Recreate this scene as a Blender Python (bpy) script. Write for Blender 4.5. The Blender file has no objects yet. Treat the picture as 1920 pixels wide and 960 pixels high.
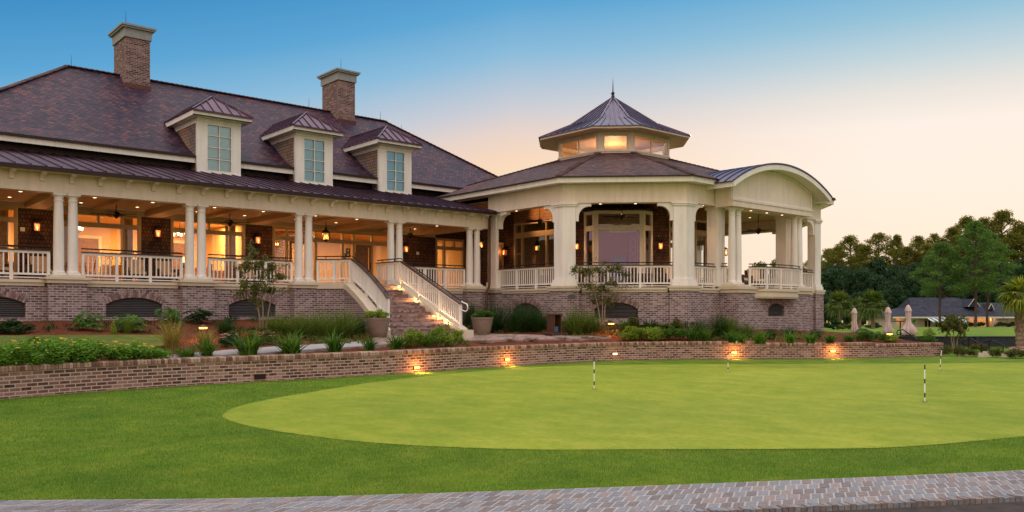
import bpy, math, random
import numpy as np
from mathutils import Vector
R = math.radians
SC = bpy.context.scene
COL = SC.collection
random.seed(7)
RNG = np.random.default_rng(11)

# ------------------------------------------------------------------ camera
CAM = (-6.55, -28.68, 1.65)
SA, CA = 0.6535, 0.7569            # camera heading in building axes
FPX = 1576.0
cd = bpy.data.cameras.new('camera')
cam = bpy.data.objects.new('camera', cd); COL.objects.link(cam)
cam.location = CAM
cam.rotation_euler = (R(90), 0, -math.atan2(SA, CA))
cd.sensor_width = 36; cd.lens = FPX/1920*36; cd.shift_y = 106/1920
cd.clip_start = 0.1; cd.clip_end = 6000
SC.camera = cam

# ------------------------------------------------------------------ world, sun, exposure
W = bpy.data.worlds.new('World'); SC.world = W; W.use_nodes = True
SUN_AZ = math.atan2(1.06, 0.41)    # from +Y towards +X
SUN_EL = R(5.0)
def build_world():
    nt = W.node_tree; N = nt.nodes; L = nt.links; N.clear()
    out = N.new('ShaderNodeOutputWorld'); bg = N.new('ShaderNodeBackground')
    L.new(bg.outputs[0], out.inputs[0])
    tc = N.new('ShaderNodeTexCoord')
    nrm = N.new('ShaderNodeVectorMath'); nrm.operation = 'NORMALIZE'; L.new(tc.outputs['Generated'], nrm.inputs[0])
    sep = N.new('ShaderNodeSeparateXYZ'); L.new(nrm.outputs[0], sep.inputs[0])
    def m(op, a, b=None, c=None):
        n = N.new('ShaderNodeMath'); n.operation = op
        for i, x in enumerate((a, b, c)):
            if x is None: continue
            if isinstance(x, (int, float)): n.inputs[i].default_value = x
            else: L.new(x, n.inputs[i])
        return n.outputs[0]
    el = m('MULTIPLY', m('ARCSINE', sep.outputs[2]), 57.2958)
    sx, sy = math.sin(SUN_AZ), math.cos(SUN_AZ)
    du = m('ADD', m('MULTIPLY', sep.outputs[0], sx), m('MULTIPLY', sep.outputs[1], sy))
    dv = m('ADD', m('MULTIPLY', sep.outputs[0], sy), m('MULTIPLY', sep.outputs[1], -sx))
    az = m('MULTIPLY', m('ABSOLUTE', m('ARCTAN2', dv, du)), 57.2958)
    elp = m('MAXIMUM', el, 0.0)
    e2 = m('ADD', elp, m('MULTIPLY', m('MAXIMUM', m('SUBTRACT', m('MINIMUM', az, 100.0), 28.0), 0.0), 0.2))
    def mkramp(fac, stops):
        rp = N.new('ShaderNodeValToRGB'); L.new(m('DIVIDE', fac, 60.0), rp.inputs[0]); cr = rp.color_ramp; cr.interpolation = 'LINEAR'
        cr.elements[0].position = stops[0][0]/60; cr.elements[0].color = (*stops[0][1], 1)
        cr.elements[1].position = stops[-1][0]/60; cr.elements[1].color = (*stops[-1][1], 1)
        for p, c in stops[1:-1]:
            e = cr.elements.new(p/60); e.color = (*c, 1)
        return rp.outputs[0]
    sw = N.new('ShaderNodeMapRange'); sw.interpolation_type = 'SMOOTHSTEP'; L.new(az, sw.inputs[0]); sw.inputs[1].default_value = 2; sw.inputs[2].default_value = 30
    ramp = N.new('ShaderNodeMix'); ramp.data_type = 'RGBA'; L.new(sw.outputs[0], ramp.inputs[0])
    L.new(mkramp(elp, SKY_NEAR), ramp.inputs[6]); L.new(mkramp(e2, SKY_FAR), ramp.inputs[7])
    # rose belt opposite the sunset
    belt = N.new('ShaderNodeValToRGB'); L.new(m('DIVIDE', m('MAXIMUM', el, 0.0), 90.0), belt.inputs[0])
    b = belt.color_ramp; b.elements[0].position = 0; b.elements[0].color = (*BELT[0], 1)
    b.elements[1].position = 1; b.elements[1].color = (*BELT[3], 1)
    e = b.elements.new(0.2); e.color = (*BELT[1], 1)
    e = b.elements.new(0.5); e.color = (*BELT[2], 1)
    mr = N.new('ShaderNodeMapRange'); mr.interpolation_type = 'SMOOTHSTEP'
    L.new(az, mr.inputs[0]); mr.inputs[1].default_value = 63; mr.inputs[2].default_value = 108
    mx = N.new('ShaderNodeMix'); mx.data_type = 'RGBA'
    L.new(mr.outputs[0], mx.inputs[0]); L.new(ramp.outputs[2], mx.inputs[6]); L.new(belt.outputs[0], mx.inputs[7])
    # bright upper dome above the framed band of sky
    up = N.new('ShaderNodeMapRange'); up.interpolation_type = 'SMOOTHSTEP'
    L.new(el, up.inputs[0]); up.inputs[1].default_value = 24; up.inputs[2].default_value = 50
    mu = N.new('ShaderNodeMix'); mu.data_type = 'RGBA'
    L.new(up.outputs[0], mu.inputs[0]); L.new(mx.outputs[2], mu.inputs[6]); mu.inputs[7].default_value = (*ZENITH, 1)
    sky = N.new('ShaderNodeTexSky'); sky.sky_type = 'NISHITA'; sky.sun_disc = False
    sky.sun_elevation = SUN_EL; sky.sun_rotation = SUN_AZ; sky.dust_density = 2.0
    sc_ = N.new('ShaderNodeVectorMath'); sc_.operation = 'SCALE'; L.new(sky.outputs[0], sc_.inputs[0]); sc_.inputs[3].default_value = 0.001
    add = N.new('ShaderNodeMix'); add.data_type = 'RGBA'; add.blend_type = 'ADD'; add.inputs[0].default_value = 1.0
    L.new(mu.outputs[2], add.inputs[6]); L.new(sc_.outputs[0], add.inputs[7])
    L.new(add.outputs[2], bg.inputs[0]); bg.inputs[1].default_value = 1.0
def lin(r, g, b): return tuple((x/255/12.92 if x < 11 else ((x/255+.055)/1.055)**2.4) for x in (r, g, b))
SKY_NEAR = [(0, lin(255, 228, 204)), (5, lin(255, 235, 216)), (9, lin(254, 239, 226)), (11.5, lin(251, 238, 228)), (13.5, lin(230, 226, 220)), (15.5, lin(192, 212, 220)), (17.7, lin(148, 194, 217)), (20.5, lin(104, 173, 215)), (30, lin(42, 122, 184)), (40, lin(30, 100, 170))]
SKY_FAR = [(0, lin(255, 226, 190)), (7, lin(254, 230, 200)), (10.3, lin(249, 217, 188)), (12.2, lin(231, 211, 202)), (13.8, lin(203, 205, 213)), (17.1, lin(140, 188, 219)), (20.2, lin(92, 165, 212)), (24, lin(64, 143, 199)), (30, lin(50, 127, 186)), (40, lin(36, 108, 172))]
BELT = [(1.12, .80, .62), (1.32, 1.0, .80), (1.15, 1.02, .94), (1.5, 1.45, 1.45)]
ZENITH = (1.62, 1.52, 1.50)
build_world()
sd = bpy.data.lights.new('sun', 'SUN'); sun = bpy.data.objects.new('sun', sd); COL.objects.link(sun)
sd.energy = 5.0; sd.angle = R(2.0); sd.color = (1, .62, .32)
dirv = Vector((math.sin(SUN_AZ)*math.cos(SUN_EL), math.cos(SUN_AZ)*math.cos(SUN_EL), math.sin(SUN_EL)))
sun.rotation_euler = dirv.to_track_quat('Z', 'Y').to_euler()
vs = SC.view_settings
vs.view_transform = 'Standard'; vs.look = 'None'; vs.exposure = 0.0; vs.gamma = 1.0; vs.use_curve_mapping = False
PORCH_E = 15; ROOM_E = 230; PAV_E = 26; PPORCH_E = 55
SC.render.engine = 'CYCLES'
cy = SC.cycles
cy.use_denoising = True
try: cy.denoiser = 'OPENIMAGEDENOISE'
except Exception: pass
cy.max_bounces = 7; cy.diffuse_bounces = 3; cy.glossy_bounces = 3; cy.transmission_bounces = 4; cy.transparent_max_bounces = 12
cy.sample_clamp_indirect = 4.0
cy.caustics_reflective = False; cy.caustics_refractive = False

# ------------------------------------------------------------------ pixel rays (used to find where things stand)
def ray(px):
    k = (px-960)/FPX
    return SA+k*CA, CA-k*SA
def at_depth(px, f, py=None, z=None):
    a, b = ray(px)
    x, y = CAM[0]+a*f, CAM[1]+b*f
    if py is not None: z = CAM[2]+(586-py)*f/FPX
    return Vector((x, y, 0 if z is None else z))
def at_n(px, n, py=586):
    a, b = ray(px); f = (n-CAM[1])/b
    return at_depth(px, f, py)
def at_t(px, t, py=586):
    a, b = ray(px); f = (t-CAM[0])/a
    return at_depth(px, f, py)
def camfr(right, fwd, z=0):
    return Vector((CAM[0]+CA*right+SA*fwd, CAM[1]-SA*right+CA*fwd, z))

# ------------------------------------------------------------------ node helpers / materials
class NB:
    def __init__(s, name):
        s.m = bpy.data.materials.new(name); s.m.use_nodes = True
        s.nt = s.m.node_tree; s.N = s.nt.nodes; s.L = s.nt.links
        s.b = s.N['Principled BSDF']; s.out = s.N['Material Output']
    def n(s, t, **kw):
        o = s.N.new(t)
        for k, v in kw.items(): setattr(o, k, v)
        return o
    def lk(s, a, b): s.L.new(a, b)
    def uv(s, rot=0, scale=(1, 1, 1)):
        t = s.n('ShaderNodeUVMap'); mp = s.n('ShaderNodeMapping')
        s.lk(t.outputs[0], mp.inputs[0]); mp.inputs[2].default_value = (0, 0, rot); mp.inputs[3].default_value = scale
        return mp.outputs[0]
    def pos(s, scale=(1, 1, 1)):
        t = s.n('ShaderNodeNewGeometry'); mp = s.n('ShaderNodeMapping')
        s.lk(t.outputs['Position'], mp.inputs[0]); mp.inputs[3].default_value = scale
        return mp.outputs[0]
    def noise(s, vec, scale, detail=4, rough=.6):
        t = s.n('ShaderNodeTexNoise'); s.lk(vec, t.inputs['Vector']); t.inputs['Scale'].default_value = scale
        t.inputs['Detail'].default_value = detail; t.inputs['Roughness'].default_value = rough
        return t.outputs['Fac']
    def ramp(s, fac, stops):
        r = s.n('ShaderNodeValToRGB'); s.lk(fac, r.inputs[0]); e = r.color_ramp.elements
        e[0].position = stops[0][0]; e[0].color = (*stops[0][1], 1)
        e[1].position = stops[-1][0]; e[1].color = (*stops[-1][1], 1)
        for p, c in stops[1:-1]:
            q = e.new(p); q.color = (*c, 1)
        return r.outputs[0]
    def mix(s, fac, a, b, mode='MIX'):
        x = s.n('ShaderNodeMix', data_type='RGBA', blend_type=mode)
        for i, v in ((0, fac), (6, a), (7, b)):
            if isinstance(v, (int, float)): x.inputs[i].default_value = v
            elif isinstance(v, tuple): x.inputs[i].default_value = (*v, 1)
            else: s.lk(v, x.inputs[i])
        return x.outputs[2]
    def bump(s, h, strength=.3, dist=.02):
        b = s.n('ShaderNodeBump'); s.lk(h, b.inputs['Height']); b.inputs['Strength'].default_value = strength; b.inputs['Distance'].default_value = dist
        s.lk(b.outputs[0], s.b.inputs['Normal'])
    def col(s, c):
        if isinstance(c, tuple): s.b.inputs['Base Color'].default_value = (*c, 1)
        else: s.lk(c, s.b.inputs['Base Color'])
    def set(s, rough=.6, metal=0, spec=.5):
        s.b.inputs['Roughness'].default_value = rough; s.b.inputs['Metallic'].default_value = metal
        s.b.inputs['Specular IOR Level'].default_value = spec
        return s

def plain(name, c, rough=.6, metal=0, var=.12, scale=6, spec=.4):
    k = NB(name); k.set(rough, metal, spec)
    f = k.noise(k.pos(), scale, 5)
    lo = tuple(x*(1-var) for x in c); hi = tuple(min(1, x*(1+var)) for x in c)
    k.col(k.ramp(f, [(.3, lo), (.7, hi)]))
    k.bump(k.noise(k.pos(), scale*12, 3), .08, .004)
    return k.m

def brick_mat(name, cols, mortar, bw=.215, bh=.075, ms=.011, rot=0, white=.35, bump=.6):
    k = NB(name); k.set(.85, 0, .2)
    u = k.uv(rot)
    t = k.n('ShaderNodeTexBrick'); k.lk(u, t.inputs['Vector'])
    t.inputs['Scale'].default_value = 1; t.inputs['Brick Width'].default_value = bw; t.inputs['Row Height'].default_value = bh
    t.inputs['Mortar Size'].default_value = ms; t.inputs['Mortar Smooth'].default_value = .25
    t.inputs['Color1'].default_value = (0, 0, 0, 1); t.inputs['Color2'].default_value = (1, 1, 1, 1); t.inputs['Mortar'].default_value = (.5, .5, .5, 1)
    base = k.ramp(t.outputs['Color'], [(0, cols[0]), (.35, cols[1]), (.65, cols[2]), (1, cols[3])])
    w = k.noise(k.pos(), 1.3, 5, .7); w2 = k.noise(k.pos(), 14, 4, .7)
    wc = k.ramp(w2, [(.42, (0, 0, 0)), (.75, (1, 1, 1))])
    mm = k.n('ShaderNodeMath', operation='MULTIPLY'); k.lk(wc, mm.inputs[0]); mm.inputs[1].default_value = white
    base = k.mix(mm.outputs[0], base, mortar)
    base = k.mix(.5, base, k.ramp(w, [(.3, (.62, .60, .62)), (.7, (1.25, 1.2, 1.2))]), 'MULTIPLY')
    k.col(k.mix(t.outputs['Fac'], base, mortar))
    inv = k.n('ShaderNodeMath', operation='SUBTRACT'); inv.inputs[0].default_value = 1; k.lk(t.outputs['Fac'], inv.inputs[1])
    ad = k.n('ShaderNodeMath', operation='MULTIPLY_ADD'); k.lk(w2, ad.inputs[0]); ad.inputs[1].default_value = .4; k.lk(inv.outputs[0], ad.inputs[2])
    k.bump(ad.outputs[0], bump, .012)
    return k.m

def island_mat(name, stops, rough=.8, noise=.25, scale=20):
    k = NB(name); k.set(rough, 0, .25)
    g = k.n('ShaderNodeNewGeometry')
    c = k.ramp(g.outputs['Random Per Island'], stops)
    f = k.noise(k.pos(), scale, 5, .7)
    c = k.mix(noise, c, k.ramp(f, [(.3, (.35, .32, .32)), (.7, (1.5, 1.45, 1.4))]), 'MULTIPLY')
    k.col(c); k.bump(f, .4, .01)
    return k.m

def leaf_mat(name, stops, trans=.35, tint=None, rough=.6):
    k = NB(name); k.set(rough, 0, .25)
    g = k.n('ShaderNodeNewGeometry')
    c = k.ramp(g.outputs['Random Per Island'], stops)
    f = k.noise(k.pos(), .9, 3)
    c = k.mix(.6, c, k.ramp(f, [(.3, (.6, .65, .6)), (.7, (1.3, 1.25, 1.1))]), 'MULTIPLY')
    k.col(c)
    tr = k.n('ShaderNodeBsdfTranslucent')
    k.lk(k.mix(1, c, tint or (1.3, 1.25, .6), 'MULTIPLY'), tr.inputs[0])
    ms = k.n('ShaderNodeMixShader'); ms.inputs[0].default_value = trans
    k.lk(k.b.outputs[0], ms.inputs[1]); k.lk(tr.outputs[0], ms.inputs[2]); k.lk(ms.outputs[0], k.out.inputs[0])
    return k.m

def shingle_mat(name, cols, bw=.16, bh=.14, rough=.8, bump=.9, dist=.03):
    k = NB(name); k.set(rough, 0, .25)
    u = k.uv()
    t = k.n('ShaderNodeTexBrick'); k.lk(u, t.inputs['Vector'])
    t.inputs['Scale'].default_value = 1; t.inputs['Brick Width'].default_value = bw; t.inputs['Row Height'].default_value = bh
    t.inputs['Mortar Size'].default_value = .013; t.inputs['Mortar Smooth'].default_value = .3
    t.inputs['Color1'].default_value = (0, 0, 0, 1); t.inputs['Color2'].default_value = (1, 1, 1, 1); t.inputs['Mortar'].default_value = (.3, .3, .3, 1)
    c = k.ramp(t.outputs['Color'], [(0, cols[0]), (.3, cols[1]), (.7, cols[2]), (1, cols[3])])
    w = k.noise(k.pos(), .8, 5, .65)
    c = k.mix(.8, c, k.ramp(w, [(.28, (.45, .55, 1.1)), (.5, (.95, .9, 1.0)), (.72, (1.75, 1.15, 1.0))]), 'MULTIPLY')  # blue end of this broad noise tint paints in reflected sky
    c = k.mix(t.outputs['Fac'], c, tuple(x*.3 for x in cols[0]))  # gaps between courses darkened in colour to paint relief shading
    k.col(c)
    sp = k.n('ShaderNodeSeparateXYZ'); k.lk(u, sp.inputs[0])
    dv = k.n('ShaderNodeMath', operation='DIVIDE'); k.lk(sp.outputs[1], dv.inputs[0]); dv.inputs[1].default_value = bh
    fr = k.n('ShaderNodeMath', operation='FRACT'); k.lk(dv.outputs[0], fr.inputs[0])
    h = k.n('ShaderNodeMath', operation='SUBTRACT'); h.inputs[0].default_value = 1; k.lk(fr.outputs[0], h.inputs[1])
    ad = k.n('ShaderNodeMath', operation='MULTIPLY_ADD'); k.lk(t.outputs['Color'], ad.inputs[0]); ad.inputs[1].default_value = .35; k.lk(h.outputs[0], ad.inputs[2])
    k.bump(ad.outputs[0], bump, dist)
    return k.m

def emit_mat(name, c, strength):
    k = NB(name); k.col(c)
    k.b.inputs['Emission Color'].default_value = (*c, 1); k.b.inputs['Emission Strength'].default_value = strength
    return k.m

def glass_mat(name, refl=.25, tint=(1, 1, 1), gcol=(1, 1, 1), rough=.01):
    k = NB(name)
    tr = k.n('ShaderNodeBsdfTransparent'); tr.inputs[0].default_value = (*tint, 1)
    gl = k.n('ShaderNodeBsdfGlossy'); gl.inputs[0].default_value = (*gcol, 1); gl.inputs[1].default_value = rough
    fr = k.n('ShaderNodeFresnel'); fr.inputs[0].default_value = 1.5
    ad = k.n('ShaderNodeMath', operation='ADD', use_clamp=True); k.lk(fr.outputs[0], ad.inputs[0]); ad.inputs[1].default_value = refl-.04
    ms = k.n('ShaderNodeMixShader'); k.lk(ad.outputs[0], ms.inputs[0]); k.lk(tr.outputs[0], ms.inputs[1]); k.lk(gl.outputs[0], ms.inputs[2])
    k.lk(ms.outputs[0], k.out.inputs[0])
    return k.m

M = {}
BR = [(.05, .028, .032), (.13, .074, .072), (.22, .14, .135), (.35, .265, .26)]
M['brick'] = brick_mat('old_brick', BR, (.46, .40, .40), white=.42, ms=.012)
M['chimbrick'] = brick_mat('chimney_brick', [(.04, .018, .018), (.11, .05, .045), (.19, .095, .085), (.28, .18, .165)], (.33, .26, .25), white=.2)
M['wallbrick'] = brick_mat('garden_wall_brick', [(.045, .018, .014), (.13, .055, .038), (.235, .115, .08), (.36, .22, .165)], (.50, .38, .33), white=.25, ms=.012)
M['capbrick'] = island_mat('rowlock_brick', [(0, (.12, .06, .045)), (.3, (.26, .14, .10)), (.7, (.36, .23, .17)), (1, (.46, .34, .27))])
M['voussoir'] = island_mat('arch_brick', [(0, (.14, .08, .075)), (.4, (.25, .16, .15)), (.8, (.34, .25, .245)), (1, (.42, .34, .33))])
M['paver'] = island_mat('paver_brick', [(0, (.155, .145, .155)), (.3, (.21, .175, .17)), (.5, (.19, .20, .225)), (.8, (.235, .245, .275)), (1, (.275, .22, .205))], noise=.5, scale=25)
M['mortar'] = plain('mortar_bed', (.36, .36, .375), .9)
M['capstone'] = plain('grey_cap_stone', (.27, .275, .29), .8)
M['pathbrick'] = brick_mat('path_brick', [(.16, .08, .06), (.27, .15, .12), (.32, .2, .17), (.38, .28, .25)], (.34, .28, .26), bw=.2, bh=.1, white=.3, bump=.3)
M['stone'] = plain('cast_stone', (.62, .54, .42), .75, var=.06)
M['cream'] = None
def painted(name, c):
    k = NB(name); k.set(.5, 0, .35)
    a = k.noise(k.pos((5, 5, .55)), 1.0, 6, .7); b = k.noise(k.pos(), 1.1, 4); d = k.noise(k.pos(), 30, 3)
    col = k.ramp(a, [(.3, tuple(x*.86 for x in c)), (.55, c), (.8, tuple(min(1, x*1.05) for x in c))])
    k.col(k.mix(.5, col, k.ramp(b, [(.3, (.88, .86, .82)), (.7, (1.06, 1.06, 1.06))]), 'MULTIPLY')); k.bump(d, .12, .004); return k.m
M['white'] = painted('white_paint', (.81, .77, .73))
M['cream'] = painted('cream_paint', (.77, .675, .58))
M['trimwarm'] = plain('window_trim_paint', (.42, .31, .19), .5, var=.04)
M['roof'] = shingle_mat('roof_shingle', [(.012, .008, .026), (.034, .017, .042), (.066, .025, .042), (.115, .052, .060)], bw=.2, bh=.15, rough=.6)
M['roof2'] = shingle_mat('pavilion_roof_shingle', [(.022, .010, .012), (.060, .026, .024), (.105, .046, .036), (.16, .085, .065)], bw=.2, bh=.15, rough=.7)
M['wallsh'] = shingle_mat('wall_shingle', [(.07, .035, .02), (.10, .05, .028), (.125, .065, .036), (.15, .08, .048)], bw=.11, bh=.14, bump=.4)
M['dormsh'] = shingle_mat('dormer_shingle', [(.22, .17, .13), (.27, .21, .16), (.30, .235, .18), (.34, .27, .21)], bw=.16, bh=.13, bump=.5)
M['metal'] = plain('bronze_standing_seam', (.095, .048, .085), .36, .75, var=.3, scale=1.5)
M['metalblue'] = plain('cupola_metal', (.11, .09, .15), .33, .8, var=.25, scale=2)
M['bronze'] = plain('dark_bronze', (.035, .02, .02), .45, .6)
M['black'] = plain('black_iron', (.015, .014, .014), .45, .5)
M['copper'] = plain('copper_pipe', (.10, .045, .035), .4, .7)
M['railwood'] = plain('dark_rail_wood', (.07, .03, .025), .4)
M['louvre'] = plain('grey_louvre', (.10, .095, .10), .6)
M['dark'] = plain('dark_void', (.012, .012, .013), .9)
M['ceil'] = plain('porch_ceiling_paint', (.50, .34, .20), .6, var=.05)
M['floor'] = plain('porch_floor_tile', (.28, .2, .15), .6)
M['room'] = plain('warm_plaster', (.72, .52, .30), .8, var=.05, scale=1)
M['roomwood'] = plain('interior_wood', (.22, .11, .05), .45, var=.3)
M['drape'] = plain('curtain_fabric', (.62, .42, .22), .9, var=.2, scale=3)
M['glass'] = glass_mat('porch_glass', .08)
M['glassdorm'] = glass_mat('dormer_glass', .36, (.75, .92, .9), (.55, .75, .72))
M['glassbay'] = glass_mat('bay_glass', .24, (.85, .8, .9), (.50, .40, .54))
M['glasscup'] = glass_mat('cupola_glass', .16)
M['bulb'] = emit_mat('lamp_bulb', (1, .42, .12), 2.2)
M['lampglass'] = emit_mat('lantern_glass', (.45, .10, .03), .5)
M['down'] = emit_mat('downlight_lens', (1, .72, .40), 4)
M['steplens'] = emit_mat('step_lens', (1, .46, .10), 5)
M['pot'] = plain('pot_clay', (.22, .155, .12), .6, var=.1)
M['soil'] = plain('soil', (.05, .04, .035), 1, var=.4)
M['timber'] = plain('stained_timber', (.075, .028, .018), .6, var=.3)
M['fabric'] = plain('canvas', (.62, .47, .47), .9, var=.08)
M['cushion'] = plain('cushion', (.72, .55, .38), .9)
M['wicker'] = plain('dark_wicker', (.09, .055, .035), .8, var=.4, scale=60)
M['concrete'] = plain('pale_concrete', (.33, .31, .31), .85, var=.08)
M['bark'] = plain('pale_bark', (.30, .22, .16), .85, var=.25, scale=12)
M['pinebark'] = plain('pine_bark', (.085, .055, .045), .95, var=.4, scale=5)
M['palmbark'] = plain('palm_bark', (.24, .17, .12), .95, var=.5, scale=14)
def mulch():
    k = NB('pine_mulch'); k.set(1, 0, .1)
    p = k.pos((1, 1, 1)); a = k.noise(p, 28, 6, .75); b = k.noise(p, 1.2, 3)
    c = k.ramp(a, [(.3, (.035, .012, .007)), (.5, (.165, .052, .026)), (.72, (.36, .135, .07))])
    k.col(k.mix(.7, c, k.ramp(b, [(.3, (.6, .6, .6)), (.7, (1.25, 1.2, 1.2))]), 'MULTIPLY'))
    k.bump(a, 1, .05); return k.m
M['mulch'] = mulch()
def grass(name, lo, mid, hi, fine, streak, bump=.5):
    k = NB(name); k.set(.9, 0, .12)
    p = k.pos()
    f = k.noise(p, fine, 4, .75)
    m = k.noise(k.pos((1, 1, 1)), streak, 5, .6)
    l = k.noise(p, .22, 3)
    c = k.ramp(m, [(.32, lo), (.5, mid), (.68, hi)])
    c = k.mix(.75, c, k.ramp(f, [(.30, (.42, .45, .35)), (.70, (1.6, 1.55, 1.6))]), 'MULTIPLY')
    c = k.mix(.85, c, k.ramp(l, [(.3, (.72, .80, .85)), (.7, (1.32, 1.2, 1.15))]), 'MULTIPLY')
    w = k.noise(p, 5, 5, .7)
    c = k.mix(.6, c, k.ramp(w, [(.35, (.75, .8, .75)), (.68, (1.35, 1.2, 1.1))]), 'MULTIPLY')
    k.col(c); k.bump(f, bump, .02); return k.m
M['lawn'] = grass('fringe_grass', (.068, .150, .012), (.108, .195, .016), (.17, .235, .028), 60, 1.3, .9)
def green():
    k = NB('putting_grass'); k.set(.9, 0, .12)
    f = k.noise(k.pos(), 130, 3, .8); m = k.noise(k.pos((1.2, .7, 1)), 1.5, 6, .72); q = k.noise(k.pos(), 9, 5, .7); l = k.noise(k.pos(), .16, 3)
    c = k.ramp(m, [(.3, (.17, .245, .020)), (.5, (.225, .295, .028)), (.7, (.31, .335, .045))])
    c = k.mix(.55, c, k.ramp(q, [(.3, (.72, .76, .7)), (.7, (1.25, 1.2, 1.25))]), 'MULTIPLY')
    c = k.mix(.8, c, k.ramp(l, [(.32, (.80, .86, .9)), (.68, (1.2, 1.12, 1.1))]), 'MULTIPLY')
    c = k.mix(.6, c, k.ramp(f, [(.3, (.6, .62, .55)), (.7, (1.4, 1.36, 1.4))]), 'MULTIPLY')
    k.col(c); k.bump(f, .35, .01); return k.m
M['green'] = green()
M['farlawn'] = grass('distant_grass', (.10, .19, .018), (.13, .22, .02), (.16, .24, .028), 20, .5, .4)
M['bedlawn'] = grass('bed_grass', (.08, .12, .02), (.11, .15, .03), (.15, .17, .04), 60, 3, .9)
M['leafdark'] = leaf_mat('dark_leaf', [(0, (.012, .04, .012)), (.5, (.022, .065, .018)), (1, (.045, .10, .028))])
M['leafmid'] = leaf_mat('mid_leaf', [(0, (.03, .095, .014)), (.5, (.065, .165, .022)), (1, (.14, .25, .04))])
M['leaffresh'] = leaf_mat('fresh_leaf', [(0, (.055, .16, .02)), (.5, (.12, .27, .03)), (1, (.24, .38, .05))])
M['leaflime'] = leaf_mat('lime_leaf', [(0, (.09, .17, .015)), (.5, (.18, .28, .025)), (1, (.34, .42, .06))])
M['leafolive'] = leaf_mat('olive_leaf', [(0, (.045, .075, .018)), (.5, (.10, .13, .03)), (1, (.21, .18, .05))])
M['blade'] = leaf_mat('lily_blade', [(0, (.035, .10, .012)), (.5, (.07, .17, .02)), (1, (.16, .27, .04))])
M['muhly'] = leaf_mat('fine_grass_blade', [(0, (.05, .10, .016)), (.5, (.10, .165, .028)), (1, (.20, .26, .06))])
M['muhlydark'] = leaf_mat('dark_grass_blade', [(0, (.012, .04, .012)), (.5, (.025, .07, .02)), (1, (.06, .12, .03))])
M['golden'] = leaf_mat('golden_grass_blade', [(0, (.14, .13, .03)), (.5, (.30, .24, .07)), (1, (.50, .38, .15))])
M['pineleaf'] = leaf_mat('pine_needles', [(0, (.026, .055, .012)), (.5, (.055, .09, .018)), (1, (.11, .13, .028))], .5, (4.5, 2.6, .6))  # warm needle colour and raised transmission tint paint in golden rim light
M['pinenear'] = leaf_mat('near_pine_needles', [(0, (.045, .12, .03)), (.5, (.09, .185, .04)), (1, (.16, .26, .06))], .4)
M['oakleaf'] = leaf_mat('wood_leaf', [(0, (.014, .045, .024)), (.5, (.028, .075, .034)), (1, (.06, .12, .042))], .25)
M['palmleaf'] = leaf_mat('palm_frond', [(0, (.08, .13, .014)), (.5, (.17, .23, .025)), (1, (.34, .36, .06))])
M['palmdark'] = leaf_mat('shaded_palm_frond', [(0, (.03, .07, .014)), (.5, (.07, .125, .022)), (1, (.19, .22, .05))])  # darker copy of the palm fronds, shading put into the colour
M['yellow'] = plain('yellow_petal', (.80, .50, .02), .6)
M['red'] = plain('red_petal', (.65, .03, .035), .6)
M['pink'] = plain('pink_petal', (.75, .38, .38), .6)
M['slate'] = shingle_mat('grey_house_roof', [(.020, .026, .040), (.030, .036, .054), (.038, .044, .062), (.05, .056, .078)], bw=.6, bh=.35)
M['houseplaster'] = plain('house_wall', (.55, .48, .40), .8)
M['fencedark'] = plain('dark_timber_wall', (.022, .026, .034), .8, var=.4)
M['flagblack'] = plain('flag_black', (.02, .02, .02), .5)
M['flagwhite'] = plain('flag_white', (.8, .8, .78), .5)
def stripes():
    k = NB('awning_stripes'); k.set(.8)
    u = k.uv(); sp = k.n('ShaderNodeSeparateXYZ'); k.lk(u, sp.inputs[0])
    d = k.n('ShaderNodeMath', operation='MULTIPLY'); k.lk(sp.outputs[0], d.inputs[0]); d.inputs[1].default_value = .9
    f = k.n('ShaderNodeMath', operation='FRACT'); k.lk(d.outputs[0], f.inputs[0])
    g = k.n('ShaderNodeMath', operation='GREATER_THAN'); k.lk(f.outputs[0], g.inputs[0]); g.inputs[1].default_value = .5
    k.col(k.mix(g.outputs[0], (.03, .22, .24), (.75, .75, .72))); return k.m
M['awning'] = stripes()
M['shade'] = plain('dormer_shade', (.50, .62, .58), .9)
M['bluereflect'] = plain('blue_reflection_tint', (.10, .32, .62), .85)
M['bluefab'] = plain('blue_canvas', (.05, .13, .26), .8)

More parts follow.
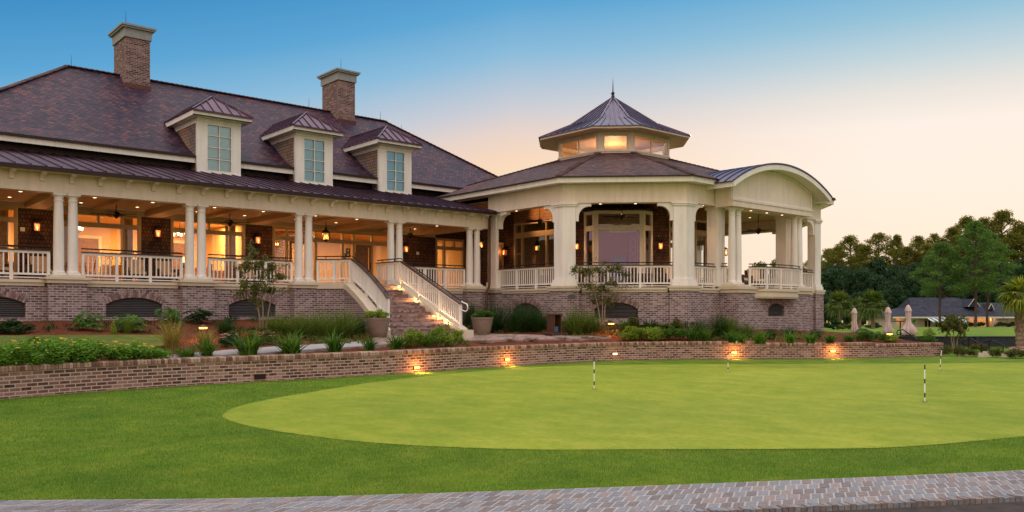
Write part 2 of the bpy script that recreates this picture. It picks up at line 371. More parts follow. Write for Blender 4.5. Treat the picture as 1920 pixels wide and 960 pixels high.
# ------------------------------------------------------------------ mesh builder
class MB:
    def __init__(s): s.v = []; s.f = []
    def add(s, vs, fs):
        b = len(s.v); s.v += [tuple(p) for p in vs]; s.f += [tuple(b+i for i in f) for f in fs]
    def hexa(s, p):   # 4 bottom ccw, 4 top
        s.add(p, [(3, 2, 1, 0), (4, 5, 6, 7), (0, 1, 5, 4), (1, 2, 6, 5), (2, 3, 7, 6), (3, 0, 4, 7)])
    def box(s, x0, x1, y0, y1, z0, z1):
        s.hexa([(x0, y0, z0), (x1, y0, z0), (x1, y1, z0), (x0, y1, z0), (x0, y0, z1), (x1, y0, z1), (x1, y1, z1), (x0, y1, z1)])
    def fbox(s, fr, s0, s1, d0, d1, z0, z1):
        s.hexa([fr.p(s0, d0, z0), fr.p(s1, d0, z0), fr.p(s1, d1, z0), fr.p(s0, d1, z0), fr.p(s0, d0, z1), fr.p(s1, d0, z1), fr.p(s1, d1, z1), fr.p(s0, d1, z1)])
    def prism(s, poly, z0, z1):
        n = len(poly)
        s.add([(x, y, z0) for x, y in poly]+[(x, y, z1) for x, y in poly],
              [tuple(range(n-1, -1, -1)), tuple(range(n, 2*n))]+[(i, (i+1) % n, n+(i+1) % n, n+i) for i in range(n)])
    def beam(s, p, q, w, h, up=(0, 0, 1)):
        p = Vector(p); q = Vector(q); d = (q-p).normalized(); up = Vector(up)
        r = d.cross(up)
        if r.length < 1e-4: r = d.cross(Vector((0, 1, 0)))
        r.normalize(); u = r.cross(d); r *= w/2; u *= h/2
        s.hexa([p-r-u, p+r-u, q+r-u, q-r-u, p-r+u, p+r+u, q+r+u, q-r+u])
    def tube(s, pts, r, seg=8, cap=True):
        pts = [Vector(p) for p in pts]; n = len(pts)
        rs = r if isinstance(r, (list, tuple)) else [r]*n
        prev = None; b = len(s.v)
        for i, p in enumerate(pts):
            d = (pts[min(i+1, n-1)]-pts[max(i-1, 0)]).normalized()
            if prev is None:
                a = d.cross(Vector((0, 0, 1)))
                if a.length < .1: a = d.cross(Vector((1, 0, 0)))
            else: a = prev-d*prev.dot(d)
            a.normalize(); prev = a; c = d.cross(a)
            for k in range(seg):
                t = 2*math.pi*k/seg
                s.v.append(tuple(p+(a*math.cos(t)+c*math.sin(t))*rs[i]))
        for i in range(n-1):
            for k in range(seg):
                k2 = (k+1) % seg
                s.f.append((b+i*seg+k, b+i*seg+k2, b+(i+1)*seg+k2, b+(i+1)*seg+k))
        if cap:
            s.f.append(tuple(b+k for k in range(seg-1, -1, -1))); s.f.append(tuple(b+(n-1)*seg+k for k in range(seg)))
    def lathe(s, prof, c, seg=20):
        b = len(s.v); n = len(prof)
        for r, z in prof:
            for k in range(seg):
                t = 2*math.pi*k/seg; s.v.append((c[0]+r*math.cos(t), c[1]+r*math.sin(t), c[2]+z))
        for i in range(n-1):
            for k in range(seg):
                k2 = (k+1) % seg
                s.f.append((b+i*seg+k, b+i*seg+k2, b+(i+1)*seg+k2, b+(i+1)*seg+k))
        s.f.append(tuple(b+k for k in range(seg-1, -1, -1))); s.f.append(tuple(b+(n-1)*seg+k for k in range(seg)))
    def quad(s, a, b, c, d): s.add([a, b, c, d], [(0, 1, 2, 3)])
    def mesh(s, name, uv=True, smooth=None):
        me = bpy.data.meshes.new(name); me.from_pydata(s.v, [], s.f); me.update()
        if uv: make_uv(me)
        if smooth is not None:
            me.polygons.foreach_set('use_smooth', [True]*len(me.polygons))
            me.set_sharp_from_angle(angle=R(smooth))
        return me
    def build(s, name, mat, parent=None, uv=True, smooth=None):
        return link(name, s.mesh(name, uv, smooth), mat, parent)
def make_uv(me):
    lay = me.uv_layers.new(name='UVMap'); data = np.empty(len(me.loops)*2, 'f')
    co = [v.co for v in me.vertices]; lv = me.loops
    for p in me.polygons:
        n = p.normal
        if abs(n.z) > .985: u = Vector((1, 0, 0)); v = Vector((0, 1, 0))
        else:
            u = Vector((-n.y, n.x, 0)).normalized(); v = n.cross(u)
        for li in p.loop_indices:
            c = co[lv[li].vertex_index]
            data[2*li] = c.dot(u); data[2*li+1] = c.dot(v)
    lay.data.foreach_set('uv', data)
def link(name, me, mat, parent=None):
    o = bpy.data.objects.new(name, me); COL.objects.link(o)
    if mat is not None and not me.materials: me.materials.append(M[mat] if isinstance(mat, str) else mat)
    if parent is not None:
        o.parent = parent
        if parent.parent is None: o.location = -Vector(parent.location)
    return o
# meshes of a thing are written in world coordinates when its Empty stays unrotated at its base (child offset undone above);
# things that get copied are modelled round the origin instead (loc=(0,0,0))
def tag(o, label, cat, group=None, kind=None):
    o['label'] = label; o['category'] = cat
    if group: o['group'] = group
    if kind: o['kind'] = kind
    return o
def thing(name, label, cat, loc=(0, 0, 0), group=None):
    o = bpy.data.objects.new(name, None); COL.objects.link(o); o.location = loc; o.empty_display_size = .3
    return tag(o, label, cat, group)
def dup(root, loc, rz=0, label=None, scale=1, group=None):
    r = root.copy(); COL.objects.link(r); r.location = loc; r.rotation_euler = (0, 0, rz)
    r.scale = (scale,)*3 if not isinstance(scale, tuple) else scale
    if label: r['label'] = label
    if group: r['group'] = group
    for ch in list(root.children):
        c = ch.copy(); COL.objects.link(c); c.parent = r
        for g in list(ch.children):
            d = g.copy(); COL.objects.link(d); d.parent = c
    return r
class First:      # place(): the first call moves the prototype itself, later calls copy it
    def __init__(s, root): s.r = root; s.used = False
    def place(s, loc, rz=0, label=None, scale=1, group=None):
        if not s.used:
            s.used = True; r = s.r; r.location = loc; r.rotation_euler = (0, 0, rz)
            r.scale = (scale,)*3 if not isinstance(scale, tuple) else scale
            if label: r['label'] = label
            if group: r['group'] = group
            return r
        return dup(s.r, loc, rz, label, scale, group)
class Fr:
    def __init__(s, o, u): s.o = Vector((o[0], o[1], 0)); s.u = Vector((u[0], u[1], 0)).normalized(); s.d = Vector((-s.u.y, s.u.x, 0))
    def p(s, a, d, z): q = s.o+s.u*a+s.d*d; return (q.x, q.y, z)
def structure(o): o['kind'] = 'structure'; return o
def point(loc, e, c=(1, .55, .22), r=.05, name='lamp_light'):
    l = bpy.data.lights.new(name, 'POINT'); l.energy = e; l.color = c; l.shadow_soft_size = r
    o = bpy.data.objects.new(name, l); COL.objects.link(o); o.location = loc; return o
def spot(loc, e, tgt=None, ang=110, c=(1, .48, .17), r=.06, name='spot_light'):
    l = bpy.data.lights.new(name, 'SPOT'); l.energy = e; l.color = c; l.shadow_soft_size = r; l.spot_size = R(ang); l.spot_blend = .6
    o = bpy.data.objects.new(name, l); COL.objects.link(o); o.location = loc
    if tgt is not None:
        o.rotation_euler = (Vector(loc)-Vector(tgt)).to_track_quat('Z', 'Y').to_euler()
    return o
def area(loc, e, sx, sy, c=(1, .51, .15), name='room_light'):
    l = bpy.data.lights.new(name, 'AREA'); l.energy = e; l.color = c; l.shape = 'RECTANGLE'; l.size = sx; l.size_y = sy
    o = bpy.data.objects.new(name, l); COL.objects.link(o); o.location = loc; return o

# ================================================================== GROUND
def catmull(pts, n=12):
    P = [Vector((*p, 0)) for p in pts]; out = []
    for i in range(len(P)-1):
        p0 = P[max(i-1, 0)]; p1 = P[i]; p2 = P[i+1]; p3 = P[min(i+2, len(P)-1)]
        for k in range(n):
            t = k/n
            out.append(.5*((2*p1)+(p2-p0)*t+(2*p0-5*p1+4*p2-p3)*t*t+(3*p1-p0-3*p2+p3)*t**3))
    out.append(P[-1]); return out
WALLPTS = [(-12.5, -17.0), (-9.2, -13.6), (-6.0, -11.25), (-3.48, -10.25), (-1.62, -9.75), (.44, -9.55), (2.7, -9.62), (5.41, -9.55), (8.3, -9.15), (11.48, -8.95), (14.0, -9.0), (16.04, -9.5), (19.3, -11.4), (21.2, -12.85), (23.58, -14.1), (26.89, -15.14)]
WC = catmull(WALLPTS, 10)
BUILD = [(-14, .0), (17.0, 0), (17.0, -4.53), (20.45, -7.99), (22.66, -7.99), (22.66, -8.9), (28.3, -8.9), (28.3, -7.99), (30.75, -7.99), (34.2, -4.53), (34.2, 8)]
def dseg(p, a, b):
    ax, ay = a; bx, by = b; dx, dy = bx-ax, by-ay
    t = max(0, min(1, ((p[0]-ax)*dx+(p[1]-ay)*dy)/(dx*dx+dy*dy+1e-9)))
    return math.hypot(p[0]-ax-t*dx, p[1]-ay-t*dy)
WXY = [(v.x, v.y) for v in WC[::3]]+[(WC[-1].x, WC[-1].y)]
def inside(x, y):
    r = False; poly = BUILD+[(34.2, 20), (-14, 20)]
    for i in range(len(poly)):
        x1, y1 = poly[i]; x2, y2 = poly[i-1]
        if (y1 > y) != (y2 > y) and x < (x2-x1)*(y-y1)/(y2-y1)+x1: r = not r
    return r
def zbase(x):
    return float(np.interp(x, [-10, 7, 10, 12, 17, 20.2, 22.7, 25, 30, 34], [1.39, 1.39, 1.0, .95, 1.22, 1.12, .95, .92, .78, .30]))
def gz(x, y):
    dw = min(dseg((x, y), WXY[i], WXY[i+1]) for i in range(len(WXY)-1))
    db = 0 if inside(x, y) else min(dseg((x, y), BUILD[i], BUILD[i+1]) for i in range(len(BUILD)-1))
    t = dw/(dw+db+1e-6); t = max(0, min(1, (t-.05)/.9))
    zf = float(np.interp(x, [20, 23], [.53, .42]))
    return zf+(zbase(x)-zf)*(t*.75+.25*t*t*(3-2*t))
def ground_hit(px, py):
    """walk along the ray through a pixel until it meets the bed's surface"""
    f = 15.0
    while f < 60:
        p = at_depth(px, f, py)
        if p.z <= gz(p.x, p.y): return Vector((p.x, p.y, gz(p.x, p.y)))
        f += .06
    return p
def lawn_hit(px, py, z=0):
    f = FPX*(CAM[2]-z)/(py-586); return at_depth(px, f, z=z)

# lawn / terrain: one sheet to the horizon, in camera-aligned strips only for meshing
def terrain_z(fwd):
    return float(np.interp(fwd, [-200, 38.4, 38.7, 60, 180, 400, 4000], [0, 0, .5, .42, -1.45, -1.7, -1.7]))
g = MB()
fw = [-200, -60, -20, 0, 20, 38.4, 38.7, 60, 100, 180, 400, 4000]; rt = [-4000, -400, -80, -25, 0, 25, 80, 400, 4000]
for f in fw:
    for r in rt:
        p = camfr(r, f); g.v.append((p.x, p.y, terrain_z(f)))
nr = len(rt)
for i in range(len(fw)-1):
    for j in range(nr-1): g.f.append((i*nr+j, i*nr+j+1, (i+1)*nr+j+1, (i+1)*nr+j))
structure(g.build('lawn', 'lawn'))
fl = MB()
for f0, f1 in ((38.75, 60), (60, 100), (100, 179)):
    for r0, r1 in ((14, 40), (40, 90), (90, 220)):
        q = [camfr(r, f, terrain_z(f)+.006) for r, f in ((r0, f0), (r1, f0), (r1, f1), (r0, f1))]
        fl.quad(*q)
structure(fl.build('far_lawn', 'farlawn'))
# putting green
GP = [(-1.16, -15.26), (-.68, -14.55), (.31, -13.65), (1.5, -12.9), (3.94, -11.52), (6.16, -10.75), (8.56, -10.15), (11.4, -10.1), (13.85, -11.24), (16.63, -13.28), (19.34, -15.43), (21.81, -17.19), (24.3, -18.9), (25.5, -21.0), (23, -24.5), (17, -26.6), (11, -26.2), (6.11, -24.75), (3.86, -24.04), (2.74, -23.3), (1.29, -22.1), (.09, -21.05), (-.89, -19.6), (-1.31, -18.2), (-1.47, -17.01), (-1.4, -15.89)]
gp = catmull(GP+[GP[0]], 8)[:-1]
m = MB(); m.add([(v.x, v.y, .006) for v in gp], [tuple(range(len(gp)))[::-1]])
o = structure(m.build('putting_green', 'green'))
if o.data.polygons[0].normal.z < 0: o.data.flip_normals()
# brick footpath in the foreground: every brick is geometry in one sheet
PE = catmull([(-9.5, -16.6), (-7.2, -18.8), (-5.16, -20.34), (-3.45, -21.68), (-1.57, -22.91), (.57, -24.19), (3.05, -25.59), (5.6, -26.9), (9, -28.6)], 40)
m = MB(); bed = MB()
acc = 0; rng = random.Random(3)
st = [PE[0]]
for a, b in zip(PE, PE[1:]):      # resample every brick width
    seg = (b-a).length; 
    while acc+seg >= .112:
        t = (.112-acc)/seg; a = a+(b-a)*t; st.append(a); seg = (b-a).length; acc = 0
    acc += seg
wid = [0, .195, .39, .585, .78, .975]
for i in range(len(st)-1):
    a, b = st[i], st[i+1]; d = (b-a).normalized(); nn = Vector((d.y, -d.x, 0))
    if nn.y > 0: nn = -nn
    sk = d*(-.10)                                  # bricks lie slightly raked
    for r in range(5):
        off = (0.056 if r % 2 else 0)*d
        g0 = .006+rng.random()*.003; hz = .037+rng.uniform(-.002, .002); tl = rng.uniform(-.001, .001)
        A = a+nn*(wid[r]+.008)+sk*r+off+d*g0; B = a+nn*(wid[r+1]-.008)+sk*(r+1)+off+d*g0
        C_ = B+d*(.112-2*g0); D_ = A+d*(.112-2*g0); e = .006
        ctr = (A+B+C_+D_)/4
        lo = [Vector((p.x, p.y, -.05)) for p in (A, B, C_, D_)]
        mi = [Vector((p.x, p.y, hz-e+tl)) for p in (A, B, C_, D_)]
        up = [p+(ctr-p).normalized()*e*1.4 for p in (A, B, C_, D_)]; up = [Vector((p.x, p.y, hz+tl)) for p in up]
        vs_ = lo+mi+up
        m.add(vs_, [(8, 9, 10, 11)]+[(k, (k+1) % 4, 4+(k+1) % 4, 4+k) for k in range(4)]+[(4+k, 4+(k+1) % 4, 8+(k+1) % 4, 8+k) for k in range(4)])
    A = a+nn*(-.01); B = a+nn*1.03+sk*5; C_ = b+nn*1.03+sk*5; D_ = b+nn*(-.01)
    bed.quad((A.x, A.y, .0335), (D_.x, D_.y, .0335), (C_.x, C_.y, .0335), (B.x, B.y, .0335))
    # soldier edge standing at the near side
    for q in range(2):
        E0 = a+d*(q*.056)+nn*.985+sk*5; E1 = E0+d*.050
        p = [E0, E1, E1+nn*.10, E0+nn*.10]; h = .045+rng.uniform(-.006, .006)
        m.hexa([(p[3].x, p[3].y, -.14), (p[2].x, p[2].y, -.14), (p[1].x, p[1].y, -.14), (p[0].x, p[0].y, -.14), (p[3].x, p[3].y, h), (p[2].x, p[2].y, h), (p[1].x, p[1].y, h), (p[0].x, p[0].y, h)])
o = m.mesh('brick_footpath', False)
import bmesh
bm = bmesh.new(); bm.from_mesh(o); bmesh.ops.recalc_face_normals(bm, faces=bm.faces); bm.to_mesh(o); bm.free()
structure(link('brick_footpath', o, 'paver'))
structure(bed.build('footpath_bed', 'mortar'))
m = MB()                                          # bare dark soil on the near side of the path
for a, b in zip(st, st[1:]):
    d = (b-a).normalized(); nn = Vector((d.y, -d.x, 0)); nn = -nn if nn.y > 0 else nn
    q = [a+nn*1.10-d*.5, b+nn*1.10-d*.5, b+nn*2.6-d*.5, a+nn*2.6-d*.5]
    m.quad(*[(p.x, p.y, .004) for p in (q[0], q[3], q[2], q[1])])
structure(m.build('soil_strip', 'soil'))

# raised planting bed between garden wall and building
LINK = [(-14, .3), (-10, .3), (-7, .3), (-4, .3), (-2, .3), (0, .3), (2.5, .3), (5.5, .3), (9.5, .3), (13.5, .3), (17.6, .3), (18.2, -3.5), (20.5, -6.5), (22.5, -7.5), (26, -8), (33.65, -4.5)]
m = MB(); rows = []
BL = catmull(LINK, 10)
NJ = 22
for i, wv in enumerate(WC):
    bv = BL[i]
    for j in range(NJ+1):
        t = j/NJ
        nx, ny = (WC[min(i+1, len(WC)-1)]-WC[max(i-1, 0)]).normalized().xy
        p = wv.lerp(bv, t)
        if j == 0: p = wv+Vector((-ny, nx, 0))*.12
        lump = 0 if j in (0,) else .03*math.sin(p.x*3.1)*math.sin(p.y*2.7)+.02*math.sin(p.x*7+p.y*5)
        z = gz(p.x, p.y) if j else (.53 if p.x < 20 else .42)
        m.v.append((p.x, p.y, z+lump*min(1, j/2)))
nj = NJ+1
for i in range(len(WC)-1):
    for j in range(NJ): m.f.append((i*nj+j, (i+1)*nj+j, (i+1)*nj+j+1, i*nj+j+1))
b = len(m.v); m.v += [(x, y, -.05) for x, y, z in m.v[(len(WC)-1)*nj:len(WC)*nj]]
for j in range(NJ): m.f.append(((len(WC)-1)*nj+j, b+j, b+j+1, (len(WC)-1)*nj+j+1))
structure(m.build('mulch_bed', 'mulch', smooth=60))
def bed_sheet(name, mat, pix_top, pix_bot, lift, sub=8):
    """a sheet lying on the bed between two curves found on its surface"""
    def res(P):
        out = []
        for a, b in zip(P, P[1:]):
            for k in range(sub): out.append((a[0]+(b[0]-a[0])*k/sub, a[1]+(b[1]-a[1])*k/sub))
        return out+[P[-1]]
    T = [ground_hit(*q) for q in res(pix_top)]; B = [ground_hit(*q) for q in res(pix_bot)]
    m = MB(); K = 6
    for t, b_ in zip(T, B):
        for k in range(K+1):
            p = b_.lerp(t, k/K); m.v.append((p.x, p.y, gz(p.x, p.y)+lift))
    for i in range(len(T)-1):
        for k in range(K): m.f.append((i*(K+1)+k, (i+1)*(K+1)+k, (i+1)*(K+1)+k+1, i*(K+1)+k+1))
    n = len(T); ring = [i*(K+1) for i in range(n)]+[(n-1)*(K+1)+k for k in range(1, K+1)]+[i*(K+1)+K for i in range(n-2, -1, -1)]+[k for k in range(K-1, 0, -1)]
    b = len(m.v); m.v += [(m.v[i][0], m.v[i][1], m.v[i][2]-.18) for i in ring]
    for i in range(len(ring)): j = (i+1) % len(ring); m.f.append((ring[i], ring[j], b+j, b+i))
    return structure(m.build(name, mat, smooth=60))
bed_sheet('concrete_path', 'concrete', [(310, 671.5), (420, 661), (500, 655), (600, 649), (720, 641), (745, 640)], [(310, 678), (420, 670), (500, 666), (600, 658), (720, 650), (745, 647)], .06)
bed_sheet('brick_landing', 'pathbrick', [(700, 637), (800, 626.5), (880, 628), (1000, 631), (1080, 633), (1145, 634)], [(700, 651), (800, 645), (880, 642), (1000, 640), (1080, 638.5), (1145, 637)], .065)
bed_sheet('bed_lawn', 'bedlawn', [(-160, 634), (-60, 634), (60, 633), (160, 632), (250, 631.5), (300, 632), (330, 634)], [(-160, 660), (-60, 658), (60, 657), (160, 656), (250, 655), (300, 654), (330, 645)], .055)

# garden retaining wall
wall = thing('retaining_wall', 'low curved brick garden wall with rowlock cap round the putting green', 'wall', (0, -9.6, 0))
def wall_body(pts, h):
    m = MB(); n = len(pts); s = 0; us = []
    for i, p in enumerate(pts):
        if i: s += (p-pts[i-1]).length
        us.append(s)
        d = (pts[min(i+1, n-1)]-pts[max(i-1, 0)]).normalized(); nn = Vector((-d.y, d.x, 0))
        q = p+nn*.30
        m.v += [(p.x, p.y, -.1), (p.x, p.y, h), (q.x, q.y, h), (q.x, q.y, -.1)]
    for i in range(n-1):
        a, b = 4*i, 4*i+4
        m.f += [(a, b, b+1, a+1), (a+1, b+1, b+2, a+2), (a+2, b+2, b+3, a+3)]
    m.f += [(0, 1, 2, 3), (4*n-1, 4*n-2, 4*n-3, 4*n-4)]
    me = m.mesh('brick_body', False); lay = me.uv_layers.new(name='UVMap')
    for p in me.polygons:
        for li in p.loop_indices:
            vi = me.loops[li].vertex_index; lay.data[li].uv = (us[vi//4], (-.1, h, h+.3, h+.3)[vi % 4]+.1)
    return me
def cap(pts, z, m, rng=random.Random(5)):
    acc = 0; W_ = .074
    for a, b in zip(pts, pts[1:]):
        seg = (b-a).length; d = (b-a).normalized(); nn = Vector((-d.y, d.x, 0))
        while acc < seg:
            c = a+d*acc; acc += W_
            j = rng.uniform(-.008, .008); w = .031; r = .028; zz = z+rng.uniform(-.004, .004)
            prof = [(-.035+j, 0), (-.035+j, .075), (-.022+j, .097), (.0+j, .106), (.30, .106), (.33, .08), (.33, 0)]
            L_ = [c-d*w+nn*x+Vector((0, 0, zz+h)) for x, h in prof]; R_ = [c+d*w+nn*x+Vector((0, 0, zz+h)) for x, h in prof]
            k = len(prof)
            m.add(L_+R_, [tuple(range(k))[::-1], tuple(range(k, 2*k))]+[(i, (i+1) % k, k+(i+1) % k, k+i) for i in range(k)][:-1])
        acc -= seg
i1 = 123; i2 = 139
segs = [(WC[:124], .52), (WC[123:141], .46), (WC[140:], .40)]
for k, (pts, h) in enumerate(segs):
    o = link('brick_body', wall_body(pts, h), 'wallbrick', wall)
    m = MB(); cap(pts, h, m); me = m.mesh('rowlock_cap', False)
    bm = bmesh.new(); bm.from_mesh(me); bmesh.ops.recalc_face_normals(bm, faces=bm.faces); bm.to_mesh(me); bm.free()
    link('rowlock_cap', me, 'capbrick', wall)
m = MB()                                         # mortar bed under the cap bricks
for pts, h in segs:
    n = len(pts)
    for i in range(n-1):
        d0 = (pts[min(i+1, n-1)]-pts[max(i-1, 0)]).normalized(); d1 = (pts[min(i+2, n-1)]-pts[i]).normalized()
        n0 = Vector((-d0.y, d0.x, 0)); n1 = Vector((-d1.y, d1.x, 0))
        a, b = pts[i], pts[i+1]
        q = [a-n0*.015, b-n1*.015, b+n1*.31, a+n0*.31]
        m.hexa([(p.x, p.y, h+.004) for p in q]+[(p.x, p.y, h+.09) for p in q])
link('cap_mortar', m.mesh('cap_mortar'), 'mortar', wall)
# thin sandy edge strip along the wall foot
m = MB(); n = len(WC)
for i, p in enumerate(WC):
    d = (WC[min(i+1, n-1)]-WC[max(i-1, 0)]).normalized(); nn = Vector((d.y, -d.x, 0))
    w = .10+.03*math.sin(i*1.3)+.02*math.sin(i*2.9); q = p+nn*w
    m.v += [(p.x, p.y, .012), (q.x, q.y, .008)]
for i in range(n-1): m.f.append((2*i, 2*i+1, 2*i+3, 2*i+2))
structure(m.build('wall_edge_strip', plain('sandy_edge', (.26, .22, .13), .95, var=.4, scale=9)))

# ================================================================== CLUBHOUSE
F0 = Fr((0, 0), (1, 0))
club = thing('clubhouse', 'long two chimney clubhouse with brown shingle roof, dormers and columned porch', 'building', (6, 5, 1.39))
ZF = 2.67; NW = 4.3
def arched_wall(m, fr, s0, s1, z0, z1, ops, dep=.22, d0=0.0, seg=14):
    """brick face from s0 to s1 with segmental-arched openings (centre, half width, sill, spring, crown)"""
    P = fr.p; cur = s0
    for sc, hw, zs, zp, zt in ops:
        m.quad(P(cur, d0, z0), P(sc-hw, d0, z0), P(sc-hw, d0, z1), P(cur, d0, z1))
        m.quad(P(sc-hw, d0, z0), P(sc+hw, d0, z0), P(sc+hw, d0, zs), P(sc-hw, d0, zs))
        arc = arcpts(sc, hw, zp, zt, seg)
        for (a, za), (b, zb) in zip(arc, arc[1:]):
            m.quad(P(a, d0, za), P(b, d0, zb), P(b, d0, z1), P(a, d0, z1))
        loop = [(sc-hw, zs)]+arc+[(sc+hw, zs)]
        for (a, za), (b, zb) in zip(loop, loop[1:]+loop[:1]):
            m.quad(P(a, d0, za), P(a, d0+dep, za), P(b, d0+dep, zb), P(b, d0, zb))
        cur = sc+hw
    m.quad(P(cur, d0, z0), P(s1, d0, z0), P(s1, d0, z1), P(cur, d0, z1))
def arcpts(sc, hw, zp, zt, seg=14):
    r = zt-zp; Rr = (hw*hw+r*r)/(2*r); zc = zt-Rr; a0 = math.asin(hw/Rr)
    return [(sc+Rr*math.sin(-a0+2*a0*k/seg), zc+Rr*math.cos(-a0+2*a0*k/seg)) for k in range(seg+1)]
def arch_ring(m, fr, sc, hw, zp, zt, th=.24, n=36, proud=.012):
    r = zt-zp; Rr = (hw*hw+r*r)/(2*r); zc = zt-Rr; a0 = math.asin(hw/Rr)
    for k in range(n):
        a, b = -a0+2*a0*(k+.07)/n, -a0+2*a0*(k+.93)/n
        for r0, r1 in ((Rr, Rr+th*.64), (Rr+th*.68, Rr+th)) if k % 2 else ((Rr, Rr+th*.32), (Rr+th*.36, Rr+th)):
            q = [(sc+x*math.sin(t), zc+x*math.cos(t)) for x, t in ((r0, a), (r0, b), (r1, b), (r1, a))]
            m.hexa([fr.p(s, -proud, z) for s, z in q]+[fr.p(s, .05, z) for s, z in q])
def louvre(fr, sc, hw, zs, zp, zt, parent):
    m = MB(); arc = arcpts(sc, hw, zp, zt, 10)
    m.add([fr.p(s, .20, z) for s, z in [(sc-hw, zs), (sc+hw, zs)]+arc[::-1]], [tuple(range(13))])
    k = MB(); z = zs+.03
    while z < zt-.03:
        w = hw
        if z > zp:
            r = zt-zp; Rr = (hw*hw+r*r)/(2*r); w = math.sqrt(max(0, Rr*Rr-(z-zt+Rr)**2))
        k.hexa([fr.p(sc-w, .06, z), fr.p(sc+w, .06, z), fr.p(sc+w, .15, z+.035), fr.p(sc-w, .15, z+.035), fr.p(sc-w, .06, z+.012), fr.p(sc+w, .06, z+.012), fr.p(sc+w, .15, z+.047), fr.p(sc-w, .15, z+.047)])
        z += .055
    o = k.build('louvre_vent', 'louvre', parent)
    m.build('vent_back', 'dark', o)
    r_ = MB(); arch_ring(r_, fr, sc, hw, zp, zt); r_.build('brick_arch', 'voussoir', o)
    return o
# brick base with piers
m = MB()
ops = [(4*k+2.02, .87, 1.50, 1.92, 2.14) for k in (-2, -1, 0, 1)]
arched_wall(m, F0, -10.0, 8.6, .3, 2.46, ops, d0=0.0)
arched_wall(m, F0, 8.6, 17.05, .3, 2.46, [(14.02, .87, 1.50, 1.92, 2.14)], d0=0.0)
m.quad((-10, 0, .3), (-10, 0, 2.46), (-10, 14, 2.46), (-10, 14, .3))
m.build('brick_base', 'brick', club)
for o_ in ops+[(14.02, .87, 1.50, 1.92, 2.14)]: louvre(F0, *o_, club)
for k in range(-2, 5):
    x = 4*k; m = MB(); m.box(x-.55, x+.52, -.30, .1, .3, 2.55); m.build('brick_pier', 'brick', club)
    m = MB(); m.box(x-.60, x+.57, -.36, .35, 2.55, 2.66); m.box(x-.66, x+.63, -.42, .40, 2.66, 2.73); m.box(x-.50, x+.48, -.27, .27, 2.73, 2.80); m.build('pier_cap', 'stone', club)
for k in range(-2, 4):
    x = 4*k
    if k == 2: continue
    m = MB(); m.box(x+.575, x+3.395, -.05, .28, 2.46, 2.56); m.box(x+.575, x+3.395, -.10, .28, 2.56, 2.64); m.build('sill_band', 'stone', club)
# columns
colm = MB(); colm.box(-.185, .185, -.185, .185, 0, .06)
prof = [(.18, .06), (.185, .09), (.17, .12), (.155, .13), (.150, .17), (.152, .8), (.146, 1.4), (.132, 2.1), (.126, 2.26), (.145, 2.27), (.145, 2.30), (.128, 2.31), (.128, 2.38), (.15, 2.41), (.17, 2.45)]
colm.lathe(prof, (0, 0, 0), 28); colm.box(-.185, .185, -.185, .185, 2.45, 2.51)
cme = colm.mesh('column', smooth=40)
def column(x, y, parent, z=2.80, h=None):
    o = link('column', cme, 'white', parent); o.location = Vector((x, y, z))-Vector(parent.location)
    if h: o.scale = (1, 1, h/2.51)
    return o
for k in range(-2, 5):
    for dx in (-.205, .195): column(4*k+dx-.005, 0, club)
# entablature, brackets, gutter, soffit
m = MB(); m.box(-10, 16.75, -.20, .20, 5.31, 5.40); m.box(-10, 16.75, -.18, .18, 5.40, 5.96)
m.box(-10, 16.75, -.23, -.18, 5.88, 5.96); m.build('entablature', 'cream', club)
m = MB(); m.box(-10, 16.75, -.62, -.23, 5.925, 5.965); m.box(-10, 16.75, -.64, -.60, 5.85, 5.965); m.build('eave_soffit', 'cream', club)
bp = [(-.18, 5.62), (-.26, 5.62), (-.27, 5.70), (-.31, 5.765), (-.38, 5.80), (-.56, 5.80), (-.58, 5.82), (-.58, 5.92), (-.18, 5.92)]
bk = MB(); nb = len(bp)
bk.add([(-.06, y, z) for y, z in bp]+[(.06, y, z) for y, z in bp], [tuple(range(nb)), tuple(range(2*nb-1, nb-1, -1))]+[(i, nb+i, nb+(i+1) % nb, (i+1) % nb) for i in range(nb)])
bme = bk.mesh('bracket')
x = .08-.81*12
while x < 16.6:
    if x > -9.8:
        o = link('eave_bracket', bme, 'cream', club); o.location = Vector((x, 0, 0))-Vector(club.location)
    x += .812
m = MB(); m.box(-10, 16.7, -.76, -.645, 5.87, 5.985); m.build('gutter', 'bronze', club)
# porch roof: standing seam
def seam_roof(m, a, b, c, d, step=.42, w=.035, h=.045, th=.05):
    """sheet a-b (eave, left to right) up to d-c with ribs running up the slope"""
    a, b, c, d = map(Vector, (a, b, c, d)); n = (b-a).cross(d-a).normalized()
    m.hexa([a-n*th, b-n*th, c-n*th, d-n*th, a, b, c, d])
    L_ = (b-a).length; k = int(L_/step)
    for i in range(k+1):
        t = (i+.5)/(k+1); p = a.lerp(b, t); q = d.lerp(c, t)
        if (q-p).length > .15: m.beam(p+n*h/2, q+n*h/2, w, h, n)
m = MB(); seam_roof(m, (-10, -.72, 6.0), (16.9, -.72, 6.0), (16.9, NW, 7.22), (-10, NW, 7.22)); m.build('porch_roof', 'metal', club)
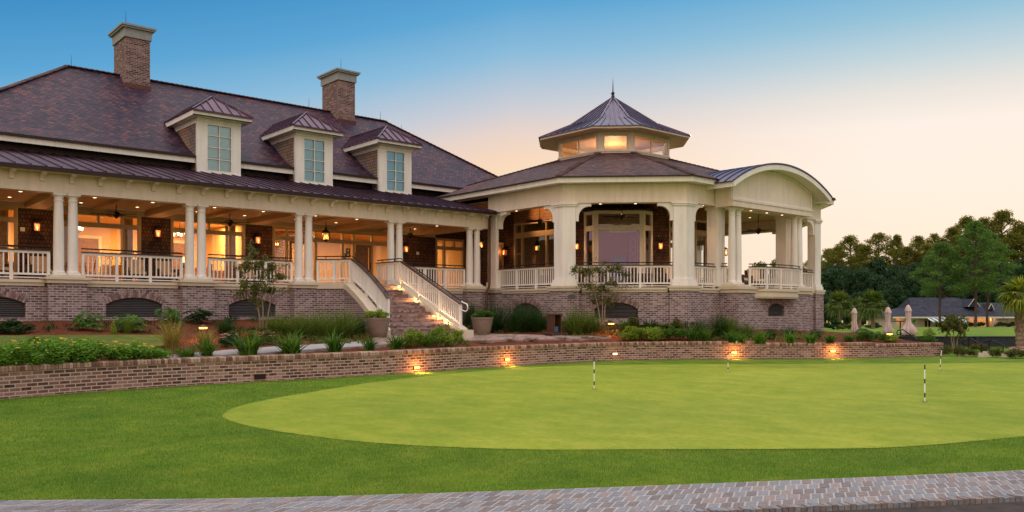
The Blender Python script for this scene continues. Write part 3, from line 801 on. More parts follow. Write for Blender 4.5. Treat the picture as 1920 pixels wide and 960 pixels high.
# porch floor, ceiling, beams
m = MB(); m.box(-10, 17, .05, NW, 2.55, ZF); m.build('porch_floor', 'floor', club)
m = MB(); m.box(-10, 17, .2, NW, 5.46, 5.5); m.build('porch_ceiling', 'ceil', club)
for k in range(-2, 5):
    m = MB(); m.box(4*k-.3, 4*k+.3, .2, NW, 5.26, 5.459); m.build('ceiling_beam', 'ceil', club)
    if k < 4:
        m = MB(); m.box(4*k+1.85, 4*k+2.15, .2, NW, 5.36, 5.459); m.build('ceiling_beam', 'ceil', club)
dl = MB(); dl.lathe([(.075, 0), (.075, .02), (.055, .02)], (0, 0, 0), 14)
dlm = dl.mesh('downlight')
lens = MB(); lens.lathe([(.052, -.004), (.052, .006)], (0, 0, 0), 14); lensm = lens.mesh('lens')
def downlight(x, y, z, parent, e=30, lit=True, ang=120):
    o = link('downlight', dlm, 'cream', parent); o.location = Vector((x, y, z-.022))-Vector(parent.location)
    q = link('downlight_lens', lensm, 'down', o)
    if lit: spot((x, y, z-.05), e, (x, y, 0), ang)
for k in range(-2, 4):
    for dx in (1.15, 3.0):
        for y in (1.3, 3.0): downlight(4*k+dx, y, 5.46, club, PORCH_E if k >= -1 else 0, lit=k >= -1)
# back wall of the porch: shingle panels, window groups, entry doors
def panel(parent, name, mat, x0, x1, z0, z1, y=NW, t=.2):
    m = MB(); m.box(x0, x1, y, y+t, z0, z1); return m.build(name, mat, parent)
for x0, x1 in ((-10, -8.6), (-7.5, -7.4), (-4.6, -3.5), (-.53, .57), (3.54, 4.64), (7.59, 8.76), (14.62, 17.05)):
    panel(club, 'shingle_wall', 'wallsh', x0, x1, ZF, 5.45)
panel(club, 'wall_header', 'trimwarm', -10, 17.05, 5.25, 5.455, NW-.03, .04)
def window_group(fr, s0, s1, zs, z_main, z_tr0, z_tr1, splits, parent, pane='glass', tsplits=None, mat='trimwarm', bars=(), zb=None, name='window', dep=.14, edge=.10):
    """framed glazing: splits are the mullion centres of the main lights, tsplits those of the transoms"""
    m = MB(); e = edge
    m.fbox(fr, s0, s0+e, -.02, dep, zs, z_tr1+e); m.fbox(fr, s1-e, s1, -.02, dep, zs, z_tr1+e)
    m.fbox(fr, s0+e, s1-e, -.02, dep, z_tr1, z_tr1+e)
    m.fbox(fr, s0+e, s1-e, -.015, dep, z_main, z_tr0)
    m.fbox(fr, s0+e, s1-e, -.015, dep, zs, zs+.14)
    for s in splits: m.fbox(fr, s-.05, s+.05, -.018, dep-.01, zs+.14, z_main)
    for s in (tsplits if tsplits is not None else splits): m.fbox(fr, s-.035, s+.035, -.018, dep-.01, z_tr0, z_tr1)
    for a, b, z in bars: m.fbox(fr, a, b, .03, .08, z-.015, z+.015)
    o = m.build(name, mat, parent)
    g = MB(); g.quad(fr.p(s0+e, .055, zs+.14), fr.p(s1-e, .055, zs+.14), fr.p(s1-e, .055, z_tr1), fr.p(s0+e, .055, z_tr1))
    g.build('pane', pane, o); return o
FW = Fr((0, NW), (1, 0))
for c in (-5.98, -2.0, 2.05, 6.1):
    a, b = c-1.48, c+1.48
    window_group(FW, a, b, ZF, 4.75, 4.91, 5.17, (a+.62, b-.62), club, tsplits=(a+.62, c, b-.62), bars=((a+.1, a+.57, 3.91), (b-.57, b-.1, 3.91)))
window_group(FW, 8.76, 14.62, ZF, 4.70, 4.86, 5.14, (9.42, 10.42, 10.75, 12.05, 12.6, 13.55), club, tsplits=(9.42, 10.0, 10.72, 11.4, 12.05, 12.6, 13.55), bars=((8.86, 9.37, 3.9), (12.1, 12.55, 3.9), (13.6, 14.52, 3.9)))
window_group(FW, 17.07, 18.8, ZF, 4.70, 4.86, 5.14, (17.6,), club, tsplits=(17.6, 18.2))
def door(fr, s0, s1, z1, parent, mat='roomwood'):
    m = MB(); w = .11
    m.fbox(fr, s0, s0+w, -.045, -.02, ZF+.02, z1); m.fbox(fr, s1-w, s1, -.045, -.02, ZF+.02, z1)
    m.fbox(fr, s0+w, s1-w, -.045, -.02, z1-w, z1); m.fbox(fr, s0+w, s1-w, -.045, -.02, ZF+.02, ZF+.3)
    o = m.build('door', mat, parent)
    h = MB(); h.tube([fr.p(s1-.06, -.07, ZF+.95), fr.p(s1-.06, -.07, ZF+1.25)], .012); h.build('door_handle', 'bronze', o)
    return o
panel(club, 'wall_header', 'wallsh', 17.06, 18.79, 5.245, 6.62, NW+.01)
door(FW, 9.50, 10.36, 4.68, club); door(FW, 12.68, 13.48, 4.68, club)
m = MB(); m.box(12.80, 13.36, NW+.02, NW+.05, ZF+.3, 4.6); m.build('door_blind', 'roomwood', club)
# upper wall under the main eave, coloured dark to paint in its shadow
panel(club, 'upper_wall', 'bronze', -10, 24, 7.0, 7.66, NW, .1)
# main roof
X0, X1, Y0, Y1 = -3.9, 24.15, 3.80, 16.4; ZE = 7.66; KI = .95; ZK = 8.16; ZR = 11.95; YR = 10.1
m = MB()
e = [(X0, Y0, ZE), (X1, Y0, ZE), (X1, Y1, ZE), (X0, Y1, ZE)]; k_ = [(X0+KI, Y0+KI, ZK), (X1-KI, Y0+KI, ZK), (X1-KI, Y1-KI, ZK), (X0+KI, Y1-KI, ZK)]
r_ = [(2.33, YR, ZR), (17.89, YR, ZR)]
m.v = e+k_+r_
m.f = [(0, 1, 5, 4), (1, 2, 6, 5), (2, 3, 7, 6), (3, 0, 4, 7), (4, 5, 9, 8), (5, 6, 9), (6, 7, 8, 9), (7, 4, 8)]
mr_ = m.build('main_roof', 'roof', club)
cp = MB()
for p, q in ((k_[0], r_[0]), (k_[1], r_[1]), (r_[0], r_[1]), (k_[2], r_[1]), (k_[3], r_[0])):
    p, q = Vector(p), Vector(q); n = int((q-p).length/.22)
    for i in range(n):
        a = p.lerp(q, i/n); b = p.lerp(q, (i+1.1)/n); up = Vector((0, 0, .02))
        cp.beam(a+up*1.6, b+up*.6, .24, .035)
cp.build('ridge_cap', island_mat('ridge_shingle', [(0, (.07, .045, .045)), (1, (.17, .10, .085))]), mr_)
m = MB(); m.box(X0+.02, X1, Y0+.012, Y0+.05, 7.42, 7.648); m.box(X0+.02, X0+.06, Y0+.051, Y1, 7.42, 7.648); m.build('fascia', 'white', club)
m = MB(); m.box(X0+.06, X1, Y0+.051, NW+.1, 7.55, 7.58); m.build('eave_soffit', 'bronze', club)
m = MB(); m.box(X0, X1, Y0-.07, Y0+.010, 7.61, 7.70); m.build('gutter', 'bronze', club)
# dormers
DN = 3.62
def roofz(y): return ZE+(ZK-ZE)/KI*(y-Y0) if y < Y0+KI else ZK+(ZR-ZK)/(YR-Y0-KI)*(y-Y0-KI)
for c in (6.245, 10.32, 14.365):
    h = .865
    m = MB(); m.box(c-h, c-.50, DN, DN+.14, 7.05, 9.15); m.box(c+.50, c+h, DN, DN+.14, 7.05, 9.15)
    m.box(c-.50, c+.50, DN, DN+.14, 7.05, 7.15); m.box(c-.50, c+.50, DN, DN+.14, 8.95, 9.15)
    m.box(c-h, c+h, DN-.03, DN, 9.02, 9.15); m.box(c-h-.0, c+h, DN-.04, DN+.0, 7.05, 7.09)
    m.box(c-h-.01, c-h+.1, DN+.14, 6.3, 8.95, 9.15); m.box(c+h-.1, c+h+.01, DN+.14, 6.3, 8.95, 9.15)
    d = m.build('dormer', 'white', club)
    for sx in (-1, 1):
        m = MB()
        xx = c+sx*(h-.03); ys = [DN+.14, Y0+KI, 6.0]
        pts = [(xx, DN+.14, 7.1), (xx, DN+.14, 8.95), (xx, 6.2, 8.95), (xx, 6.2, 8.9)]
        pts = [(xx, DN+.14, 7.1), (xx, 4.4, 7.1), (xx, 6.35, 8.95), (xx, DN+.14, 8.95)]
        q = [(c+sx*(h-.10), y, z) for _, y, z in pts]
        m.hexa([*pts, *q]) if sx > 0 else m.hexa([*q, *pts])
        m.build('cheek', 'dormsh', d)
    o = .29; z0, z1 = 9.15, 9.36; yb = 6.9
    m = MB(); m.box(c-h-o, c+h+o, DN-o-.1, yb, z0, z0+.03)
    m.box(c-h-o, c+h+o, DN-o-.1, DN-o-.06, z0, z1-.02); m.box(c-h-o, c-h-o+.04, DN-o-.06, yb, z0+.03, z1-.02); m.box(c+h+o-.04, c+h+o, DN-o-.06, yb, z0+.03, z1-.02)
    m.build('dormer_fascia', 'white', d)
    xl, xr, yf = c-h-o-.04, c+h+o+.04, DN-o-.15; zr = 10.2; ya = yf+(c-xl)*.98
    z1 = z1-.02
    m = MB(); A = (xl, yf, z1); B = (xr, yf, z1); T = (c, ya, zr); T2 = (c, 7.9, zr); C2 = (xr, 7.9, z1); D2 = (xl, 7.9, z1)
    m.add([A, B, T], [(0, 1, 2)]); m.add([B, C2, T2, T], [(0, 1, 2, 3)]); m.add([D2, A, T, T2], [(0, 1, 2, 3)])
    up = Vector((0, 0, .02))
    for p, q in ((A, T), (B, T), (T, T2)): m.beam(Vector(p)+up, Vector(q)+up, .07, .05)
    for i in range(-3, 4):
        x = c+i*.36; t = 1-abs(i*.36)/(c-xl)
        if t > .12: m.beam((x, yf, z1+.02), (x, yf+(ya-yf)*t, z1+(zr-z1)*t+.02), .03, .045)
    for sx in (-1, 1):
        y = yf+.3
        while y < 7.4:
            t = min(1, (y-yf)/(ya-yf)); xe = c+sx*(c-xl)
            m.beam((xe, y, z1+.02), (xe-sx*(c-xl)*t, y, z1+(zr-z1)*t+.02), .03, .045); y += .38
    m.box(xl, xr, yf-.03, yf, z1-.05, z1+.012)
    m.build('dormer_roof', 'metal', d)
    m = MB()
    for a, b in ((-.5, -.465), (-.013, .013), (.465, .5)): m.box(c+a, c+b, DN-.012, DN+.08, 7.15, 8.95)
    for z in (7.15, 7.6, 8.05, 8.5, 8.92):
        for a, b in ((-.465, -.013), (.013, .465)): m.box(c+a, c+b, DN-.008, DN+.07, z, z+.024)
    m.build('window_frame', 'white', d)
    m = MB(); m.quad((c-.48, DN+.05, 7.16), (c+.48, DN+.05, 7.16), (c+.48, DN+.05, 8.94), (c-.48, DN+.05, 8.94)); m.build('pane', 'glassdorm', d)
    m = MB(); m.box(c-.49, c+.49, DN+.16, DN+.18, 7.15, 8.95); m.build('pane_backing', 'shade', d)  # pale teal backing added behind the pane to lighten the glass
# chimneys
for x0, x1 in ((4.40, 5.40), (14.57, 15.52)):
    m = MB(); m.box(x0, x1, 9.2, 10.9, 10.6, 13.42); d = m.build('chimney', 'chimbrick', club)
    m = MB(); m.box(x0-.06, x1+.06, 9.14, 10.96, 13.42, 13.80); m.box(x0-.16, x1+.16, 9.04, 11.06, 13.80, 13.87); m.box(x0-.21, x1+.21, 8.99, 11.11, 13.87, 13.95); m.build('chimney_cap', 'capstone', d)
    m = MB(); m.box(x0+.2, x1-.2, 9.5, 10.6, 13.95, 14.0); m.build('flue_cover', 'bronze', d)
    m = MB(); m.box(x0-.04, x1+.04, 9.16, 9.2, 11.0, 11.46); m.build('flashing', 'copper', d)
def rod(x, y, z, h=.5, parent=club):
    m = MB(); m.tube([(x, y, z), (x, y, z+h)], [.012, .006], 5); m.build('lightning_rod', 'bronze', parent)
for x, y, z in ((2.5, YR, ZR), (4.35, 9.0, 13.95), (5.45, 11.0, 13.95), (14.6, 9.0, 13.95), (15.5, 11.0, 13.95), (13.4, YR, ZR), (17.6, YR, ZR), (18.6, 9.6, 11.3)): rod(x, y, z)
# interior of the main wing
m = MB()
m.quad((-10, 9.6, ZF), (20, 9.6, ZF), (20, 9.6, 5.45), (-10, 9.6, 5.45))
m.quad((-10, NW+.2, 5.44), (-10, 9.6, 5.44), (20, 9.6, 5.44), (20, NW+.2, 5.44))
m.quad((-10, NW+.2, ZF), (-10, 9.6, ZF), (-10, 9.6, 5.45), (-10, NW+.2, 5.45))
m.box(8.0, 8.15, NW+.2, 9.6, ZF, 5.44); m.box(18.9, 19, NW+.2, 9.6, ZF, 5.44)
m.build('room_wall', 'room', club)
m = MB(); m.box(-10, 19, NW, 9.6, 2.55, ZF-.004); m.build('room_floor', 'roomwood', club)
m = MB(); m.box(9.6, 9.75, 9.3, 9.6, ZF, 5.4); m.box(10.9, 11.9, 7.6, 8.6, ZF, 5.43); m.build('brick_chimney_breast', 'brick', club)
for c in (-8, -4, .2, 4.1, 7.0): area((c, 7.0, 5.38), ROOM_E, 1.6, 1.6)
area((10.2, 6.2, 5.38), ROOM_E*1.1, 1.6, 1.2); area((13.2, 6.6, 5.38), ROOM_E*.9, 1.6, 1.6); area((17.4, 7.2, 5.38), ROOM_E*.3, 1.2, 1.2)
m = MB(); m.box(-10, 7.98, 9.52, 9.59, ZF, 3.62); m.box(-10, 7.98, 9.50, 9.59, 3.62, 3.68); m.build('wainscot', 'roomwood', club)
for x in (-5.4, -1.9, 2.3, 6.2):
    m = MB(); m.box(x, x+1.1, 9.48, 9.495, ZF, 4.75); m.build('cased_opening', 'roomwood', club)
    m = MB(); m.box(x-.12, x, 9.46, 9.5, ZF, 4.87); m.box(x+1.1, x+1.22, 9.46, 9.5, ZF, 4.87); m.box(x, x+1.1, 9.46, 9.5, 4.75, 4.87); m.build('door_casing', 'white', club)
# ceiling coffers seen through the transoms
for c in (-2.5, 1.0, 5.2): 
    m = MB(); m.box(c, c+.2, NW+.3, 9.6, 5.28, 5.439); m.build('coffer_beam', 'room', club)
# downpipe at the corner
m = MB(); m.tube([(16.55, -.55, 5.9), (16.55, -.42, 5.75), (16.62, -.34, 5.5), (16.62, -.34, 3.0), (16.45, -.52, 2.75), (16.3, -.55, 2.55), (16.3, -.45, 1.0)], .055, 8); m.build('downpipe', 'copper', club, smooth=50)

# ================================================================== PAVILION
PX, PY, PA, PB = 25.6, .62, 5.15, 8.61
pav = thing('pavilion', 'chamfered square pavilion with square white piers, glazed cupola and barrel gable', 'pavilion', (PX, PY, 1.0))
def octring(a, b): return [(PX-b, PY+a), (PX-b, PY-a), (PX-a, PY-b), (PX+a, PY-b), (PX+b, PY-a), (PX+b, PY+a), (PX+a, PY+b), (PX-a, PY+b)]
V = octring(PA, PB)      # 1 = west/south-west corner ... in walking order, seen from outside
FRS = []
for i in range(8):
    a, b = V[i], V[(i+1) % 8]
    fr = Fr(a, (b[0]-a[0], b[1]-a[1])); fr.L = math.hypot(b[0]-a[0], b[1]-a[1]); FRS.append(fr)
FA, FB, FC, FD, FE = FRS[:5]
JA = PY+PA-.0            # FA starts at y = 5.45; the porch meets it at y = 0
sA = V[0][1]-0.0
# brick base
GOP = .3
m = MB()
arched_wall(m, FA, sA, FA.L, GOP, 2.46, [(sA+2.3, .85, 1.3, 1.75, 2.05)])
arched_wall(m, FB, 0, FB.L, GOP, 2.46, [(2.12, .86, 1.42, 1.80, 2.06)])
xc0, xc1 = 22.66, 28.2
arched_wall(m, FC, 0, xc0-V[2][0], GOP, 2.46, [])
arched_wall(m, FC, xc1-V[2][0], FC.L, GOP, 2.46, [])
FP = Fr((xc0, -8.9), (1, 0))
arched_wall(m, FP, 0, xc1-xc0, GOP, 2.46, [(2.78, .62, 1.50, 1.86, 2.04)])
FPl = Fr((xc0, V[2][1]), (0, -1)); FPr = Fr((xc1, -8.9), (0, 1))
arched_wall(m, FPl, 0, 8.9+V[2][1], GOP, 2.46, []); arched_wall(m, FPr, 0, 8.9+V[2][1], GOP, 2.46, [])
arched_wall(m, FD, 0, FD.L, GOP, 2.46, []); arched_wall(m, FE, 0, FE.L, GOP, 2.46, [])
m.build('brick_base', 'brick', pav)
louvre(FA, sA+2.3, .85, 1.3, 1.75, 2.05, pav); louvre(FB, 2.12, .86, 1.42, 1.80, 2.06, pav); louvre(FP, 2.78, .62, 1.50, 1.86, 2.04, pav)
TN = math.tan(R(22.5))
def corner_poly(f1, f2, leg, out, dep, leg2=None):
    leg2 = leg2 or leg
    q = [f1.p(f1.L-leg, -out, 0), f2.p(-out*TN, -out, 0), f2.p(leg2, -out, 0), f2.p(leg2, dep, 0), f2.p(dep*TN, dep, 0), f1.p(f1.L-leg, dep, 0)]
    return [(p[0], p[1]) for p in q]
def corner_pier(f1, f2):
    m = MB(); m.prism(corner_poly(f1, f2, .66, .12, .5), GOP, 2.52); m.build('brick_pier', 'brick', pav)
    m = MB(); m.prism(corner_poly(f1, f2, .70, .16, .55), 2.52, 2.63); m.prism(corner_poly(f1, f2, .74, .20, .58), 2.63, 2.72); m.build('pier_cap', 'stone', pav)
    m = MB(); m.prism(corner_poly(f1, f2, .60, .10, .48), 2.72, 2.86); m.prism(corner_poly(f1, f2, .56, .06, .45), 2.86, 2.98)
    m.prism(corner_poly(f1, f2, .51, .0, .40), 2.98, 5.90); m.prism(corner_poly(f1, f2, .55, .05, .43), 5.90, 5.97)
    m.prism(corner_poly(f1, f2, .60, .09, .46), 5.97, 6.03); m.build('corner_pier', 'white', pav)
corner_pier(FA, FB); corner_pier(FB, FC); corner_pier(FC, FD); corner_pier(FD, FE)
# junction pier beside the porch
m = MB(); m.box(16.9, 17.2, -.48, .25, GOP, 2.52); m.build('brick_pier', 'brick', pav)
m = MB(); m.box(16.85, 17.25, -.53, .3, 2.52, 2.63); m.box(16.81, 17.3, -.57, .34, 2.63, 2.72); m.build('pier_cap', 'stone', pav)
m = MB(); m.box(16.92, 17.2, -.43, .25, 2.72, 2.98); m.box(16.97, 17.13, -.36, .2, 2.98, 5.99); m.build('junction_pier', 'white', pav)
# stone sill bands
def sill(fr, s0, s1):
    m = MB(); m.fbox(fr, s0, s1, -.04, .28, 2.46, 2.56); m.fbox(fr, s0, s1, -.09, .28, 2.56, 2.64); m.build('sill_band', 'stone', pav)
sill(FA, sA+.76, FA.L-.75); sill(FB, .75, FB.L-.75); sill(FC, .75, xc0-V[2][0]-.12); sill(FC, xc1-V[2][0]+.15, FC.L-.75); sill(FD, .75, FD.L-.75); sill(FE, .75, FE.L)
# floor, ceiling
def oct_face(a, b, z, name, mat, th=.1):
    m = MB(); m.prism(octring(a, b), z, z+th); return m.build(name, mat, pav)
oct_face(PA-.1, PB-.25, ZF-.12, 'porch_floor', 'floor', .12)
m = MB(); m.prism([(xc0+.05, -8.85), (xc1-.05, -8.85), (xc1-.05, -7.6), (xc0+.05, -7.6)], ZF-.13, ZF-.004); m.build('porch_floor', 'floor', pav)
m = MB(); m.prism(octring(PA-.1, PB-.3), 6.62, 6.66); m.build('porch_ceiling', 'ceil', pav)
# beams over the openings
def beam(fr, s0, s1, z0=5.97, z1=6.80): 
    m = MB(); m.fbox(fr, s0, s1, .0, .36, z0+.12, z1); m.fbox(fr, s0, s1, -.03, .39, z0+.03, z0+.12); m.build('beam', 'cream', pav)
for fr, s0 in ((FA, sA-.2), (FB, 0), (FC, 0), (FD, 0), (FE, 0)):
    m = MB()
    def pr(o0, o1, z0, z1):
        t0 = 0 if fr is FA else 1
        a = fr.p(s0-(o0*TN if t0 else 0), -o0, 0); b = fr.p(fr.L+o0*TN, -o0, 0); c = fr.p(fr.L-o1*TN, o1, 0); d = fr.p(s0+(o1*TN if t0 else 0), o1, 0)
        m.prism([p[:2] for p in (a, b, c, d)], z0, z1)
    pr(.03, .40, 6.032, 6.12); pr(0, .36, 6.12, 6.79); m.build('entablature', 'cream', pav)
def arch_bracket(fr, s, dirn, z1=6.035, d0=.04, d1=.30, w=.62):
    pts = [(0, z1), (w, z1), (w, z1-.13), (w-.08, z1-.13)]
    for k in range(9):
        t = R(90+90*k/8); pts.append((w-.08+.42*math.cos(t), z1-.55+.42*math.sin(t)))
    pts += [(.12, z1-.72), (0, z1-.72)]
    n = len(pts); m = MB()
    m.add([fr.p(s+dirn*x, d0, z) for x, z in pts]+[fr.p(s+dirn*x, d1, z) for x, z in pts],
          [tuple(range(n)), tuple(range(2*n-1, n-1, -1))]+[(i, n+i, n+(i+1) % n, (i+1) % n) for i in range(n)])
    m.build('arch_bracket', 'white', pav)
arch_bracket(FA, sA+.35, 1); arch_bracket(FA, FA.L-.515, -1); arch_bracket(FB, .515, 1); arch_bracket(FB, FB.L-.515, -1)
arch_bracket(FC, .515, 1); arch_bracket(FC, FC.L-.515, -1); arch_bracket(FD, .515, 1); arch_bracket(FD, FD.L-.515, -1); arch_bracket(FE, .515, 1); arch_bracket(FE, 6, -1)
# east side intermediate pier
m = MB(); m.fbox(FE, 6.0, 6.5, 0, .45, ZF, 6.03); m.fbox(FE, 0+9.6, 10.3, 0, .45, ZF, 6.03); m.build('square_pier', 'white', pav)
# eaves: soffit, fascia, roof
EA, EB = 5.42, 9.12
m = MB(); e = octring(EA, EB); w_ = octring(PA-.1, PB-.24)
for i in range(8):
    j = (i+1) % 8; m.quad((*e[i], 6.795), (*w_[i], 6.795), (*w_[j], 6.795), (*e[j], 6.795))
m.build('eave_soffit', 'white', pav)
m = MB(); e2 = octring(EA-.02, EB-.05)
for i in range(8):
    j = (i+1) % 8
    m.hexa([(*e[i], 6.77), (*e[j], 6.77), (*e2[j], 6.77), (*e2[i], 6.77), (*e[i], 7.02), (*e[j], 7.02), (*e2[j], 7.02), (*e2[i], 7.02)])
m.build('fascia', 'white', pav)
CUA, CUB, ZC = 1.38, 2.55, 9.33
m = MB(); e = octring(EA+.03, EB+.06); c_ = octring(CUA, CUB)
for i in range(8):
    j = (i+1) % 8; m.quad((*e[i], 7.01), (*e[j], 7.01), (*c_[j], ZC), (*c_[i], ZC))
    m.quad((*e[i], 7.01), (*e[j], 7.01), (*e[j], 7.05), (*e[i], 7.05)) if False else None
prf = m.build('pavilion_roof', 'roof2', pav)
for i in range(8):
    m = MB(); p = Vector((*e[i], 7.01)); q = Vector((*c_[i], ZC)); n = int((q-p).length/.22)
    for k in range(n):
        a = p.lerp(q, k/n); b = p.lerp(q, (k+1.1)/n); up = Vector((0, 0, .02)); m.beam(a+up*1.8, b+up*.7, .24, .035)
    m.build('hip_cap', bpy.data.materials['ridge_shingle'], prf)
m = MB(); e3 = octring(EA+.05, EB+.09); e4 = octring(EA-.0, EB+.002)
for i in range(8):
    j = (i+1) % 8
    m.hexa([(*e4[i], 6.97), (*e4[j], 6.97), (*e3[j], 6.97), (*e3[i], 6.97), (*e4[i], 7.008), (*e4[j], 7.008), (*e3[j], 7.008), (*e3[i], 7.008)])
m.build('drip_edge', 'bronze', pav)
# cupola
def ringwall(m, ra, rb, z0, z1):
    for i in range(8):
        j = (i+1) % 8; m.hexa([(*ra[i], z0), (*ra[j], z0), (*rb[j], z0), (*rb[i], z0), (*ra[i], z1), (*ra[j], z1), (*rb[j], z1), (*rb[i], z1)])
c0 = octring(CUA, CUB); c1 = octring(CUA-.05, CUB-.14)
m = MB(); ringwall(m, c0, c1, 9.0, 9.44); ringwall(m, c0, c1, 10.20, 10.38)
cf = octring(CUA+.02, CUB+.04); ringwall(m, cf, c0, 9.40, 9.46)
for i in range(8):
    j = (i+1) % 8; fr = Fr(c0[i], (c0[j][0]-c0[i][0], c0[j][1]-c0[i][1])); L_ = math.hypot(c0[j][0]-c0[i][0], c0[j][1]-c0[i][1])
    if L_ > 2: m.fbox(fr, 0, .13, 0, .14, 9.44, 10.2); m.fbox(fr, L_-.13, L_, 0, .14, 9.44, 10.2)
    else: m.fbox(fr, 0, .26, .001, .14, 9.44, 10.2); m.fbox(fr, L_-.26, L_, .001, .14, 9.44, 10.2)
cup = m.build('cupola', 'cream', pav)
m = MB(); g = MB()
for i in range(8):
    j = (i+1) % 8; fr = Fr(c0[i], (c0[j][0]-c0[i][0], c0[j][1]-c0[i][1])); L_ = math.hypot(c0[j][0]-c0[i][0], c0[j][1]-c0[i][1])
    e_ = .13 if L_ > 2 else .26
    m.fbox(fr, e_, L_-e_, .02, .08, 9.44, 9.49); m.fbox(fr, e_, L_-e_, .02, .08, 10.15, 10.2); m.fbox(fr, e_, e_+.04, .022, .08, 9.49, 10.15); m.fbox(fr, L_-e_-.04, L_-e_, .022, .08, 9.49, 10.15)
    if L_ > 2: m.fbox(fr, L_/2-.02, L_/2+.02, .022, .08, 9.49, 10.15)
    g.quad(fr.p(e_, .05, 9.46), fr.p(L_-e_, .05, 9.46), fr.p(L_-e_, .05, 10.18), fr.p(e_, .05, 10.18))
m.build('cupola_window', 'cream', cup); g.build('pane', 'glasscup', cup)
m = MB(); m.prism(octring(CUA-.05, CUB-.15), 10.32, 10.36); m.build('cupola_ceiling', 'ceil', cup)
m = MB(); m.prism(octring(CUA-.05, CUB-.15), 9.2, 9.24); m.build('cupola_floor', 'ceil', cup)
ce, ci = octring(1.82, 3.43), octring(CUA, CUB)
m = MB(); ringwall(m, ce, octring(1.80, 3.39), 10.33, 10.45)
for i in range(8):
    j = (i+1) % 8; m.quad((*ce[i], 10.365), (*ci[i], 10.365), (*ci[j], 10.365), (*ce[j], 10.365))
m.build('cupola_eave', 'cream', cup)
m = MB(); r0 = octring(1.86, 3.48); r1 = octring(1.08, 2.06); r1b = octring(1.06, 2.02)
for i in range(8):
    j = (i+1) % 8
    m.quad((*r0[i], 10.44), (*r0[j], 10.44), (*r1[j], 11.14), (*r1[i], 11.14))
    m.quad((*r0[i], 10.41), (*r0[j], 10.41), (*r0[j], 10.445), (*r0[i], 10.445))
    m.add([(*r1b[i], 11.16), (*r1b[j], 11.16), (PX, PY, 12.72)], [(0, 1, 2)])
    m.quad((*r1[i], 11.14), (*r1[j], 11.14), (*r1b[j], 11.165), (*r1b[i], 11.165))
    up = Vector((0, 0, .02)); A_, B_ = Vector((*r0[i], 10.44)), Vector((*r0[j], 10.44)); C_, D_ = Vector((*r1[j], 11.14)), Vector((*r1[i], 11.14)); T_ = Vector((PX, PY, 12.72))
    m.beam(A_+up, D_+up, .09, .04); m.beam(Vector((*r1b[i], 11.16))+up, T_+up, .09, .04)
    k = int((B_-A_).length/.42)
    for q in range(1, k+1):
        t = q/(k+1); m.beam(A_.lerp(B_, t)+up, D_.lerp(C_, t)+up, .03, .045)
        E0, E1 = Vector((*r1b[i], 11.16)), Vector((*r1b[j], 11.16)); s_ = 1-abs(2*t-1); base = E0.lerp(E1, t)
        tgt = (E0 if t < .5 else E1).lerp(T_, min(1, s_)) if s_ < 1 else T_
        m.beam(base+up, base.lerp(T_, .0)+up+(T_-(E0+E1)/2)*s_*.96, .03, .045)
m.build('cupola_roof', 'metalblue', cup)
m = MB(); m.lathe([(.09, 12.66), (.09, 12.78), (.05, 12.82), (.11, 12.90), (.05, 12.98), (.03, 13.02), (.022, 13.3), (.004, 13.72)], (PX, PY, 0), 12); m.build('finial', 'bronze', cup, smooth=50)
point((PX, PY, 9.6), 130, (1, .60, .26), r=.3)
# projecting gable porch
for y0, x0, x1 in ((-8.9, xc0, xc0+1.15), (-8.9, xc1-1.15, xc1)):
    m = MB(); m.box(x0-.06, x1+.06, y0-.06, -7.96, 2.46, 2.60); m.box(x0-.12, x1+.12, y0-.12, -7.98, 2.60, 2.72); m.box(x0, x1, y0+.06, -8.0, 2.72, 2.80); m.build('pier_cap', 'stone', pav)
for x in (22.85, 23.27, 27.6, 28.02): column(x, -8.45, pav, 2.80, 3.16)
for x in (22.75, 27.95):
    m = MB(); m.box(x-.32, x+.32, -8.05, -7.41, 2.72, 2.84); m.box(x-.29, x+.29, -8.02, -7.44, 2.84, 2.96); m.box(x-.26, x+.26, -7.99, -7.47, 2.96, 5.90); m.box(x-.32, x+.32, -8.05, -7.41, 5.90, 6.03); m.build('square_pier', 'white', pav)
m = MB(); m.box(22.3, 28.5, -8.86, -8.2, 5.96, 6.26); m.box(22.28, 28.52, -8.90, -8.861, 6.18, 6.26)
m.box(22.3, 22.7, -8.198, -8.025, 5.96, 6.79); m.box(28.1, 28.5, -8.198, -8.025, 5.96, 6.79); m.box(22.31, 22.36, -8.80, -8.205, 6.262, 6.95); m.box(28.44, 28.49, -8.80, -8.205, 6.262, 6.95); m.build('gable_beam', 'cream', pav)
gc, gh, gz0, gzt = 25.38, 3.72, 6.62, 7.64
arc = arcpts(gc, gh, gz0, gzt, 28); arct = arcpts(gc, gh+.06, gz0+.19, gzt+.20, 28)
# recessed panel
pa = [(x, z+.02) for x, z in arc if 22.36 < x < 28.44]
m = MB(); pts = [(22.36, 6.26)]+[(22.36, pa[0][1])]+pa+[(28.44, pa[-1][1]), (28.44, 6.26)]
n = len(pts); m.add([(x, -8.80, z) for x, z in pts]+[(x, -8.7, z) for x, z in pts], [tuple(range(n)), tuple(range(2*n-1, n-1, -1))]+[(i, n+i, n+(i+1) % n, (i+1) % n) for i in range(n)])
m.build('gable_panel', 'cream', pav)
m = MB()                                          # raised border on the panel
for (a, za), (b, zb) in zip(pa, pa[1:]):
    m.hexa([(a, -8.84, za-.10), (b, -8.84, zb-.10), (b, -8.802, zb-.10), (a, -8.802, za-.10), (a, -8.84, za), (b, -8.84, zb), (b, -8.802, zb), (a, -8.802, za)])
m.box(22.36, 22.44, -8.84, -8.802, 6.262, pa[0][1]); m.box(28.36, 28.44, -8.84, -8.802, 6.262, pa[-1][1]); m.box(22.44, 28.36, -8.84, -8.802, 6.262, 6.34)
m.build('panel_border', 'white', pav)
m = MB()                                          # arched fascia and its soffit
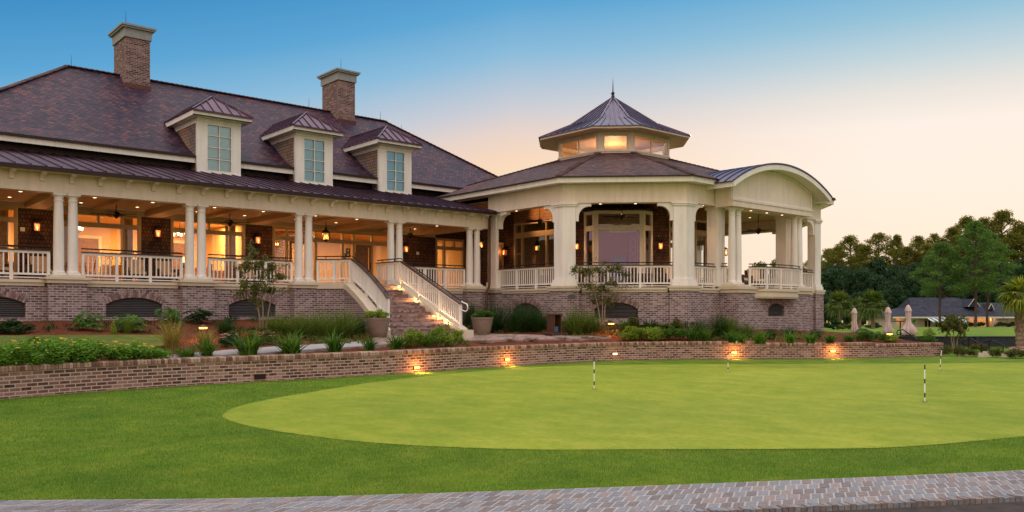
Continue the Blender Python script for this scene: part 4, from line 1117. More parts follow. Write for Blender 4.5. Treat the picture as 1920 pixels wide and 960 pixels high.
for i in range(len(arc)-1):
    (a, za), (b, zb) = arc[i], arc[i+1]; (c, zc), (d, zd) = arct[i], arct[i+1]
    m.hexa([(a, -9.40, za), (b, -9.40, zb), (b, -9.33, zb), (a, -9.33, za), (c, -9.40, zc), (d, -9.40, zd), (d, -9.33, zd), (c, -9.33, zc)])
    m.quad((a, -9.33, za+.03), (b, -9.33, zb+.03), (b, -7.5, zb+.03), (a, -7.5, za+.03))
m.build('arched_fascia', 'white', pav)
for s in (-1, 1):
    m = MB(); xx = gc+s*gh
    m.hexa([(min(xx, xx-s*.05), -9.33, gz0), (max(xx, xx-s*.05), -9.33, gz0), (max(xx, xx-s*.05), -7.6, gz0), (min(xx, xx-s*.05), -7.6, gz0), (min(xx, xx-s*.05), -9.33, gz0+.2), (max(xx, xx-s*.05), -9.33, gz0+.2), (max(xx, xx-s*.05), -7.6, gz0+.2), (min(xx, xx-s*.05), -7.6, gz0+.2)])
    m.build('gable_side_fascia', 'white', pav)
m = MB(); ar2 = arcpts(gc, gh+.10, gz0+.195, gzt+.215, 28)
for i in range(28):
    (a, za), (b, zb) = ar2[i], ar2[i+1]
    m.hexa([(a, -9.43, za), (b, -9.43, zb), (b, -5.2, zb), (a, -5.2, za), (a, -9.43, za+.025), (b, -9.43, zb+.025), (b, -5.2, zb+.025), (a, -5.2, za+.025)])
y = -9.40
while y < -5.4:
    for i in range(28):
        (a, za), (b, zb) = ar2[i], ar2[i+1]; m.beam((a, y, za+.045), (b, y, zb+.045), .03, .045, (0, 1, 0))
    y += .42
m.build('barrel_roof', 'metalblue', pav)
# bowed balcony slab
def bow(x0, x1, y0, depth, n=10): return [(x0+(x1-x0)*k/n, y0-depth*math.sin(math.pi*k/n)**.55) for k in range(n+1)]
m = MB()
for z0, z1, o in ((2.24, 2.30, 0), (2.30, 2.40, .04), (2.40, 2.53, .02), (2.53, 2.64, .08)):
    m.prism([(23.85-o, -8.88)]+bow(23.85-o, 27.0+o, -8.9, .50+o)+[(27.0+o, -8.88)], z0, z1)
m.build('balcony_slab', 'stone', pav)
# vent grille on the corner pier
m = MB(); m.fbox(FB, .22, .50, -.14, -.121, 2.20, 2.36); o = m.build('wall_vent', 'louvre', pav)
# inner glazed room
IA, IB = 2.1, 5.2
IV = octring(IA, IB); z1 = 6.61
GA = Fr((IV[1][0], 3.1), (0, -1)); GAL = 3.1-IV[1][1]; GB = Fr(IV[1], (1, -1)); GC = Fr(IV[2], (1, 0)); GD = Fr(IV[3], (1, 1)); GE = Fr(IV[4], (0, 1))
LB = math.hypot(IV[2][0]-IV[1][0], IV[2][1]-IV[1][1])
def fpanel(fr, s0, s1, z0, z1, mat, name, d0=0, d1=.15):
    m = MB(); m.fbox(fr, s0, s1, d0, d1, z0, z1); return m.build(name, mat, pav)
fpanel(GA, -.15, .72, ZF, z1, 'wallsh', 'shingle_wall'); fpanel(GA, .72, GAL, 5.99, z1, 'roomwood', 'wood_siding')
for z in (6.13, 6.28, 6.43): fpanel(GA, .72, GAL, z, z+.012, 'dark', 'siding_groove', -.004, .01)
window_group(GA, .72, GAL-.1, ZF, 5.26, 5.52, 5.89, (1.30, 3.02, 4.3), pav, bars=((.82, 1.25, 4.5), (.82, 1.25, 3.6)), mat='trimwarm')
fpanel(GA, GAL-.1, GAL, ZF, 5.99, 'wallsh', 'shingle_wall')
fpanel(GB, 0, .62, ZF, z1, 'wallsh', 'shingle_wall'); fpanel(GB, LB-.62, LB, ZF, z1, 'wallsh', 'shingle_wall'); fpanel(GB, .62, LB-.62, 6.3, z1, 'wallsh', 'shingle_wall')
# bay window
bp_ = [(.66, 0), (1.10, -.55), (LB-1.10, -.55), (LB-.66, 0)]
bay = None
for (s0, d0), (s1, d1) in zip(bp_, bp_[1:]):
    a = GB.p(s0, d0, 0); b = GB.p(s1, d1, 0); fr = Fr(a, (b[0]-a[0], b[1]-a[1])); L_ = math.hypot(b[0]-a[0], b[1]-a[1])
    w = window_group(fr, 0, L_, ZF, 5.32, 5.55, 6.06, (), pav, pane='glassbay', edge=.12 if L_ < 1 else .18, name='bay_window', mat='white')
    fpanel(fr, 0, L_, 6.16, 6.27, 'white', 'bay_cornice', -.01, .12)
m = MB(); o_ = [(.42, .02), (.95, -.72), (LB-.95, -.72), (LB-.42, .02)]; i_ = [(1.3, .02), (1.5, -.12), (LB-1.5, -.12), (LB-1.3, .02)]
oo = [GB.p(s, d, 6.27) for s, d in o_]; ii = [GB.p(s, d, 6.58) for s, d in i_]; ob = [GB.p(s, d, 6.20) for s, d in o_]
m.add(oo+ii+ob, [(0, 1, 5, 4), (1, 2, 6, 5), (2, 3, 7, 6), (4, 5, 6, 7), (8, 9, 1, 0), (9, 10, 2, 1), (10, 11, 3, 2), (11, 10, 9, 8)]); m.build('bay_roof', 'bronze', pav)
m = MB(); s_ = [GB.p(1.3, .3, z) for z in (ZF+.1, 5.3)]+[GB.p(LB-1.3, .3, z) for z in (5.3, ZF+.1)]; m.quad(s_[0], s_[3], s_[2], s_[1]); m.build('roller_shade', plain('rose_reflection', (.27, .15, .20), .9, var=.04), pav)  # rose colour of this sheet stands in for pink sky reflected in the glass
window_group(GC, .12, 4.08, ZF, 5.26, 5.52, 5.89, (.7, 2.1, 3.5), pav); fpanel(GC, 0, .12, ZF, 5.99, 'wallsh', 'shingle_wall'); fpanel(GC, 4.08, 4.2, ZF, 5.99, 'wallsh', 'shingle_wall')
fpanel(GC, 0, 4.2, 5.99, z1, 'roomwood', 'wood_siding')
window_group(GD, .12, LB-.12, ZF, 5.26, 5.52, 5.89, (1.3, 2.7), pav); fpanel(GD, 0, LB, 5.99, z1, 'roomwood', 'wood_siding'); fpanel(GD, 0, .12, ZF, 5.99, 'wallsh', 'shingle_wall')
window_group(GE, .1, 4.9, ZF, 5.26, 5.52, 5.89, (1.3, 2.6, 3.9), pav); fpanel(GE, 0, 4.9, 5.99, z1, 'roomwood', 'wood_siding')
m = MB(); m.box(18.8, 20.55, 3.1, 3.25, ZF, 6.62); m.box(18.8, 18.95, 3.25, 4.5, ZF, 6.62); m.build('shingle_wall', 'wallsh', pav)
FJ = Fr((18.8, 3.1), (1, 0)); 
m = MB(); m.fbox(FJ, .85, .95, -.04, -.002, ZF, 5.0); m.fbox(FJ, 1.42, 1.52, -.04, -.002, ZF, 5.0); m.fbox(FJ, .85, 1.52, -.045, -.002, 5.0, 5.1); d_ = m.build('door', 'trimwarm', pav)
m = MB(); m.fbox(FJ, .95, 1.42, -.03, -.004, ZF+.02, 5.0); m.build('door_leaf', 'roomwood', d_)
m = MB(); m.quad((20.4, 5.2, ZF), (30.3, 5.2, ZF), (30.3, 5.2, z1), (20.4, 5.2, z1)); m.quad((20.5, 3.2, ZF), (20.5, 5.2, ZF), (20.5, 5.2, z1), (20.5, 3.2, z1)); m.build('room_wall', 'roomwood', pav)
m = MB(); m.prism(octring(IA, IB-.1), 6.56, 6.60); m.build('room_ceiling', 'ceil', pav)
area((PX, PY, 6.5), PAV_E, 2.5, 2.5)
# valance and post seen through the glass
m = MB(); m.box(27.0, 30.0, 3.6, 3.75, 5.0, 5.3); m.build('valance', 'drape', pav)
for x, y in ((18.7, -1.2), (18.7, -3.4), (20.2, -4.6), (21.6, -6.2), (24.2, -6.3), (26.6, -6.3), (31.5, -3.6)): downlight(x, y, 6.62, pav, PPORCH_E)
for fr, ss in ((FA, (sA+1.5, sA+3.4)), (FB, (1.5, 2.9)), (FC, (1.3,))):
    for s in ss: q = fr.p(s, .18, 0); downlight(q[0], q[1], 6.03, pav, 14, True, 100)
for x in (24.2, 25.4, 26.6): downlight(x, -8.46, 5.96, pav, 14, True, 100)
spot((19.0, .6, 6.5), 150, (20.4, .2, 6.2), 90)

# ================================================================== STAIRCASE
XR = 11.4; NB0 = -1.13; NS = 11; TR = .37; RH = (ZF-.925)/NS
def xl(n): t = max(0, min(1, (NB0-n)/4.1)); return 9.28-.84*t**1.7
stair = thing('entrance_staircase', 'brick steps flaring down from the porch with white railings and step lights', 'staircase', (10.2, -3, .93))
m = MB(); nz = MB()
m.prism([(8.6, 0), (8.75, -.35), (9.28, NB0), (XR, NB0), (XR, 0)], .5, ZF-.03)
for i in range(1, NS):
    n0 = NB0-TR*(i-1); n1 = n0-TR; z = ZF-RH*i
    m.prism([(xl(n0)-.02, n0), (xl(n1)-.02, n1), (XR+.02, n1), (XR+.02, n0)], .5, z-.06)
    k = 0; x = xl(n1); rng_ = random.Random(i)
    while x < XR-.05:                               # rowlock bricks along the nosing
        nz.box(x+.004, min(x+.105, XR+.01), n1-.02+rng_.uniform(-.004, .004), n0+.0, z-.06, z+rng_.uniform(-.003, .003)); x += .109
nz.prism([(8.6, 0), (9.2, NB0+.0), (9.28, NB0-.02), (XR, NB0-.02), (XR, 0)], ZF-.03, ZF+.002)
m.build('steps', 'pathbrick', stair); link('tread_nosing', nz.mesh('tread_nosing'), 'voussoir', stair)
def cheek(path, name_b, side, w=.26):
    """brick wall with a stone stringer following the floor line of a flight"""
    b = MB(); s = MB()
    for (p, q) in zip(path, path[1:]):
        p = Vector(p); q = Vector(q); d = (q-p); d.z = 0; d.normalize(); nn = Vector((-d.y, d.x, 0))*side
        o0, o1 = nn*0, nn*w
        def hx(mb, a0, a1, zl0, zl1, zh0, zh1):
            mb.hexa([(p.x+a0.x, p.y+a0.y, zl0), (q.x+a0.x, q.y+a0.y, zl1), (q.x+a1.x, q.y+a1.y, zl1), (p.x+a1.x, p.y+a1.y, zl0),
                     (p.x+a0.x, p.y+a0.y, zh0), (q.x+a0.x, q.y+a0.y, zh1), (q.x+a1.x, q.y+a1.y, zh1), (p.x+a1.x, p.y+a1.y, zh0)])
        hx(b, o0, o1, .5, .5, max(.6, p.z-.12), max(.6, q.z-.12))
        hx(s, nn*-.03, nn*(w+.05), max(.55, p.z-.14), max(.55, q.z-.14), p.z+.09, q.z+.09)
    b.build('cheek_wall', 'brick', stair); return s.build('stringer', 'stone', stair)
LP_ = [(8.55, -.12, ZF), (8.78, -.40, ZF), (9.05, -.78, ZF), (9.28, NB0, ZF)]
NE = NB0-TR*(NS-.2)
for k in range(1, 15):
    n = NB0+(NE-NB0)*k/14; zz = ZF+.06+(.93-ZF)*k/14
    LP_.append((xl(n)-.0, n, zz))
cheek(LP_, 'left', -1)
RP_ = [(XR, .0, ZF), (XR, NB0, ZF), (XR, NE, .95+.04)]
cheek(RP_, 'right', 1)
m = MB(); m.box(XR-.04, XR+.30, NE-.36, NE, .5, 1.04); m.build('newel_block', 'stone', stair)
for px, py in ((750.6, 553), (781.7, 579), (823.7, 607), (839, 606)):
    p = at_t(px, XR-.03); n = p.y
    zz = ZF+(.95-ZF)*(NB0-n)/(NB0-NE)-.02
    m = MB(); m.box(XR-.075, XR-.034, n-.07, n+.07, zz+.02, zz+.09); o = m.build('step_light', 'bronze', stair)
    m = MB(); m.box(XR-.082, XR-.076, n-.055, n+.055, zz+.03, zz+.08); m.build('step_light_lens', 'steplens', o)
    point((XR-.16, n, zz+.05), 9, r=.03)

# ================================================================== RAILINGS
balm = MB(); balm.box(-.018, .018, -.018, .018, .19, .80); BALM = balm.mesh('baluster')
def rail_thing(pts, label, group='white porch railings', lower=True, post=1.15, ends=True, loop=False, name='railing'):
    P = [Vector(p) for p in pts]
    t = thing(name, label, 'railing', P[0], group)
    tr, bt, cp_, hr = MB(), MB(), MB(), MB()
    L_ = [0]
    for a, b in zip(P, P[1:]): L_.append(L_[-1]+(b-a).length)
    tot = L_[-1]
    def at(s):
        for i in range(len(P)-1):
            if s <= L_[i+1]+1e-6:
                k = (s-L_[i])/(L_[i+1]-L_[i]); return P[i].lerp(P[i+1], k), (P[i+1]-P[i])
        return P[-1], P[-1]-P[-2]
    def up(h): return Vector((0, 0, h))
    for a, b in zip(P, P[1:]):
        tr.beam(a+up(.835), b+up(.835), .07, .075); bt.beam(a+up(.17), b+up(.17), .05, .06)
        if lower: bt.beam(a+up(.065), b+up(.065), .04, .03)
        cp_.beam(a+up(.89), b+up(.89), .15, .032)
    hr.tube([p+up(1.0) for p in P]+([P[-1]+Vector((0, -.0, 1.0))+(P[-1]-P[-2]).normalized()*.02] if False else []), .021, 8)
    nbk = max(2, int(tot/1.1)+1)
    for k in range(nbk):
        c, d = at(tot*(k+.5)/nbk); hr.tube([c+up(.9), c+up(1.0)], .012, 6)
    tr.build('top_rail', 'white', t); bt.build('bottom_rail', 'white', t); cp_.build('rail_cap', 'railwood', t); hr.build('handrail', 'black', t)
    npost = max(2, int(round(tot/post))+1); ps = [tot*k/(npost-1) for k in range(npost)]
    if not ends: ps = [tot*(k+.5)/max(1, int(tot/post)) for k in range(max(1, int(tot/post)))]
    for s in ps:
        c, d = at(min(max(s, .04), tot-.04)); a = math.atan2(d.y, d.x); m = MB(); h = .042
        pts_ = [(-h, -h), (h, -h), (h, h), (-h, h)]
        q = [(c.x+x*math.cos(a)-y*math.sin(a), c.y+x*math.sin(a)+y*math.cos(a)) for x, y in pts_]
        m.prism(q, c.z-.02, c.z+.80); m.build('post', 'white', t)
    n = int(tot/.128)
    for k in range(n):
        s = tot*(k+.5)/n
        if min(abs(s-x) for x in ps) < .065: continue
        c, d = at(s); o = link('baluster', BALM, 'white', t); o.location = c-P[0]; o.rotation_euler = (0, 0, math.atan2(d.y, d.x))
    return t
WORD = {-2: 'beyond the far left column pair', -1: 'left of the first column pair', 0: 'between the first and second column pairs from the left', 1: 'between the second and third column pairs, behind the slender tree', 3: 'right of the staircase, behind the sloping stair rail'}
for k in (-2, -1, 0, 1, 3):
    rail_thing([(4*k+.44, .05, ZF-.02), (4*k+3.56, .05, ZF-.02)], 'level white porch railing '+WORD[k])
rail_thing([(V[1][0]+.14, -.40, ZF-.02), (V[1][0]+.14, V[1][1]+.53, ZF-.02)], 'white pavilion railing in the bay right of the copper downpipe')
q0, q1 = FB.p(.54, .14, ZF-.02), FB.p(FB.L-.54, .14, ZF-.02)
rail_thing([q0, q1], 'white pavilion railing below the bay window')
rail_thing([(V[2][0]+.54, -7.85, ZF-.02), (22.46, -7.85, ZF-.02)], 'short white railing between two square piers right of the bay window')
rail_thing([(22.80, -8.0, ZF), (22.80, -8.25, ZF)], 'very short white railing behind the left gable columns', lower=False)
bw_ = bow(23.5, 27.35, -8.82, .55, 12)
rail_thing([(x, y, ZF-.02) for x, y in bw_], 'bowed white railing on the small balcony below the arched gable', post=.9)
rail_thing([(28.3, -7.85, ZF-.02), (V[3][0]-.54, -7.85, ZF-.02)], 'short white railing behind the right gable columns')
q0, q1 = FD.p(.60, .14, ZF-.02), FD.p(FD.L-.60, .14, ZF-.02)
rail_thing([q0, q1], 'white pavilion railing seen at a slant on the far right corner')
q0, q1 = FE.p(.60, .14, ZF-.02), FE.p(5.95, .14, ZF-.02)
rail_thing([q0, q1], 'white pavilion railing on the far side against the sky')
rail_thing([(8.50, -.06, ZF+.08), (8.86, -.40, ZF+.08), (9.13, -.76, ZF+.08), (9.34, NB0, ZF+.08)], 'level landing railing left of the stair top', 'white stair railings', post=.9)
sl = [(xl(NB0+(NE+.35-NB0)*k/10)+.06, NB0+(NE+.35-NB0)*k/10, ZF+.10+(1.02-ZF)*k/10*.93) for k in range(11)]
sl[0] = (9.35, NB0-.06, ZF+.06)
rail_thing(sl, 'curved sloping railing down the left of the steps', 'white stair railings', lower=False, post=1.3)
rail_thing([(XR+.10, .55, ZF+.08), (XR+.10, NB0, ZF+.08)], 'level landing railing right of the stair top', 'white stair railings', lower=False, post=.9)
rr = rail_thing([(XR+.10, NB0-.05, ZF+.08), (XR+.10, NE+.1, 1.06)], 'straight sloping railing down the right of the steps', 'white stair railings', lower=False, post=1.25)
m = MB(); c = Vector((XR+.10, NE+.08, 1.06))
lp = [c+Vector((0, 0, .98)), c+Vector((0, -.18, .92))]+[c+Vector((0, -.22-.14*math.sin(t), .77+.14*math.cos(t))) for t in [math.pi*k/8 for k in range(9)]]+[c+Vector((0, 0, .68))]
m.tube(lp, .022, 8); m.build('rail_end_loop', 'white', rr, smooth=60)

# ================================================================== PORCH FITTINGS
def fan_proto(rod=.40):
    t = thing('ceiling_fan', '', 'ceiling fan', group='dark ceiling fans')
    m = MB(); m.lathe([(.07, 0), (.07, -.05), (.03, -.08)], (0, 0, 0), 14); m.tube([(0, 0, -.07), (0, 0, -rod)], .016, 8); m.build('downrod', 'black', t)
    m = MB(); m.lathe([(.03, .04), (.09, .0), (.14, -.06), (.14, -.10), (.09, -.15), (.06, -.20), (.03, -.24)], (0, 0, -rod), 18); m.build('motor', 'black', t, smooth=45)
    for k in range(5):
        a = 2*math.pi*k/5+.35; m = MB(); c, s = math.cos(a), math.sin(a); tp = Vector((-s, c, 0))
        pr_ = [(.12, .03), (.25, .045), (.32, .085), (.55, .105), (.72, .095), (.78, .05)]
        top = [Vector((c*r, s*r, -rod-.09))+tp*w+Vector((0, 0, .018)) for r, w in pr_]; bot = [Vector((c*r, s*r, -rod-.09))-tp*w-Vector((0, 0, .018)) for r, w in pr_]
        n = len(pr_); th = Vector((0, 0, -.012)); m.add(top+bot+[p+th for p in top]+[p+th for p in bot], [(i, i+1, n+i+1, n+i) for i in range(n-1)]+[(2*n+i+1, 2*n+i, 3*n+i, 3*n+i+1) for i in range(n-1)]+[(i, i+1, 2*n+i+1, 2*n+i) for i in range(n-1)]+[(n+i, n+i+1, 3*n+i+1, 3*n+i) for i in range(n-1)])
        m.build('blade', 'black', t)
    return First(t)
fan = fan_proto(); fan2 = fan_proto(.80)
for px, n, z, lab in ((218, 2.1, 5.46, 'in the first full porch bay from the left'), (431, 2.1, 5.46, 'in the second full porch bay from the left'), (769, 2.1, 5.46, 'in the dim porch bay right of the steps')):
    p = at_n(px, n); fan.place((p.x, p.y, z), label='dark ceiling fan '+lab, scale=(1, 1, .9))
def fan_last(): return [o for o in bpy.data.objects if o.get('category') == 'ceiling fan'][-1]
def fan_at(px, f, zh, lab, rz=0):
    p = at_depth(px, f); fan2.place((p.x, p.y, min(6.62, zh+.9)), rz, 'dark ceiling fan '+lab)
    if zh+.9 < 6.6: m = MB(); m.tube([(0, 0, 0), (0, 0, 6.62-zh-.9)], .016, 8); q = m.build('downrod_extension', 'black', None); q.parent = fan_last()
fan_at(1012, 37.5, 5.76, 'in front of the tall wood-framed window', .3)
fan_at(1166, 35.7, 5.78, 'in front of the bay window', .8)
fan_at(1422, 38.2, 5.35, 'against the bright sky below the arched gable', .2)
def lantern_proto():
    t = thing('wall_lantern', '', 'wall lantern', group='lit wall lanterns')
    m = MB(); m.box(-.08, .08, -.02, 0, -.05, .26); m.tube([(0, -.01, .2), (0, -.08, .22), (0, -.15, .19)], .012, 6); m.build('bracket', 'black', t)
    m = MB(); y = -.15; w = .10
    for sx in (-1, 1):
        for sy in (-1, 1): m.box(sx*w-.01, sx*w+.01, y+sy*w-.01, y+sy*w+.01, -.2, .1)
    for z in (-.2, .09): 
        for sy in (-1, 1): m.box(-w, w, y+sy*w-.011, y+sy*w+.011, z, z+.022)
        for sx in (-1, 1): m.box(sx*w-.011, sx*w+.011, y-w, y+w, z+.001, z+.021)
    m.box(-w, w, y-w, y+w, -.215, -.2); m.build('cage', 'black', t)
    m = MB(); m.add([(-.13, y-.13, .11), (.13, y-.13, .11), (.13, y+.13, .11), (-.13, y+.13, .11), (-.03, y-.03, .2), (.03, y-.03, .2), (.03, y+.03, .2), (-.03, y+.03, .2)], [(0, 1, 5, 4), (1, 2, 6, 5), (2, 3, 7, 6), (3, 0, 4, 7), (4, 5, 6, 7), (3, 2, 1, 0)]); m.build('roof_cap', 'black', t)
    m = MB(); m.box(-.075, .075, y-.075, y+.075, -.185, .07); m.build('frosted_glass', 'lampglass', t)
    m = MB(); m.lathe([(.012, -.16), (.03, -.10), (.03, -.06), (.005, 0)], (0, y-.085, 0), 10); m.build('bulb', 'bulb', t)
    return First(t)
lan = lantern_proto()
def wall_lantern(p, rz, lab, e=7):
    lan.place(p, rz, 'small black lit lantern '+lab)
    out = Vector((math.sin(rz), -math.cos(rz), 0)); q = Vector(p)+out*.38; point(q, e, (1, .48, .18), .06)
for px, py, lab in ((67, 424, 'on the shingle panel left of the first column pair'), (293, 436, 'on the shingle panel between the first two wide windows'), (480, 449, 'on the shingle panel behind the slender tree'), (757, 466, 'on the dark shingle wall right of the entrance door')):
    p = at_n(px, NW, py); wall_lantern((p.x, NW-.001, p.z-.0), 0, lab)
p = at_t(951, IV[1][0], 472); wall_lantern((IV[1][0]-.001, p.y, p.z), R(-90), 'left of the tall wood-framed pavilion window')
for s, lab in ((.31, 'left of the bay window'), (LB-.31, 'right of the bay window')):
    q = GB.p(s, -.001, 4.68); wall_lantern(q, R(-45), lab)
q = GC.p(4.14, -.001, 4.6); wall_lantern(q, 0, 'glimpsed between the square pier and gable columns')
def pendant():
    t = thing('pendant_lantern', '', 'pendant lantern', group='hanging lanterns')
    m = MB(); m.lathe([(.06, 0), (.06, -.03), (.015, -.05)], (0, 0, 0), 12); m.tube([(0, 0, -.04), (0, 0, -.42)], .012, 6); m.build('hanging_rod', 'black', t)
    m = MB(); m.lathe([(.01, -.30), (.05, -.36), (.04, -.42), (.12, -.50), (.19, -.56), (.18, -.58)], (0, 0, 0), 6); m.lathe([(.13, -.86), (.13, -.88), (.03, -.92), (.015, -.96)], (0, 0, 0), 6)
    for k in range(6):
        a = k*math.pi/3; m.tube([(.17*math.cos(a), .17*math.sin(a), -.57), (.125*math.cos(a), .125*math.sin(a), -.87)], .010, 5)
    m.build('frame', 'black', t)
    for k in range(3):
        a = k*2.094; m = MB(); m.lathe([(.015, -.82), (.018, -.74), (.03, -.70), (.022, -.66), (.004, -.60)], (.05*math.cos(a), .05*math.sin(a), 0), 8); m.build('candle_bulb', 'bulb', t)
    m = MB(); m.lathe([(.155, -.585), (.118, -.86)], (0, 0, 0), 6); m.build('frosted_glass', glass_mat('lantern_clear_glass', .12, (1, .85, .6)), t)
    return First(t)
pend = pendant()
for px, n, lab in ((611, 2.1, 'black glass lantern hanging above the entrance landing'), (901, 1.2, 'black glass lantern hanging behind the last column pair')):
    p = at_n(px, n); pend.place((p.x, p.y, 5.46), label=lab); point((p.x, p.y, 4.72), 16, (1, .5, .2), .08)
p = at_t(1007, 22.2)
pend.place((p.x, p.y, 5.62), label='hanging lantern inside the pavilion, seen through the tall window'); point((p.x, p.y, 4.9), 10, (1, .5, .2), .08)
m = MB(); m.tube([(p.x, p.y, 5.6), (p.x, p.y, 6.57)], .008, 6); q = m.build('chain', 'black'); pl = [o for o in bpy.data.objects if o.get('category') == 'pendant lantern'][-1]; q.parent = pl; q.location = -pl.location
# porch armchairs
def chair_proto():
    t = thing('porch_armchair', '', 'armchair', group='wicker armchairs on the porches')
    m = MB(); m.box(-.33, .33, -.33, .33, .24, .36); m.build('seat', 'wicker', t)
    m = MB(); m.hexa([(-.33, .24, .36), (.33, .24, .36), (.33, .34, .36), (-.33, .34, .36), (-.31, .36, .88), (.31, .36, .88), (.31, .44, .88), (-.31, .44, .88)]); m.build('backrest', 'wicker', t)
    for s in (-1, 1):
        m = MB(); m.box(s*.36-.045, s*.36+.045, -.33, .30, .36, .60); m.build('armrest', 'wicker', t)
    for sx in (-1, 1):
        for sy in (-1, 1): m = MB(); m.box(sx*.29-.03, sx*.29+.03, sy*.28-.03, sy*.28+.03, 0, .24); m.build('leg', 'wicker', t)
    m = MB(); m.hexa([(-.29, -.32, .365), (.29, -.32, .365), (.29, .22, .365), (-.29, .22, .365), (-.27, -.30, .47), (.27, -.30, .47), (.27, .20, .47), (-.27, .20, .47)]); m.build('seat_cushion', 'cushion', t)
    m = MB(); m.hexa([(-.25, .10, .48), (.25, .10, .48), (.25, .20, .47), (-.25, .20, .47), (-.27, .20, .92), (.27, .20, .92), (.27, .32, .92), (-.27, .32, .92)]); m.build('pillow', 'cushion', t)
    return First(t)
ch = chair_proto()
for x, y, rz, lab in ((-1.35, 3.2, .2, 'behind the leftmost railing'), (0.05, 3.7, 0, 'under the first wall lantern'), (3.1, 3.4, -.1, 'right of the first wide window'), (4.2, 3.6, .1, 'under the second wall lantern'), (7.3, 3.4, -.2, 'under the third wall lantern'),
                      (18.7, -1.6, 1.2, 'behind the railing right of the downpipe'), (20.6, -5.6, .9, 'below the bay window'), (21.6, -6.4, -.6, 'behind the railing at the right of the bay window'), (24.6, -7.6, .3, 'left on the small balcony'), (26.2, -7.4, -.4, 'right on the small balcony')):
    ch.place((x, y, ZF+.001), rz, 'dark wicker armchair '+lab)
# tables with lamps inside the dining room
def table_proto():
    t = thing('dining_table', '', 'table', group='cloth covered dining tables')
    m = MB(); m.lathe([(.50, .0), (.53, .3), (.50, .70), (.505, .74)], (0, 0, 0), 24); m.build('tablecloth', 'cushion', t, smooth=50)
    m = MB(); m.lathe([(.40, .735), (.40, .748)], (0, 0, 0), 24); m.build('table_runner', 'room', t)
    return First(t)
tb = table_proto()
def lamp_proto():
    t = thing('table_lamp', '', 'lamp', group='lit table lamps')
    m = MB(); m.lathe([(.07, 0), (.03, .03), (.06, .12), (.05, .2), (.015, .25), (.012, .30)], (0, 0, 0), 14); m.build('base', 'bronze', t, smooth=50)
    m = MB(); m.lathe([(.15, .28), (.10, .50)], (0, 0, 0), 18); m.build('lamp_shade', emit_mat('lit_shade', (1, .55, .2), 2.5), t, smooth=50)
    return First(t)
tl = lamp_proto()
def dchair_proto():
    t = thing('dining_chair', '', 'chair', group='dining chairs inside')
    m = MB(); m.box(-.22, .22, -.22, .22, .42, .48); m.build('seat', 'cushion', t)
    m = MB(); m.hexa([(-.22, .18, .48), (.22, .18, .48), (.22, .22, .48), (-.22, .22, .48), (-.2, .26, .98), (.2, .26, .98), (.2, .3, .98), (-.2, .3, .98)]); m.build('backrest', 'roomwood', t)
    for sx in (-1, 1):
        for sy in (-1, 1): m = MB(); m.box(sx*.19-.02, sx*.19+.02, sy*.19-.02, sy*.19+.02, 0, .42); m.build('leg', 'roomwood', t)
    return First(t)
dc = dchair_proto()
for k, (x, y, lab) in enumerate(((-2.3, 5.9, 'seen through the leftmost window'), (1.2, 6.2, 'seen at the left of the first wide window'), (3.0, 5.8, 'seen at the right of the first wide window'), (5.6, 6.0, 'seen at the left of the second wide window'), (7.2, 6.3, 'seen at the right of the second wide window'))):
    tb.place((x, y, ZF-.003), label='cloth covered dining table '+lab)
    dc.place((x-.85, y-.1, ZF-.003), 1.5, 'wooden chair left of the table '+lab); dc.place((x+.85, y-.2, ZF-.003), -1.5, 'wooden chair right of the table '+lab)
    if k in (0, 1, 3): tl.place((x+.1, y, ZF+.746), label='lit table lamp on the dining table '+lab)
vs_ = thing('flower_vase', 'vase of yellow flowers on a dining table behind the first wide window', 'vase', (2.85, 5.75, ZF+.746))
m = MB(); m.lathe([(.05, 0), (.08, .08), (.05, .2), (.06, .24)], (2.85, 5.75, ZF+.746), 12); m.build('vase', 'white', vs_, smooth=50)
m = MB(); rg = random.Random(2)
for k in range(60):
    c = Vector((2.85+rg.gauss(0, .1), 5.75+rg.gauss(0, .1), ZF+1.1+rg.gauss(0, .09))); m.lathe([(.001, -.03), (.035, 0), (.001, .03)], c, 6)
m.build('blossoms', 'yellow', vs_)
# curtains inside the wide windows
for x, lab in ((-.95, 'right of the leftmost window'), (3.15, 'right of the first wide window'), (.95, 'left of the first wide window'), (7.15, 'right of the second wide window')):
    m = MB(); n = 30
    for k in range(n+1):
        xx = x-.22+.44*k/n; yy = NW+.45+.035*math.sin(k*1.25); m.v += [(xx, yy, ZF), (xx, yy, 5.2)]
    for k in range(n): m.f.append((2*k, 2*k+2, 2*k+3, 2*k+1))
    tag(m.build('curtain', 'drape', smooth=80), 'gathered tan curtain inside, '+lab, 'curtain', 'curtains inside the windows')
# framed pictures in the lobby
for px, y0, y1, lab in ((645, 475, 489, 'lowest and leftmost beside the brick column'), (653, 466, 482, 'upper middle'), (668, 474, 487, 'right of the white mullion'), (669, 492, 503, 'below the others')):
    a = at_n(px-3.4, 9.55, y1); b = at_n(px+3.4, 9.55, y0)
    t = thing('framed_picture', 'small black framed picture on the lobby wall, '+lab, 'picture', (a.x, 9.55, a.z), 'framed pictures in the lobby')
    m = MB(); w = .06
    m.box(a.x, b.x, 9.55, 9.595, a.z, a.z+w); m.box(a.x, b.x, 9.55, 9.595, b.z-w, b.z); m.box(a.x, a.x+w, 9.55, 9.595, a.z+w, b.z-w); m.box(b.x-w, b.x, 9.55, 9.595, a.z+w, b.z-w); m.build('frame', 'black', t)
    m = MB(); m.box(a.x+w, b.x-w, 9.575, 9.59, a.z+w, b.z-w); m.build('mount', 'white', t)
    cx, cz = (a.x+b.x)/2, (a.z+b.z)/2; m = MB(); m.box(cx-.07, cx+.07, 9.57, 9.574, cz-.09, cz+.09); m.build('print', 'roomwood', t)
